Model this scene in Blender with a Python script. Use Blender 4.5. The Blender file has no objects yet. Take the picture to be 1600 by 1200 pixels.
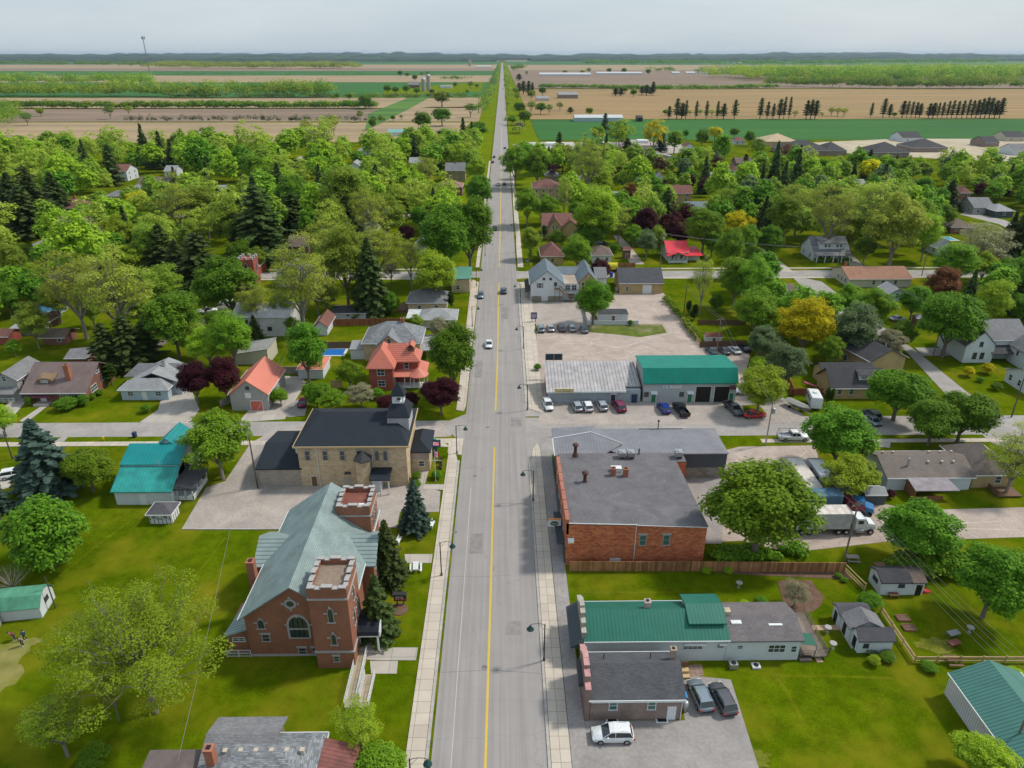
import bpy, math, random
import numpy as np
from mathutils import Vector, Matrix
random.seed(11); RNG = np.random.default_rng(11)
R = math.radians
# ------------------------------------------------------------------ camera
FP, CH = 1110.0, 68.0                      # focal length in photo pixels, height of the drone
PITCH = math.atan(515 / FP); YAW = math.atan(15 * math.cos(PITCH) / FP)
CX, CY = 2.2, 0.0
FW = (math.sin(YAW) * math.cos(PITCH), math.cos(YAW) * math.cos(PITCH), -math.sin(PITCH))
RT = (math.cos(YAW), -math.sin(YAW), 0)
UP = (math.sin(YAW) * math.sin(PITCH), math.cos(YAW) * math.sin(PITCH), math.cos(PITCH))
scene = bpy.context.scene
cd = bpy.data.cameras.new('camera'); cam = bpy.data.objects.new('camera', cd); scene.collection.objects.link(cam)
cd.sensor_width = 36; cd.sensor_fit = 'HORIZONTAL'; cd.lens = 36 * FP / 1600; cd.clip_start = 0.5; cd.clip_end = 60000
cam.location = (CX, CY, CH); cam.rotation_euler = (R(90) - PITCH, 0, -YAW)
scene.camera = cam
# ------------------------------------------------------------------ light
SUN_AZ, SUN_EL = R(72), R(50)              # azimuth clockwise from +Y
sd = bpy.data.lights.new('sun', 'SUN'); sun = bpy.data.objects.new('sun', sd); scene.collection.objects.link(sun)
sd.energy = 2.7; sd.angle = R(6); sd.color = (1.0, .94, .84)
sv = Vector((math.sin(SUN_AZ) * math.cos(SUN_EL), math.cos(SUN_AZ) * math.cos(SUN_EL), math.sin(SUN_EL)))
sun.rotation_euler = sv.to_track_quat('Z', 'Y').to_euler()
world = bpy.data.worlds.new('World'); scene.world = world; world.use_nodes = True
nt = world.node_tree; N = nt.nodes; L = nt.links
bg = N['Background']; bg.inputs[1].default_value = 0.15
sky = N.new('ShaderNodeTexSky'); sky.sky_type = 'NISHITA'; sky.sun_disc = False
sky.sun_elevation = SUN_EL; sky.sun_rotation = SUN_AZ; sky.air_density = 1.2; sky.dust_density = 2.5; sky.altitude = 250
tc = N.new('ShaderNodeTexCoord'); mp = N.new('ShaderNodeMapping'); mp.inputs['Scale'].default_value = (1.2, 1.2, 7)
nz = N.new('ShaderNodeTexNoise'); nz.inputs['Scale'].default_value = 2.2; nz.inputs['Detail'].default_value = 7; nz.inputs['Roughness'].default_value = .6
cr = N.new('ShaderNodeValToRGB'); cr.color_ramp.elements[0].position = .32; cr.color_ramp.elements[1].position = .72
cr.color_ramp.elements[0].color = (2.95, 3.55, 4.05, 1); cr.color_ramp.elements[1].color = (3.75, 4.2, 4.55, 1)
mx = N.new('ShaderNodeMix'); mx.data_type = 'RGBA'; mx.inputs[0].default_value = .82
L.new(tc.outputs['Generated'], mp.inputs[0]); L.new(mp.outputs[0], nz.inputs['Vector']); L.new(nz.outputs[0], cr.inputs[0])
L.new(sky.outputs[0], mx.inputs[6]); L.new(cr.outputs[0], mx.inputs[7]); L.new(mx.outputs[2], bg.inputs[0])
scene.view_settings.view_transform = 'Standard'; scene.view_settings.look = 'None'
scene.view_settings.exposure = 0.27; scene.view_settings.gamma = 1
scene.cycles.max_bounces = 5; scene.cycles.diffuse_bounces = 2; scene.cycles.glossy_bounces = 2
scene.cycles.transmission_bounces = 3; scene.cycles.volume_bounces = 0; scene.cycles.transparent_max_bounces = 4
scene.cycles.caustics_reflective = False; scene.cycles.caustics_refractive = False

def ray(px, py):
    a = (px - 800) / FP; b = (600 - py) / FP
    return [FW[i] + a * RT[i] + b * UP[i] for i in range(3)]
def P(px, py, z=0.0):
    """photo pixel -> point on the horizontal plane at height z"""
    d = ray(px, py); t = (z - CH) / d[2]
    return Vector((CX + d[0] * t, CY + d[1] * t, z))
def ppm(p):
    dy = (p[0] - CX) * FW[0] + (p[1] - CY) * FW[1] + (p[2] - CH) * FW[2]
    return FP / dy
# ------------------------------------------------------------------ materials
MATS = {}
def mat(name, col, rough=.85, kind=None, col2=None, s=1.0, bump=0.0, axis='x', metal=0.0, spec=.3, detail=4, amt=None, stain=.12, translucent=0):
    if name in MATS: return MATS[name]
    m = bpy.data.materials.new(name); m.use_nodes = True; MATS[name] = m
    t = m.node_tree; n = t.nodes; l = t.links; b = n['Principled BSDF']
    b.inputs['Roughness'].default_value = rough; b.inputs['Metallic'].default_value = metal
    b.inputs['Specular IOR Level'].default_value = spec
    c1 = (*col, 1); c2 = (*(col2 or [c * .75 for c in col]), 1)
    co = n.new('ShaderNodeTexCoord')
    def noise(sc, det=4, vec=None, ro=.6):
        q = n.new('ShaderNodeTexNoise'); q.inputs['Scale'].default_value = sc; q.inputs['Detail'].default_value = det; q.inputs['Roughness'].default_value = ro
        l.new(vec or co.outputs['Object'], q.inputs['Vector']); return q.outputs[0]
    def ramp(v, a, c, p0=.35, p1=.65):
        q = n.new('ShaderNodeValToRGB'); q.color_ramp.elements[0].position = p0; q.color_ramp.elements[1].position = p1
        q.color_ramp.elements[0].color = a; q.color_ramp.elements[1].color = c; l.new(v, q.inputs[0]); return q.outputs[0]
    def mult(a, v, lo, hi, p0=.3, p1=.7):
        g = ramp(v, (lo, lo, lo, 1), (hi, hi, hi, 1), p0, p1)
        q = n.new('ShaderNodeMix'); q.data_type = 'RGBA'; q.blend_type = 'MULTIPLY'; q.inputs[0].default_value = 1
        l.new(a, q.inputs[6]); l.new(g, q.inputs[7]); return q.outputs[2]
    def uv(kx=1, kz=1):
        sp = n.new('ShaderNodeSeparateXYZ'); l.new(co.outputs['Object'], sp.inputs[0])
        ad = n.new('ShaderNodeMath'); ad.operation = 'ADD'; l.new(sp.outputs[0], ad.inputs[0]); l.new(sp.outputs[1], ad.inputs[1])
        cb = n.new('ShaderNodeCombineXYZ'); l.new(ad.outputs[0], cb.inputs[0]); l.new(sp.outputs[2], cb.inputs[1])
        ma = n.new('ShaderNodeMapping'); ma.inputs['Scale'].default_value = (kx, kz, 1); l.new(cb.outputs[0], ma.inputs[0]); return ma.outputs[0]
    bumpsrc = None
    if kind is None:
        out = ramp(noise(s, detail), c2, c1)
    elif kind in ('brick', 'shingle', 'stone', 'siding', 'block', 'board'):
        q = n.new('ShaderNodeTexBrick'); bw, bh, mo = {'brick': (.24, .08, .012), 'board': (.3, 30, .015), 'shingle': (.3, .05, .006), 'stone': (.62, .3, .02), 'siding': (30, .15, .012), 'block': (.42, .2, .02)}[kind]
        q.inputs['Scale'].default_value = 1; q.inputs['Brick Width'].default_value = bw * s; q.inputs['Row Height'].default_value = bh * s
        q.inputs['Mortar Size'].default_value = mo * s; q.inputs['Bias'].default_value = 0
        q.inputs['Color1'].default_value = c1; q.inputs['Color2'].default_value = c2
        mc = {'board': [c * .35 for c in col], 'brick': [c * .9 + .03 for c in col], 'shingle': [c * .45 for c in col], 'stone': [c * .62 for c in col], 'siding': [c * .6 for c in col], 'block': [c * .7 for c in col]}[kind]
        q.inputs['Mortar'].default_value = (*(amt or mc), 1)
        l.new(uv(), q.inputs['Vector']); out = q.outputs[0]; bumpsrc = q.outputs[1]
    elif kind == 'ribs':
        sp = n.new('ShaderNodeSeparateXYZ'); l.new(co.outputs['Object'], sp.inputs[0])
        mu = n.new('ShaderNodeMath'); mu.operation = 'MULTIPLY'; mu.inputs[1].default_value = 1 / s; l.new(sp.outputs['xyz'.index(axis)], mu.inputs[0])
        fr = n.new('ShaderNodeMath'); fr.operation = 'FRACT'; l.new(mu.outputs[0], fr.inputs[0])
        q = n.new('ShaderNodeValToRGB'); e = q.color_ramp.elements; e[0].position = 0; e[0].color = c2; e[1].position = .3; e[1].color = c1
        e2 = e.new(.18); e2.color = c2; l.new(fr.outputs[0], q.inputs[0]); out = q.outputs[0]; bumpsrc = fr.outputs[0]
    elif kind == 'road':
        ma = n.new('ShaderNodeMapping'); ma.inputs['Scale'].default_value = (1.1, .018, 1); l.new(co.outputs['Object'], ma.inputs[0])
        out = ramp(noise(1.6, 6, ma.outputs[0]), c2, c1, .3, .7)
        out = mult(out, noise(.25, 6), .93, 1.04)
        v = n.new('ShaderNodeTexVoronoi'); v.feature = 'DISTANCE_TO_EDGE'; v.inputs['Scale'].default_value = .09
        mv = n.new('ShaderNodeMapping'); mv.inputs['Scale'].default_value = (.6, 1.6, 1); l.new(co.outputs['Object'], mv.inputs[0])
        nn = n.new('ShaderNodeTexNoise'); nn.inputs['Scale'].default_value = .8; l.new(co.outputs['Object'], nn.inputs['Vector'])
        av = n.new('ShaderNodeVectorMath'); av.operation = 'ADD'; l.new(mv.outputs[0], av.inputs[0]); l.new(nn.outputs[1], av.inputs[1])
        l.new(av.outputs[0], v.inputs['Vector']); out = mult(out, v.outputs['Distance'], .8, 1, 0, .004)
    elif kind == 'slab':      # concrete flags: joints across
        q = n.new('ShaderNodeTexBrick'); q.offset = 0; q.inputs['Scale'].default_value = 1; q.inputs['Brick Width'].default_value = s; q.inputs['Row Height'].default_value = s
        q.inputs['Mortar Size'].default_value = .03; q.inputs['Color1'].default_value = c1; q.inputs['Color2'].default_value = c2
        q.inputs['Mortar'].default_value = (*[c * .45 for c in col], 1); l.new(co.outputs['Object'], q.inputs['Vector']); out = q.outputs[0]
    elif kind == 'grass':
        b.inputs['Specular IOR Level'].default_value = 0
        a = ramp(noise(.05, 6, ro=.65), c2, c1, .36, .64)
        a = mult(a, noise(.5, 6, ro=.7), .7, 1.25, .32, .68); a = mult(a, noise(5, 4, ro=.75), .6, 1.32, .3, .7)
        y = noise(.11, 5); q = n.new('ShaderNodeMix'); q.data_type = 'RGBA'; g = ramp(y, (0, 0, 0, 1), (.85, .85, .85, 1), .47, .72)
        l.new(g, q.inputs[0]); l.new(a, q.inputs[6]); q.inputs[7].default_value = (*(amt or (.19, .175, .01)), 1); out = q.outputs[2]
    elif kind == 'field':
        ma = n.new('ShaderNodeMapping'); ma.inputs['Scale'].default_value = (.25, 1.6, 1); l.new(co.outputs['Object'], ma.inputs[0])
        out = ramp(noise(.012 * s, 8, ma.outputs[0], .65), c2, c1, .38, .62); out = mult(out, noise(.02, 6, ma.outputs[0]), .84, 1.1)
        out = mult(out, noise(.1, 4), .93, 1.05)
    elif kind == 'gravel':
        ng = noise(.12 * s, 9, ro=.7); ng.node.inputs['Distortion'].default_value = 1.4; out = ramp(ng, c2, c1, .34, .66); out = mult(out, noise(2.5, 4), .85, 1.1)
    if kind in ('brick', 'shingle', 'stone', 'block', 'siding', 'ribs', 'board') and stain: out = mult(out, noise(.45, 5), 1 - stain * 1.6, 1 + stain * .8)
    if kind in (None, 'gravel', 'slab') and stain: out = mult(out, noise(.3, 5), 1 - stain, 1 + stain * .4)
    l.new(out, b.inputs['Base Color'])
    if bump and bumpsrc is None: bumpsrc = noise(8, 4)
    if bump:
        bp = n.new('ShaderNodeBump'); bp.inputs['Strength'].default_value = bump; bp.inputs['Distance'].default_value = .05
        l.new(bumpsrc, bp.inputs['Height']); l.new(bp.outputs[0], b.inputs['Normal'])
    return m
def plain(name, col, rough=.6, metal=0, spec=.4, emit=None):
    if name in MATS: return MATS[name]
    m = bpy.data.materials.new(name); m.use_nodes = True; MATS[name] = m
    n = m.node_tree.nodes; l = m.node_tree.links; b = n['Principled BSDF']
    q = n.new('ShaderNodeTexNoise'); q.inputs['Scale'].default_value = 3; co = n.new('ShaderNodeTexCoord'); l.new(co.outputs['Object'], q.inputs['Vector'])
    r = n.new('ShaderNodeValToRGB'); r.color_ramp.elements[0].color = (*[c * .88 for c in col], 1); r.color_ramp.elements[1].color = (*col, 1)
    r.color_ramp.elements[0].position = .3; r.color_ramp.elements[1].position = .6; l.new(q.outputs[0], r.inputs[0]); l.new(r.outputs[0], b.inputs['Base Color'])
    b.inputs['Roughness'].default_value = rough; b.inputs['Metallic'].default_value = metal; b.inputs['Specular IOR Level'].default_value = spec
    if emit: b.inputs['Emission Color'].default_value = (*col, 1); b.inputs['Emission Strength'].default_value = emit
    return m
def leafmat(name, a, b_, tr=.42):
    if name in MATS: return MATS[name]
    m = bpy.data.materials.new(name); m.use_nodes = True; MATS[name] = m
    n = m.node_tree.nodes; l = m.node_tree.links; n.clear()
    out = n.new('ShaderNodeOutputMaterial'); ge = n.new('ShaderNodeNewGeometry'); oi = n.new('ShaderNodeObjectInfo'); co = n.new('ShaderNodeTexCoord')
    nz = n.new('ShaderNodeTexNoise'); nz.inputs['Scale'].default_value = .45; nz.inputs['Detail'].default_value = 2; l.new(co.outputs['Object'], nz.inputs['Vector'])
    ad = n.new('ShaderNodeMath'); ad.operation = 'MULTIPLY_ADD'; ad.inputs[1].default_value = .5; l.new(ge.outputs['Random Per Island'], ad.inputs[0]); 
    m2 = n.new('ShaderNodeMath'); m2.operation = 'MULTIPLY'; m2.inputs[1].default_value = .5; l.new(nz.outputs[0], m2.inputs[0]); l.new(m2.outputs[0], ad.inputs[2])
    r = n.new('ShaderNodeValToRGB'); e = r.color_ramp.elements; e[0].position = .25; e[0].color = (*a, 1); e[1].position = .75; e[1].color = (*b_, 1); l.new(ad.outputs[0], r.inputs[0])
    hs = n.new('ShaderNodeHueSaturation'); mr = n.new('ShaderNodeMapRange'); mr.inputs[3].default_value = .8; mr.inputs[4].default_value = 1.2
    l.new(oi.outputs['Random'], mr.inputs[0]); l.new(mr.outputs[0], hs.inputs['Value']); l.new(r.outputs[0], hs.inputs['Color'])
    mh = n.new('ShaderNodeMapRange'); mh.inputs[3].default_value = .488; mh.inputs[4].default_value = .512; l.new(oi.outputs['Random'], mh.inputs[0]); l.new(mh.outputs[0], hs.inputs['Hue'])
    d = n.new('ShaderNodeBsdfPrincipled'); d.inputs['Roughness'].default_value = .6; d.inputs['Specular IOR Level'].default_value = .1
    t = n.new('ShaderNodeBsdfTranslucent'); mix = n.new('ShaderNodeMixShader'); mix.inputs[0].default_value = tr
    l.new(hs.outputs[0], d.inputs['Base Color']); l.new(hs.outputs[0], t.inputs[0]); l.new(d.outputs[0], mix.inputs[1]); l.new(t.outputs[0], mix.inputs[2]); l.new(mix.outputs[0], out.inputs[0])
    return m
LAWN = ((.098, .140, .0025), (.060, .102, .0015))
# ------------------------------------------------------------------ mesh helpers
class MB:
    def __init__(s): s.v = []; s.f = []; s.m = []; s.p = []
    def mark(s): s.p.append((len(s.v), len(s.f)))
    def poly(s, pts, mi=0):
        b = len(s.v); s.v += [tuple(p) for p in pts]; s.f.append(tuple(range(b, b + len(pts)))); s.m.append(mi)
    def box(s, x0, x1, y0, y1, z0, z1, mi=0):
        s.mark(); b = len(s.v); s.v += [(x, y, z) for z in (z0, z1) for x, y in ((x0, y0), (x1, y0), (x1, y1), (x0, y1))]
        for f in ((3, 2, 1, 0), (4, 5, 6, 7), (0, 1, 5, 4), (1, 2, 6, 5), (2, 3, 7, 6), (3, 0, 4, 7)): s.f.append(tuple(b + i for i in f)); s.m.append(mi)
    def obox(s, c, d, w, z0, z1, mi=0):
        """box about segment c->d (2D), width w"""
        c = Vector(c[:2]); d = Vector(d[:2]); n = (d - c).normalized(); n = Vector((-n.y, n.x)) * w / 2
        pts = [c + n, c - n, d - n, d + n]; s.prism([(p.x, p.y) for p in pts], z0, z1, mi)
    def prism(s, pts, z0, z1, mi=0):
        a = sum(pts[i][0] * pts[(i + 1) % len(pts)][1] - pts[(i + 1) % len(pts)][0] * pts[i][1] for i in range(len(pts)))
        if a < 0: pts = pts[::-1]
        b = len(s.v); n = len(pts); s.v += [(p[0], p[1], z0) for p in pts] + [(p[0], p[1], z1) for p in pts]
        s.f.append(tuple(b + i for i in reversed(range(n)))); s.m.append(mi); s.f.append(tuple(b + n + i for i in range(n))); s.m.append(mi)
        for i in range(n): j = (i + 1) % n; s.f.append((b + i, b + j, b + n + j, b + n + i)); s.m.append(mi)
    def loft(s, rings, mi=0, close=True):
        s.mark(); n = len(rings[0]); b = len(s.v)
        for r in rings: s.v += [tuple(p) for p in r]
        for k in range(len(rings) - 1):
            for i in range(n): j = (i + 1) % n; s.f.append((b + k * n + i, b + k * n + j, b + (k + 1) * n + j, b + (k + 1) * n + i)); s.m.append(mi)
        if close:
            s.f.append(tuple(b + i for i in reversed(range(n)))); s.m.append(mi); e = b + (len(rings) - 1) * n; s.f.append(tuple(e + i for i in range(n))); s.m.append(mi)
    def tube(s, p0, p1, r0, r1=None, n=8, mi=0):
        r1 = r0 if r1 is None else r1; p0 = Vector(p0); p1 = Vector(p1); d = (p1 - p0)
        if d.length < 1e-6: return
        d.normalize(); u = d.cross(Vector((0, 0, 1)) if abs(d.z) < .9 else Vector((1, 0, 0))).normalized(); w = d.cross(u)
        s.loft([[p + (u * math.cos(2 * math.pi * i / n) + w * math.sin(2 * math.pi * i / n)) * r for i in range(n)] for p, r in ((p0, r0), (p1, r1))], mi)
    def lathe(s, prof, c=(0, 0, 0), n=14, mi=0):
        s.loft([[(c[0] + r * math.cos(2 * math.pi * i / n), c[1] + r * math.sin(2 * math.pi * i / n), c[2] + z) for i in range(n)] for r, z in prof], mi)
    def slab(s, faces, t, mi=0):
        """roof skin with thickness t below; faces = lists of 3D points, edges shared by equal coordinates"""
        key = {}; V = []
        def idx(p):
            k = tuple(round(c, 3) for c in p)
            if k not in key: key[k] = len(V); V.append(tuple(p))
            return key[k]
        F = [[idx(p) for p in f] for f in faces]; b = len(s.v); n = len(V)
        s.v += V + [(x, y, z - t) for x, y, z in V]; E = {}
        for f in F:
            s.f.append(tuple(b + i for i in f)); s.m.append(mi); s.f.append(tuple(b + n + i for i in reversed(f))); s.m.append(mi)
            for i in range(len(f)): E[(f[i], f[(i + 1) % len(f)])] = 1
        for (i, j) in E:
            if (j, i) not in E: s.f.append((b + i, b + n + i, b + n + j, b + j)); s.m.append(mi)
    def mesh(s, name, mats, smooth=False):
        me = bpy.data.meshes.new(name); me.from_pydata(s.v, [], s.f)
        for m in (mats if isinstance(mats, (list, tuple)) else [mats]): me.materials.append(m)
        me.polygons.foreach_set('material_index', s.m)
        if smooth: me.polygons.foreach_set('use_smooth', [True] * len(s.f))
        me.update(); return me
SPLIT = {'gutter', 'window_well', 'stone_band', 'downpipe', 'porch_post', 'shutters', 'window_awning', 'veranda_post', 'vent_pipe', 'skylight', 'roof_trim', 'bracket', 'handles', 'legs', 'section_post', 'stone_base', 'fan', 'wheels'}
def obj(name, me, parent=None, loc=None):
    if isinstance(me, tuple) and name in SPLIT and len(me[0].p) > 1:
        b = me[0]; P_ = b.p + [(len(b.v), len(b.f))]
        for (v0, f0), (v1, f1) in zip(P_, P_[1:]):
            q = MB(); q.v = b.v[v0:v1]; q.f = [tuple(i - v0 for i in f) for f in b.f[f0:f1]]; q.m = b.m[f0:f1]; o = obj({'legs': 'leg', 'wheels': 'wheel', 'shutters': 'shutter', 'handles': 'handle'}.get(name, name) if name not in ('legs',) else 'leg', q.mesh(name, me[1]), parent, loc)
        return o
    if isinstance(me, tuple): me = me[0].mesh(name, me[1], me[2] if len(me) > 2 else False)
    o = bpy.data.objects.new(name, me); scene.collection.objects.link(o)
    if parent: o.parent = parent
    if loc is not None: o.location = loc
    return o
def tag(o, label, cat, group=None):
    o['label'] = label; o['category'] = cat
    if group: o['group'] = group
    return o
def thing(name, label, cat, loc=(0, 0, 0), rz=0, group=None):
    o = bpy.data.objects.new(name, None); scene.collection.objects.link(o); o.location = loc; o.rotation_euler = (0, 0, rz); o.empty_display_size = .5
    return tag(o, label, cat, group)
def struct(name, me, label=None):
    o = obj(name, me); o['kind'] = 'structure'
    if label: o['label'] = label; 
    return o
def dup(o, parent=None):
    c = o.copy(); scene.collection.objects.link(c)
    if parent: c.parent = parent
    for ch in list(o.children): dup(ch, c)
    return c
def sheet(name, pts, z, m, px=True, label=None):
    q = [P(*p)[:2] if px else p for p in pts]
    a = sum(q[i][0] * q[(i + 1) % len(q)][1] - q[(i + 1) % len(q)][0] * q[i][1] for i in range(len(q)))
    if a < 0: q = q[::-1]
    b = MB(); b.poly([(p[0], p[1], z) for p in q])
    me = b.mesh(name, m)
    if len(q) > 4:
        import bmesh; bm = bmesh.new(); bm.from_mesh(me); bmesh.ops.triangulate(bm, faces=bm.faces[:]); bm.to_mesh(me); bm.free()
    return struct(name, me, label)
def strip(name, pts, w, z, m, px=True):
    q = [Vector(P(*p)[:2]) if px else Vector(p) for p in pts]; b = MB()
    for i in range(len(q) - 1):
        d = (q[i + 1] - q[i]).normalized(); n = Vector((-d.y, d.x)) * w / 2; a, c = q[i] - d * w * .15, q[i + 1] + d * w * .15; b.poly([(p.x, p.y, z + .002 * (i % 3)) for p in (a - n, c - n, c + n, a + n)])
    return struct(name, (b, m))
def blob(name, px, py, rx, ry, z, m, seed=0):
    c = P(px, py); q = random.Random(seed); pts = []
    for i in range(26): a = 2 * math.pi * i / 26; f = 1 + q.uniform(-.22, .22); pts.append((c.x + rx * f * math.cos(a), c.y + ry * f * math.sin(a)))
    return sheet(name, pts, z, m, px=False)
def kerb(name, pts, w, z0, z1, m, px=True):
    q = [Vector(P(*p)[:2]) if px else Vector(p) for p in pts]; b = MB()
    for i in range(len(q) - 1): b.obox(q[i], q[i + 1], w, z0, z1 - .001 * (i % 2))
    return struct(name, (b, m))
# ------------------------------------------------------------------ ground, roads, fields
GRASS = mat('grass', LAWN[0], .95, 'grass', LAWN[1]); LIMEG = mat('verge_grass', (.14, .20, .004), .95, 'grass', (.1, .16, .003))
ASPH = mat('asphalt_road', (.325, .30, .287), .9, 'road', (.25, .232, .222)); SIDE = mat('street_asphalt', (.38, .35, .33), .92, 'gravel', (.29, .27, .255))
DARKA = mat('dark_asphalt', (.34, .315, .30), .92, 'gravel', (.265, .245, .235)); LOT = mat('lot_paving', (.44, .385, .34), .93, 'gravel', (.31, .275, .25), bump=.2)
GRAV = mat('gravel', (.49, .40, .345), .95, 'gravel', (.34, .275, .235), bump=.3); CONC = mat('concrete_flags', (.54, .475, .395), .9, 'slab', (.47, .41, .345), s=1.6)
CURB = mat('kerb_concrete', (.45, .42, .385), .9); DRIVE = mat('drive_concrete', (.45, .41, .36), .9, 'slab', (.4, .36, .32), s=3)
DIRT = mat('bare_earth', (.52, .45, .33), .95, 'gravel', (.36, .3, .2), s=.4); SOIL = mat('garden_soil', (.2, .12, .085), .95, 'gravel', (.11, .07, .045), s=3)
TANF = mat('tan_field', (.36, .26, .145), .95, 'field', (.27, .2, .115)); BRNF = mat('brown_field', (.25, .175, .12), .95, 'field', (.18, .13, .09))
OCHF = mat('ochre_field', (.33, .21, .085), .95, 'field', (.24, .165, .065)); GRNF = mat('crop_green', (.024, .135, .010), .95, 'field', (.017, .10, .008)); LGRF = mat('pasture_green', (.09, .19, .015), .95, 'field', (.05, .13, .02))
YEL = plain('yellow_paint', (.6, .42, .04), .7); WHT = plain('white_paint', (.6, .6, .58), .7)
b = MB(); b.poly([(-22000, -300, 0), (22000, -300, 0), (22000, 30000, 0), (-22000, 30000, 0)]); struct('ground', (b, GRASS))
def fy(py): return P(785, py).y
def field(x0, x1, p0, p1, m, z=.05, sl=0, sr=0):
    y1, y0 = fy(p0), fy(p1); sheet('field', [(x0, y0), (x1, y0), (x1 + sr, y1), (x0 + sl, y1)], z, m, px=False)
LX = -34; BIG = 9000
for p0, p1, m, xr, z in ((87.6, 90.5, TANF, LX, 4), (90.5, 92, LGRF, LX, 3), (92, 94, TANF, LX, 2), (94, 96, BRNF, LX, 1.5), (96, 101, GRNF, LX, 1), (101, 107, TANF, LX, .8), (107, 111, BRNF, LX, .5), (111, 118, GRNF, LX, .4), (118, 128.5, TANF, LX, .3), (128.5, 151.5, GRNF, LX, .2), (152.5, 168.5, TANF, LX, .1), (170, 189.5, BRNF, -95, .08)):
    field(-BIG if p0 < 110 else -2500, xr, p0, p1, m, z)
sheet('field', [(-200, 191.5), (600, 191.5), (735, 191.5), (720, 207), (560, 222), (-200, 224)], .08, TANF)
sheet('field', [(592, 171), (665, 168), (755, 166), (748, 190), (595, 190)], .1, TANF)
sheet('meadow', [(570, 205), (640, 170), (672, 152), (640, 152), (575, 178)], .14, LGRF)
sheet('meadow', [(600, 140), (755, 128), (752, 143), (600, 150)], .25, LIMEG)
RX = 34
for p0, p1, m, z in ((87.6, 90.5, BRNF, 4), (90.5, 92.5, LGRF, 3), (92.5, 96, TANF, 2), (96, 101.5, GRNF, 1.2), (101.5, 110, TANF, .8), (110, 138.5, BRNF, .4), (139.5, 186.5, OCHF, .15), (187, 219, GRNF, .06)):
    field(RX, BIG if p0 < 105 else 2500, p0, p1, m, z)
sheet('field', [(1380, 97), (1700, 95), (1700, 102), (1300, 103)], 1.4, LGRF)
for a, c in ((-33, -7), (7.5, 33)): sheet('verge', [(a, 330), (c, 330), (c, 7000), (a, 7000)], .03, LIMEG, px=False)
sheet('building_site', [(1285, 233), (1240, 224), (1400, 217), (1700, 217), (1700, 262), (1560, 252), (1460, 248), (1330, 240)], .1, DIRT)
sheet('school_grounds', [(800, 226), (1060, 222), (1080, 238), (980, 245), (835, 240)], .1, LOT)
# side streets (lower layer) then the main road above them
sheet('side_street', [(-260, 122.9), (-8, 122.9), (-5.7, 119), (0, 118), (0, 133), (-5.6, 132), (-9, 128.9), (-260, 128.7)], .02, SIDE, px=False)
sheet('side_street', [(0, 117), (6.6, 118), (9, 121.3), (12, 122), (330, 121), (330, 129.3), (0, 130)], .02, SIDE, px=False)
sheet('cross_street', [(-300, 231.5), (-5, 231.5), (0, 228), (9, 230.5), (330, 231.5), (330, 239), (8, 239), (0, 243), (-6, 239), (-300, 239)], .02, SIDE, px=False)
sheet('cross_street', [(-320, 330), (-4, 330), (-4, 337), (-320, 337)], .02, SIDE, px=False)
sheet('east_street', [(1235, 430), (1284, 440), (1310, 460), (1436, 552), (1500, 604), (1610, 690), (1640, 730), (1545, 690), (1485, 624), (1412, 545), (1297, 492)], .03, SIDE)
sheet('lane', [(1430, 543), (1510, 545), (1512, 556), (1440, 556)], .035, SIDE)
sheet('far_street', [(1500, 335), (1560, 350), (1640, 385), (1640, 372), (1570, 344), (1510, 330)], .03, SIDE)
b = MB(); X0, X1 = -5.75, 6.6
ys = [-60, 60, 140, 240, 400, 700, 1500, 3000, 7200]
for i in range(len(ys) - 1): b.poly([(X0, ys[i], .04), (X1, ys[i], .04), (X1, ys[i + 1], .04), (X0, ys[i + 1], .04)])
struct('road', (b, ASPH))
def stripe(name, pts, w, m, z=.046):
    b = MB()
    for (x0, y0), (x1, y1) in zip(pts, pts[1:]): b.poly([(x0 - w / 2, y0, z), (x0 + w / 2, y0, z), (x1 + w / 2, y1, z), (x1 - w / 2, y1, z)])
    struct(name, (b, m))
stripe('centre_line', [(-.05, 40), (.2, 80), (.3, 118)], .26, YEL); stripe('centre_line', [(.35, 133), (.6, 160), (.7, 226)], .3, YEL); stripe('centre_line', [(.75, 245), (.9, 320), (1.1, 800)], .34, YEL)
stripe('lane_line', [(-3.6, 40), (-3.6, 104)], .07, plain('faded_white', (.5, .49, .47), .8))
# kerbs, sidewalks
def walk(name, pts, m, z=.13): return struct(name, ((lambda b: (b.prism([(p[0], p[1]) for p in pts], 0.0, z), b)[1])(MB()), m))
walk('sidewalk', [(-8.8, -30), (-6.45, -30), (-6.45, 113), (-7.2, 117), (-9.5, 119.6), (-12.5, 119.8), (-12.5, 118.2), (-8.3, 118)], CONC)
walk('kerb', [(-6.4, -30), (-6.05, -30), (-6.05, 113), (-6.4, 113)], CURB, .145)
walk('sidewalk', [(-7.9, 133.5), (-6.3, 133), (-5.95, 136), (-5.95, 226), (-8, 229), (-8.4, 227)], CONC)
walk('sidewalk', [(-120, 119.3), (-13, 119.3), (-13, 120.9), (-120, 120.9)], CONC, .06)
walk('sidewalk', [(7.0, -30), (9.3, -30), (9.0, 100), (9.0, 117), (8.4, 119.2), (7.6, 117), (7.0, 112)], CONC)
walk('kerb', [(6.62, -30), (6.95, -30), (6.95, 112), (6.62, 112)], CURB, .145)
walk('asphalt_footway', [(9.35, -30), (11.0, -30), (11.0, 119), (9.05, 119)], DARKA, .12)
walk('sidewalk', [(7.4, 134), (9.8, 132), (10.6, 132), (10.6, 160), (11, 226), (7.4, 226)], CONC)
walk('kerb', [(6.65, 137), (7.3, 137), (7.3, 226), (6.65, 226)], CURB, .145)
for a, c in ((-7.6, -6.3), (7.2, 9.2)): walk('sidewalk', [(a, 244), (c, 244), (c, 520), (a, 520)], CONC, .1)
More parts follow.
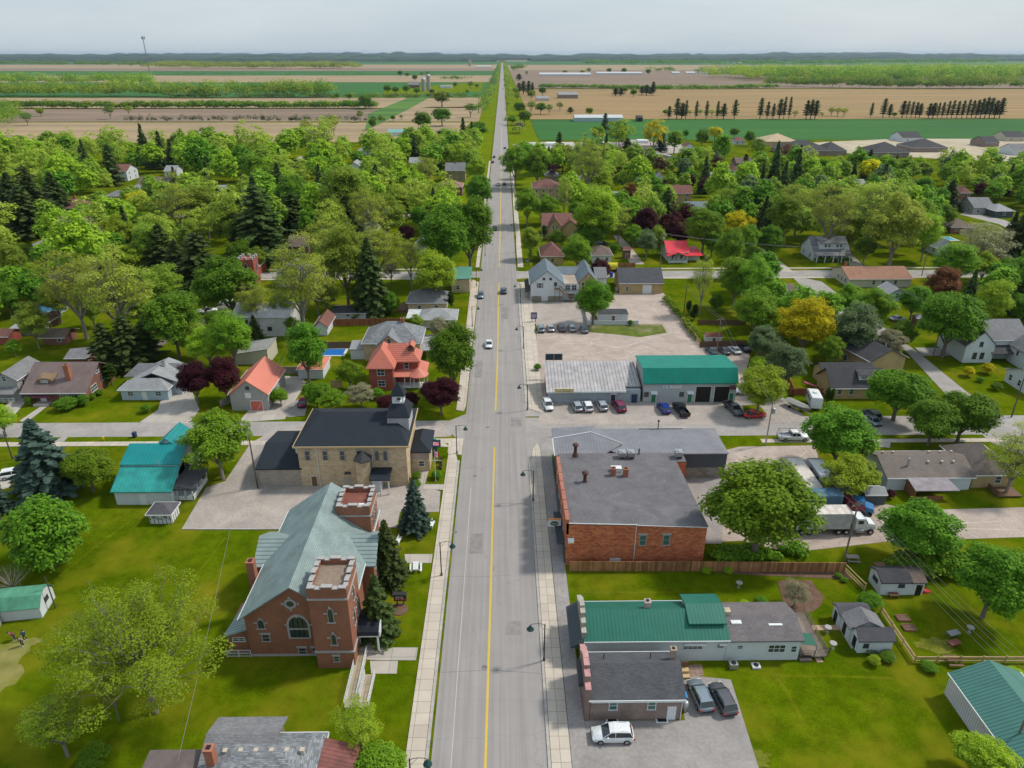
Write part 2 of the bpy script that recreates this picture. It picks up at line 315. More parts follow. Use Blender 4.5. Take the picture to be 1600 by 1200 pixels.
for yy in (229.6, 241.2):
    walk('sidewalk', [(-160, yy), (-9, yy), (-9, yy + 1.3), (-160, yy + 1.3)], CONC, .06)
    walk('sidewalk', [(52, yy), (240, yy), (240, yy + 1.3), (52, yy + 1.3)], CONC, .06)
walk('sidewalk', [(52, 119), (63, 119), (63, 120.4), (52, 120.4)], CONC, .06); walk('sidewalk', [(72, 118.8), (112, 118.8), (112, 120.2), (72, 120.2)], CONC, .06)
sheet('driveway_apron', [(1365, 697), (1390, 700), (1392, 690), (1372, 690)], .03, DRIVE)
# lots
sheet('parking_lot', [(284, 827), (322, 762), (352, 752), (392, 692), (430, 672), (690, 660), (706, 682), (668, 684), (662, 760), (688, 768), (686, 800), (625, 800), (620, 824), (430, 827)], .045, LOT)
kerb('kerb', [(284, 827.5), (430, 827.5), (618, 824.5)], .18, 0, .16, CURB)
sheet('lawn', [(667, 690), (701, 693), (693, 764), (661, 764)], .06, GRASS)
sheet('gravel_lot', [(838, 505), (925, 506), (955, 470), (960, 458), (1037, 458), (1062, 490), (1095, 543), (1160, 537), (1172, 556), (1160, 600), (1245, 640), (1200, 664), (842, 664), (843, 610), (838, 560)], .03, GRAV)
sheet('parking_lot', [(828, 473), (925, 470), (930, 508), (832, 506)], .045, LOT)
sheet('parking_lot', [(845, 627), (1165, 627), (1200, 655), (1180, 664), (846, 664)], .045, LOT)
sheet('side_yard', [(1150, 600), (1180, 580), (1235, 632), (1268, 660), (1170, 662)], .05, LOT)
sheet('weed_strip', [(918, 507), (1034, 507), (1042, 520), (1000, 527), (955, 522), (917, 519)], .06, mat('weeds', (.13, .17, .03), .95, 'grass', (.09, .12, .03), amt=(.3, .25, .16)))
sheet('lawn', [(833, 508), (838, 507), (839, 518), (833, 518)], .07, GRASS)
sheet('lawn', [(1160, 634), (1185, 632), (1198, 647), (1180, 654), (1166, 653)], .07, GRASS)
sheet('gravel_yard', [(1128, 705), (1155, 698), (1275, 696), (1282, 740), (1300, 770), (1352, 784), (1445, 797), (1700, 790), (1700, 836), (1520, 842), (1390, 846), (1265, 860), (1210, 858), (1160, 845), (1098, 848), (1080, 770), (1120, 766)], .03, GRAV)
sheet('side_pavement', [(6.6, 104), (9.3, 104), (9.3, 121.6), (6.6, 121.6)], .031, SIDE, px=False); sheet('side_pavement', [(6.6, 130.5), (11.6, 130.5), (11.6, 140), (6.6, 140)], .031, SIDE, px=False); sheet('side_pavement', [(-13, 117.6), (-5.8, 115), (-5.8, 121.4), (-13, 121.4)], .05, CONC, px=False)
sheet('side_pavement', [(9, 115), (14, 115), (14, 121.6), (9, 121.6)], .035, DARKA, px=False)
sheet('dark_yard', [(1045, 735), (1132, 735), (1128, 850), (1098, 850)], .05, DARKA)
sheet('driveway', [(885, 1126), (1070, 1126), (1062, 1054), (1142, 1062), (1187, 1205), (1187, 1260), (885, 1260)], .03, DARKA)
sheet('driveway', [(372, 660), (445, 655), (478, 598), (470, 588), (440, 588), (415, 612)], .035, DRIVE); sheet('driveway', [(438, 640), (470, 622), (484, 622), (476, 650), (450, 652)], .045, DARKA)
sheet('driveway', [(218, 660), (296, 662), (312, 640), (300, 612), (272, 597), (255, 610), (247, 640)], .03, DRIVE)
sheet('driveway', [(-30, 672), (18, 654), (44, 624), (42, 612), (-10, 645)], .035, DRIVE); sheet('path', [(42, 660), (78, 632), (72, 630), (30, 658)], .045, DRIVE)
sheet('driveway', [(78, 694), (100, 681), (108, 681), (92, 700), (84, 700)], .04, SIDE); sheet('driveway', [(-40, 742), (30, 735), (14, 762), (-40, 775)], .03, DRIVE)
sheet('path', [(560, 1012), (653, 1012), (650, 1032), (590, 1032), (560, 1030)], .04, DRIVE); sheet('path', [(578, 1033), (622, 1033), (620, 1053), (580, 1053)], .05, DRIVE)
sheet('path', [(632, 866), (676, 866), (674, 880), (634, 880)], .04, DRIVE); sheet('path', [(665, 720), (674, 720), (664, 757), (695, 757), (694, 766), (655, 764)], .07, DRIVE)
strip('path', [(1250, 968), (1256, 981), (1314, 981)], .9, .05, mat('buff_path', (.5, .36, .24), .9, stain=.1)); strip('path', [(1256, 981), (1260, 1000), (1281, 1034)], .8, .058, MATS['buff_path']); sheet('patio', [(1300, 958), (1312, 950), (1322, 980), (1342, 1012), (1330, 1014), (1312, 984)], .045, DRIVE)
sheet('patio', [(1070, 1040), (1096, 1038), (1100, 1056), (1072, 1058)], .05, mat('brown_pavers', (.33, .22, .17), .9, 'slab', (.27, .19, .15), s=.6))
sheet('garden_bed', [(1214, 908), (1240, 906), (1268, 907), (1274, 918), (1287, 932), (1283, 946), (1270, 956), (1248, 958), (1226, 955), (1222, 935)], .05, SOIL); sheet('garden_bed', [(1112, 895), (1320, 888), (1332, 906), (1180, 899)], .05, SOIL)
blob('worn_track', 12, 1022, 2.6, 2.2, .025, mat('worn_grass', (.19, .185, .03), .95, 'grass', (.11, .14, .01), amt=(.30, .26, .11)), 3)
blob('worn_track', 38, 1004, 1.9, .8, .028, MATS['worn_grass'], 5); blob('worn_track', -5, 1060, 2.5, 3.5, .027, MATS['worn_grass'], 6); blob('worn_track', 1170, 1185, 2.2, 1.4, .025, MATS['worn_grass'], 8)
blob('worn_track', 1462, 1008, 2.6, 1.3, .025, MATS['worn_grass'], 9)
sheet('lane', [(0, 0), (0, 0), (0, 0)], -5, SIDE) if False else None
sheet('gravel_lane', [(985, 413), (1007, 413), (985, 385), (968, 368), (958, 368), (972, 388)], .03, GRAV)
sheet('driveway', [(1160, 425), (1240, 425), (1215, 405), (1190, 388), (1180, 392), (1195, 410), (1180, 415)], .03, DRIVE); sheet('driveway', [(1327, 415), (1350, 416), (1335, 402), (1325, 400)], .03, DRIVE)
sheet('driveway', [(120, 320), (200, 316), (195, 324), (130, 328)], .03, DRIVE); sheet('driveway', [(130, 318), (158, 303), (163, 306), (145, 320)], .035, DRIVE)
sheet('gravel_lane', [(300, 505), (360, 480), (400, 478), (350, 520), (310, 530)], .03, GRAV)

JN = mat('sealed_crack', (.2, .19, .185), .9)
for yy, x0, x1, k in ((63.5, -5.6, 6.4, .3), (81, -5.6, 3, -.2), (99, -1, 6.4, .2), (146, -5.6, 6.4, 0), (158, -4, 6, .2), (176, -5.6, 6.4, .3), (198, -5.6, 6.4, 0)):
    strip('road_joint', [(x0, yy), ((x0 + x1) / 2, yy + k), (x1, yy - k)], .07, .042, JN, px=False)
for i, (px, py, l) in enumerate(((757, 1043, 'round manhole cover in the left lane before the church tower'), (711, 832, 'small drain cover by the left kerb beside the church'), (762, 668, 'round manhole cover in the junction below the hall'), (742, 744, 'small dark drain cover left of the yellow line'))):
    q = P(px, py); b = MB(); b.lathe([(.36, 0), (.36, .012), (.3, .014), (.01, .014)], n=18); tag(obj('manhole_cover', (b, JN), None, (q.x, q.y, .04)), l, 'manhole cover')

WG = mat('thin_grass', (.125, .15, .005), .95, 'grass', (.10, .13, .003), amt=(.17, .16, .02))
for pts, w in (([(1212, 1058), (1232, 1085), (1258, 1135)], .45), ([(1205, 1056), (1300, 1057), (1395, 1060)], .4), ([(226, 798), (160, 846), (90, 902)], .3), ([(300, 905), (330, 870), (352, 840)], .3), ([(60, 700), (150, 712), (200, 706)], .3), ([(905, 925), (1000, 926), (1100, 924)], .35)): strip('mown_edge', pts, w, .022, WG)
TT = mat('pale_tyre_track', (.56, .47, .40), .95, 'gravel', (.44, .36, .3)); rt = random.Random(12)
for i in range(9):
    cx_, cy_, r0 = 19 + rt.uniform(-5, 12), 163 + rt.uniform(-6, 10), rt.uniform(3, 11); a0 = rt.uniform(0, 6); pts = [(cx_ + r0 * 1.5 * math.cos(a0 + .16 * k), cy_ + r0 * .8 * math.sin(a0 + .16 * k)) for k in range(12)]
    if all(12.5 < p[0] < 44 and 151 < p[1] < 184 for p in pts): strip('tyre_track', pts, .28, .036, TT, px=False)
for pts in ([(1115, 800), (1180, 850), (1260, 846), (1400, 822), (1560, 815)], [(1150, 720), (1215, 745), (1260, 705)], [(1380, 834), (1480, 826), (1590, 828)], [(980, 540), (1050, 520), (1020, 480)], [(860, 560), (960, 548), (1060, 552), (1110, 566)]): strip('tyre_track', pts, .3, .037, TT)
RP = mat('road_patch', (.27, .25, .24), .9, stain=.1)
for x0, x1, y0, y1 in ((-3.2, -1.2, 86, 91), (2.2, 4.2, 69.5, 72), (3.5, 5.6, 126, 130), (-4.8, -3, 150, 160), (1.4, 3.4, 190, 201)): sheet('road_patch', [(x0, y0), (x1, y0 + .1), (x1, y1), (x0 + .1, y1)], .043, RP, px=False)
# ------------------------------------------------------------------ building materials
W_ = lambda n, c, **k: mat(n, c, **k)
BRICK = mat('church_brick', (.34, .13, .065), .9, 'brick', (.24, .09, .05), amt=(.27, .14, .1)); TILE = mat('orange_tile_wall', (.72, .25, .10), .8, 'block', (.48, .115, .05), s=1.25, amt=(.17, .06, .045), bump=.3)
STONE = mat('tan_stone', (.64, .50, .32), .9, 'stone', (.48, .365, .23)); YBRK = mat('yellow_brick', (.48, .35, .17), .9, 'brick', (.4, .29, .14)); GSTN = mat('grey_stone', (.3, .27, .22), .9, 'stone', (.22, .19, .16)); RSTN = mat('rough_stone', (.3, .28, .24), .9, 'stone', (.18, .17, .15), s=1.4)
REDB = mat('red_brick', (.36, .085, .055), .85, 'brick', (.27, .065, .045)); BRNB = mat('brown_brick', (.24, .1, .065), .9, 'brick', (.16, .07, .05)); TAUP = mat('taupe_stucco', (.3, .225, .195), .9)
WSID = mat('white_siding', (.62, .66, .68), .6, 'siding', (.6, .64, .66), amt=(.45, .48, .5), stain=.05); CSID = mat('cream_siding', (.55, .52, .4), .6, 'siding', (.52, .49, .38), stain=.05); GSID = mat('grey_siding', (.36, .36, .34), .7, 'siding', (.33, .33, .31), stain=.05); BSID = mat('blue_siding', (.42, .52, .58), .6, 'siding', (.4, .5, .56), stain=.05); DSID = mat('dark_siding', (.07, .085, .10), .6, 'siding', (.06, .075, .09), stain=.08)
WMET = mat('white_ribbed_metal', (.62, .60, .62), .5, 'ribs', (.36, .34, .36), s=.33, axis='y', stain=.06); GMETW = mat('grey_ribbed_wall', (.44, .47, .47), .5, 'ribs', (.36, .39, .39), s=.4, axis='x', stain=.05)
S_GREY = mat('grey_shingle', (.25, .25, .26), .9, 'shingle', (.17, .17, .18)); S_DARK = mat('dark_shingle', (.075, .075, .082), .9, 'shingle', (.05, .05, .056)); S_BROWN = mat('brown_shingle', (.2, .15, .12), .9, 'shingle', (.14, .105, .09)); S_RED = mat('redbrown_shingle', (.24, .11, .09), .9, 'shingle', (.17, .08, .07)); S_BLK = mat('blue_black_shingle', (.022, .03, .042), .8, 'shingle', (.015, .021, .03), stain=.05); S_LT = mat('light_shingle', (.36, .37, .38), .9, 'shingle', (.28, .29, .3))
S_PATCH = mat('patched_shingle', (.30, .32, .34), .9, 'shingle', (.13, .14, .15), s=1.3); S_ORNG = mat('weathered_shingle', (.38, .2, .13), .9, 'shingle', (.3, .16, .11))
M_CHURCH = mat('verdigris_metal_tiles', (.255, .32, .31), .6, 'shingle', (.215, .28, .275), s=2.6, amt=(.13, .19, .19), stain=.16); M_CHX = mat('verdigris_seams', (.25, .32, .31), .55, 'ribs', (.12, .16, .16), s=.5, axis='y')
M_TEAL = mat('teal_metal', (.01, .23, .235), .45, 'ribs', (.0, .2, .2), s=.6, axis='x', stain=.1); M_TEALF = mat('teal_metal_faded', (.03, .29, .26), .5, 'ribs', (.02, .25, .23), s=.6, axis='x', stain=.2)
M_GREEN = mat('green_metal', (.02, .145, .105), .45, 'ribs', (.013, .1, .072), s=.45, axis='x', stain=.08); M_GRSH = mat('green_shed_metal', (.07, .20, .17), .45, 'ribs', (.035, .11, .09), s=.4, axis='y', stain=.08); M_LGRN = mat('faded_green_roof', (.1, .32, .2), .6, stain=.25)
M_CORAL = mat('coral_metal', (.60, .20, .145), .5, 'ribs', (.54, .17, .12), s=.5, axis='y', stain=.05); M_CTILE = mat('coral_tile_roof', (.56, .18, .125), .5, 'ribs', (.36, .1, .07), s=.35, axis='z', stain=.05); M_RED = mat('red_metal', (.7, .05, .07), .4, 'ribs', (.6, .04, .06), s=.5, axis='x', stain=.05); M_RUST = mat('rusty_red_roof', (.2, .07, .06), .7, 'ribs', (.12, .05, .045), s=.45, axis='y', stain=.3)
M_GREYR = mat('grey_ribbed_roof', (.21, .21, .23), .65, 'ribs', (.165, .165, .185), s=.5, axis='x', stain=.1); M_WAVY = mat('worn_white_roof', (.42, .40, .40), .6, 'ribs', (.25, .235, .24), s=.75, axis='x', stain=.2); M_WHT = mat('white_metal_roof', (.6, .62, .62), .5, stain=.1); M_BLUEG = mat('bluegrey_metal', (.16, .2, .23), .45, 'ribs', (.12, .15, .18), s=.5, axis='y')
M_TAR = mat('tar_roof', (.165, .16, .17), .9, 'gravel', (.12, .115, .125), s=2.2, bump=.1); M_PLATE = mat('weathered_boards', (.19, .155, .145), .85, stain=.3, s=.5); M_BROWNSH = mat('brown_roof_felt', (.16, .1, .08), .9, 'shingle', (.13, .085, .07)); MEMB = mat('red_membrane', (.22, .08, .06), .85); GRVL = mat('tower_gravel', (.3, .23, .18), .95, 'gravel', (.22, .17, .13), s=6)
TRIM = plain('white_trim', (.7, .72, .72), .5); STN = plain('pale_dressed_stone', (.37, .36, .35), .85); SASH = plain('white_sash', (.66, .68, .69), .5); DKTR = plain('dark_trim', (.06, .06, .07), .5); GRNT = plain('green_paint', (.02, .2, .1), .5); WOOD = mat('cedar_boards', (.36, .17, .07), .8, 'board', (.24, .1, .045), s=.6, stain=.25); WOODY = mat('cedar_boards_side', (.32, .15, .06), .8, 'ribs', (.19, .08, .035), s=.16, axis='y', stain=.25); PALEW = plain('pale_lumber', (.52, .38, .2), .8); GREYW = mat('grey_deck', (.25, .2, .17), .85, 'ribs', (.15, .12, .1), s=.2, axis='y', stain=.15)
GLASS = plain('window_glass', (.035, .05, .055), .08, spec=.8); GLASS2 = plain('green_glass', (.06, .14, .12), .15, spec=.7); DARK = plain('dark_opening', (.02, .017, .015), .9); METAL = plain('galvanised', (.42, .43, .44), .4, .6); BLACK = plain('black_paint', (.015, .015, .017), .4); CORALD = plain('coral_door', (.55, .13, .09), .5); WDOOR = plain('white_door', (.72, .74, .74), .5); BRNWD = plain('brown_wood', (.16, .09, .05), .8); REDD = plain('red_paint', (.5, .03, .03), .4); CHIM = mat('chimney_brick', (.38, .14, .08), .9, 'brick', (.28, .1, .06)); VENT = plain('vent_plastic', (.5, .42, .34), .7)
WC = {}
def win_meshes(w, h, style):
    k = (round(w, 2), round(h, 2), style)
    if k in WC: return WC[k]
    fm = {'d': DKTR, 'g': STN}.get(style[0], SASH); t = .09; f = MB()
    f.box(-w / 2 - t, w / 2 + t, -.07, .0, h / 2, h / 2 + t); f.box(-w / 2 - t - .05, w / 2 + t + .05, -.12, .0, -h / 2 - t, -h / 2)
    f.box(-w / 2 - t, -w / 2, -.068, .0, -h / 2, h / 2); f.box(w / 2, w / 2 + t, -.068, .0, -h / 2, h / 2)
    f.box(-w / 2, w / 2, -.055, -.025, -.03, .03)
    if w > 1.0:
        for i in range(1, int(round(w / .6))): x = -w / 2 + w * i / round(w / .6); f.box(x - .03, x + .03, -.056, -.026, -h / 2, h / 2)
    if style[0] == 'g': f.box(-w / 2 - .25, w / 2 + .25, -.09, 0, h / 2 + t, h / 2 + t + .22)
    fr = f.mesh('window', fm); g = MB(); g.box(-w / 2, w / 2, -.022, 0, -h / 2, h / 2); WC[k] = (fr, g.mesh('pane', GLASS2 if 'G' in style else GLASS)); return WC[k]
def window(root, face, u, z, w, h, ext, style='w', label=None, name='window'):
    """ext = (x0,x1,y0,y1) of the walls in the root's frame"""
    fr, gl = win_meshes(w, h, style); o = obj(name, fr, root)
    pos = {'S': (u, ext[2], 0), 'N': (u, ext[3], 180), 'E': (ext[1], u, 90), 'W': (ext[0], u, -90)}[face]
    o.location = (pos[0], pos[1], z); o.rotation_euler = (0, 0, R(pos[2])); obj('pane', gl, o)
    if label: o['label'] = label
    return o
def arch_window(root, face, u, z, w, h, ext, n=1):
    pts = lambda s, y: [(-s * w / 2, y, -h / 2)] + [(s * w / 2, y, -h / 2)] + [(s * w / 2 * math.cos(a), y, h / 2 - w / 2 + s * (w / 2) * math.sin(a) * 1.25) for a in [math.pi * k / 10 for k in range(11)]]
    f = MB(); a, c = pts(1.22, -.09), pts(1, -.09); k = len(a)
    f.loft([[Vector(p) for p in a], [Vector(p) for p in c], [Vector((p[0], 0, p[2])) for p in c], [Vector((p[0], 0, p[2])) for p in a], [Vector(p) for p in a]], close=False)
    f.box(-w / 2 - .22, w / 2 + .22, -.14, 0, -h / 2 - .17, -h / 2 - .001)
    for i in range(1, n): x = -w / 2 + w * i / n; f.box(x - .04, x + .04, -.06, -.03, -h / 2, h / 2 - .1)
    if n > 1: f.box(-w / 2, w / 2, -.065, -.032, -h * .1, -h * .02)
    f.box(-.12, .12, -.15, -.09, h / 2 + .16, h / 2 + .5); f.box(-w / 2 - .5, -w / 2 - .12, -.085, 0, h * .12, h * .12 + .18); f.box(w / 2 + .12, w / 2 + .5, -.085, 0, h * .12, h * .12 + .18)
    o = obj('arched_window', (f, STN), root); g = MB(); g.prism([(p[0], p[2]) for p in c], 0, .03); g.v = [(x, -.03 + .0 - zz, y) for x, y, zz in g.v]; 
    obj('pane', (g, GLASS), o)
    pos = {'S': (u, ext[2], 0), 'E': (ext[1], u, 90), 'W': (ext[0], u, -90)}[face]; o.location = (pos[0], pos[1], z); o.rotation_euler = (0, 0, R(pos[2])); return o
def door(root, face, u, w, h, ext, m=WDOOR, name='door', z=0, label=None):
    b = MB(); b.box(-w / 2, w / 2, -.06, 0, 0, h, 0)
    if w > 2:
        for k in range(1, 4): b.box(-w / 2 + .05, w / 2 - .05, -.075, -.06, h * k / 4 - .02, h * k / 4 + .02, 0)
    else: b.box(-w / 2 + .15, w / 2 - .15, -.075, -.06, h * .55, h * .88, 0); b.box(-w / 2 + .15, w / 2 - .15, -.075, -.06, h * .1, h * .45, 0)
    o = obj(name, (b, m), root); pos = {'S': (u, ext[2], 0), 'N': (u, ext[3], 180), 'E': (ext[1], u, 90), 'W': (ext[0], u, -90)}[face]
    o.location = (pos[0], pos[1], z); o.rotation_euler = (0, 0, R(pos[2]))
    f = MB(); f.box(-w / 2 - .1, -w / 2, -.08, 0, 0, h + .1); f.box(w / 2, w / 2 + .1, -.08, 0, 0, h + .1); f.box(-w / 2, w / 2, -.08, 0, h, h + .1); obj('door_frame', (f, TRIM), o)
    if label: o['label'] = label
    return o
def chimney(parent, x, y, z0, z1, s=.7, m=None, name='chimney'):
    b = MB(); b.box(x - s / 2, x + s / 2, y - s / 2, y + s / 2, z0, z1 - .15); b.box(x - s / 2 - .06, x + s / 2 + .06, y - s / 2 - .06, y + s / 2 + .06, z1 - .15, z1, 0); b.box(x - s / 4, x + s / 4, y - s / 4, y + s / 4, z1, z1 + .12, 1)
    return obj(name, (b, [m or CHIM, BLACK]), parent)
def roofgeo(b, x0, x1, y0, y1, h, kind, rh, axis, ov, t=.18):
    X0, X1, Y0, Y1 = x0 - ov, x1 + ov, y0 - ov, y1 + ov; run = ((y1 - y0) if axis == 'x' else (x1 - x0)) / 2; dz = rh / max(run, .1) * ov
    e = h - dz + t; tp = h + rh + t
    if kind == 'gable':
        if axis == 'x': ym = (y0 + y1) / 2; F = [[(X0, Y0, e), (X1, Y0, e), (X1, ym, tp), (X0, ym, tp)], [(X0, ym, tp), (X1, ym, tp), (X1, Y1, e), (X0, Y1, e)]]
        else: xm = (x0 + x1) / 2; F = [[(X0, Y0, e), (xm, Y0, tp), (xm, Y1, tp), (X0, Y1, e)], [(xm, Y0, tp), (X1, Y0, e), (X1, Y1, e), (xm, Y1, tp)]]
    elif kind == 'hip':
        if axis == 'x': ym = (y0 + y1) / 2; a, c = (X0 + run + ov, ym, tp), (X1 - run - ov, ym, tp); F = [[(X0, Y0, e), (X1, Y0, e), c, a], [(X1, Y1, e), (X0, Y1, e), a, c], [(X0, Y1, e), (X0, Y0, e), a], [(X1, Y0, e), (X1, Y1, e), c]]
        else: xm = (x0 + x1) / 2; a, c = (xm, Y0 + run + ov, tp), (xm, Y1 - run - ov, tp); F = [[(X0, Y0, e), (X1, Y0, e), a], [(X1, Y0, e), (X1, Y1, e), c, a], [(X1, Y1, e), (X0, Y1, e), c], [(X0, Y1, e), (X0, Y0, e), a, c]]
        if (axis == 'x' and c[0] - a[0] < .05) or (axis == 'y' and c[1] - a[1] < .05):
            m = ((X0 + X1) / 2, (Y0 + Y1) / 2, tp); F = [[(X0, Y0, e), (X1, Y0, e), m], [(X1, Y0, e), (X1, Y1, e), m], [(X1, Y1, e), (X0, Y1, e), m], [(X0, Y1, e), (X0, Y0, e), m]]
    elif kind == 'shed':     # low edge: front for axis x ; back if rh < 0
        lo, hi = (h, h + rh) if rh >= 0 else (h - rh, h)
        F = [[(X0, Y0, lo + t), (X1, Y0, lo + t), (X1, Y1, hi + t), (X0, Y1, hi + t)]] if axis == 'x' else [[(X0, Y0, lo + t), (X1, Y0, hi + t), (X1, Y1, hi + t), (X0, Y1, lo + t)]]
    else: F = [[(X0, Y0, h + t), (X1, Y0, h + t), (X1, Y1, h + t), (X0, Y1, h + t)]]
    b.slab(F, t)
def wallgeo(b, x0, x1, y0, y1, h, kind, rh, axis, z0=0):
    if kind == 'gable':
        if axis == 'x': prof = [(y0, z0), (y1, z0), (y1, h), ((y0 + y1) / 2, h + rh), (y0, h)]; b.loft([[(x, p, q) for p, q in prof] for x in (x0, x1)])
        else: prof = [(x0, z0), (x1, z0), (x1, h), ((x0 + x1) / 2, h + rh), (x0, h)]; b.loft([[(p, y, q) for p, q in prof] for y in (y1, y0)])
    elif kind == 'shed':
        lo, hi = (h, h + rh) if rh >= 0 else (h - rh, h)
        if axis == 'x': prof = [(y0, z0), (y1, z0), (y1, hi), (y0, lo)]; b.loft([[(x, p, q) for p, q in prof] for x in (x0, x1)])
        else: prof = [(x0, z0), (x1, z0), (x1, hi), (x0, lo)]; b.loft([[(p, y, q) for p, q in prof] for y in (y1, y0)])
    else: b.box(x0, x1, y0, y1, z0, h)
HOUSES = []
class House:
    def __init__(s, name, label, x0, x1, y0, y1, h, wall, cat='house', rz=0, group=None):
        cx, cy = (x0 + x1) / 2, (y0 + y1) / 2; s.c = (cx, cy); s.root = thing(name, label, cat, (cx, cy, 0), R(rz), group)
        s.ext = (x0 - cx, x1 - cx, y0 - cy, y1 - cy); s.h = h; s.wall = wall; HOUSES.append((cx, cy, x1 - x0, y1 - y0))
    def L(s, x0, x1, y0, y1): return (x0 - s.c[0], x1 - s.c[0], y0 - s.c[1], y1 - s.c[1])
    def block(s, kind, rh, rm, axis='x', ov=.4, ext=None, h=None, wall=None, wn='wall', rn='roof', fascia=True, z0=0):
        e = ext or s.ext; h = h or s.h; b = MB(); wallgeo(b, *e, h, kind, rh, axis, z0); obj(wn, (b, wall or s.wall), s.root)
        b = MB(); roofgeo(b, *e, h, kind, rh, axis, ov); r = obj(rn, (b, rm), s.root); s.roof = r
        if fascia:
            b = MB(); t = .18; run = ((e[3] - e[2]) if axis == 'x' else (e[1] - e[0])) / 2
            if kind in ('hip', 'gable'):
                z = h - rh / max(run, .1) * ov + t; X0, X1, Y0, Y1 = e[0] - ov, e[1] + ov, e[2] - ov, e[3] + ov
                if axis == 'x' or kind == 'hip': b.box(X0, X1, Y0 - .08, Y0 - .002, z - .16, z + .01); b.box(X0, X1, Y1 + .002, Y1 + .08, z - .16, z + .01)
                if axis == 'y' or kind == 'hip': b.box(X0 - .08, X0 - .002, Y0, Y1, z - .16, z + .01); b.box(X1 + .002, X1 + .08, Y0, Y1, z - .16, z + .01)
                obj('gutter', (b, TRIM), s.root)
        return r
    def win(s, face, us, z, w=.9, h=1.2, style='w', ext=None, label=None):
        for u in (us if isinstance(us, (list, tuple)) else [us]): window(s.root, face, u, z, w, h, ext or s.ext, style, label)
    def door(s, face, u, w=.95, h=2.1, m=WDOOR, ext=None, name='door', z=0, label=None): return door(s.root, face, u, w, h, ext or s.ext, m, name, z, label)
    def chim(s, x, y, z0, z1, sz=.7, m=None): chimney(s.roof, x, y, z0, z1, sz, m)
    def part(s, name, b, m, smooth=False): return obj(name, (b, m, smooth), s.root)
def vents(h, pts, s=.35, parent=None):
    for x, y, z in pts:
        b = MB(); b.box(x - s / 2, x + s / 2, y - s / 2, y + s / 2, z - .3, z + .25); b.box(x - s / 2 - .04, x + s / 2 + .04, y - s / 2 - .04, y + s / 2 + .04, z + .25, z + .3); obj('roof_vent', (b, VENT), parent or h.roof)
def railing(parent, p0, p1, h=1.0, m=None, name='railing', z0=None):
    p0 = Vector(p0); p1 = Vector(p1); d = p1 - p0; n = max(1, int(d.length / 1.2)); b = MB()
    for zz in (h, h * .55, h * .12): b.tube(p0 + Vector((0, 0, zz)), p1 + Vector((0, 0, zz)), .035, n=5)
    for i in range(n + 1): q = p0 + d * i / n; b.tube(q, q + Vector((0, 0, h)), .045, n=5)
    k = max(1, int(d.length / .22))
    for i in range(k): q = p0 + d * i / k; b.tube(q + Vector((0, 0, h * .12)), q + Vector((0, 0, h)), .015, n=4)
    return obj(name, (b, m or TRIM), parent)
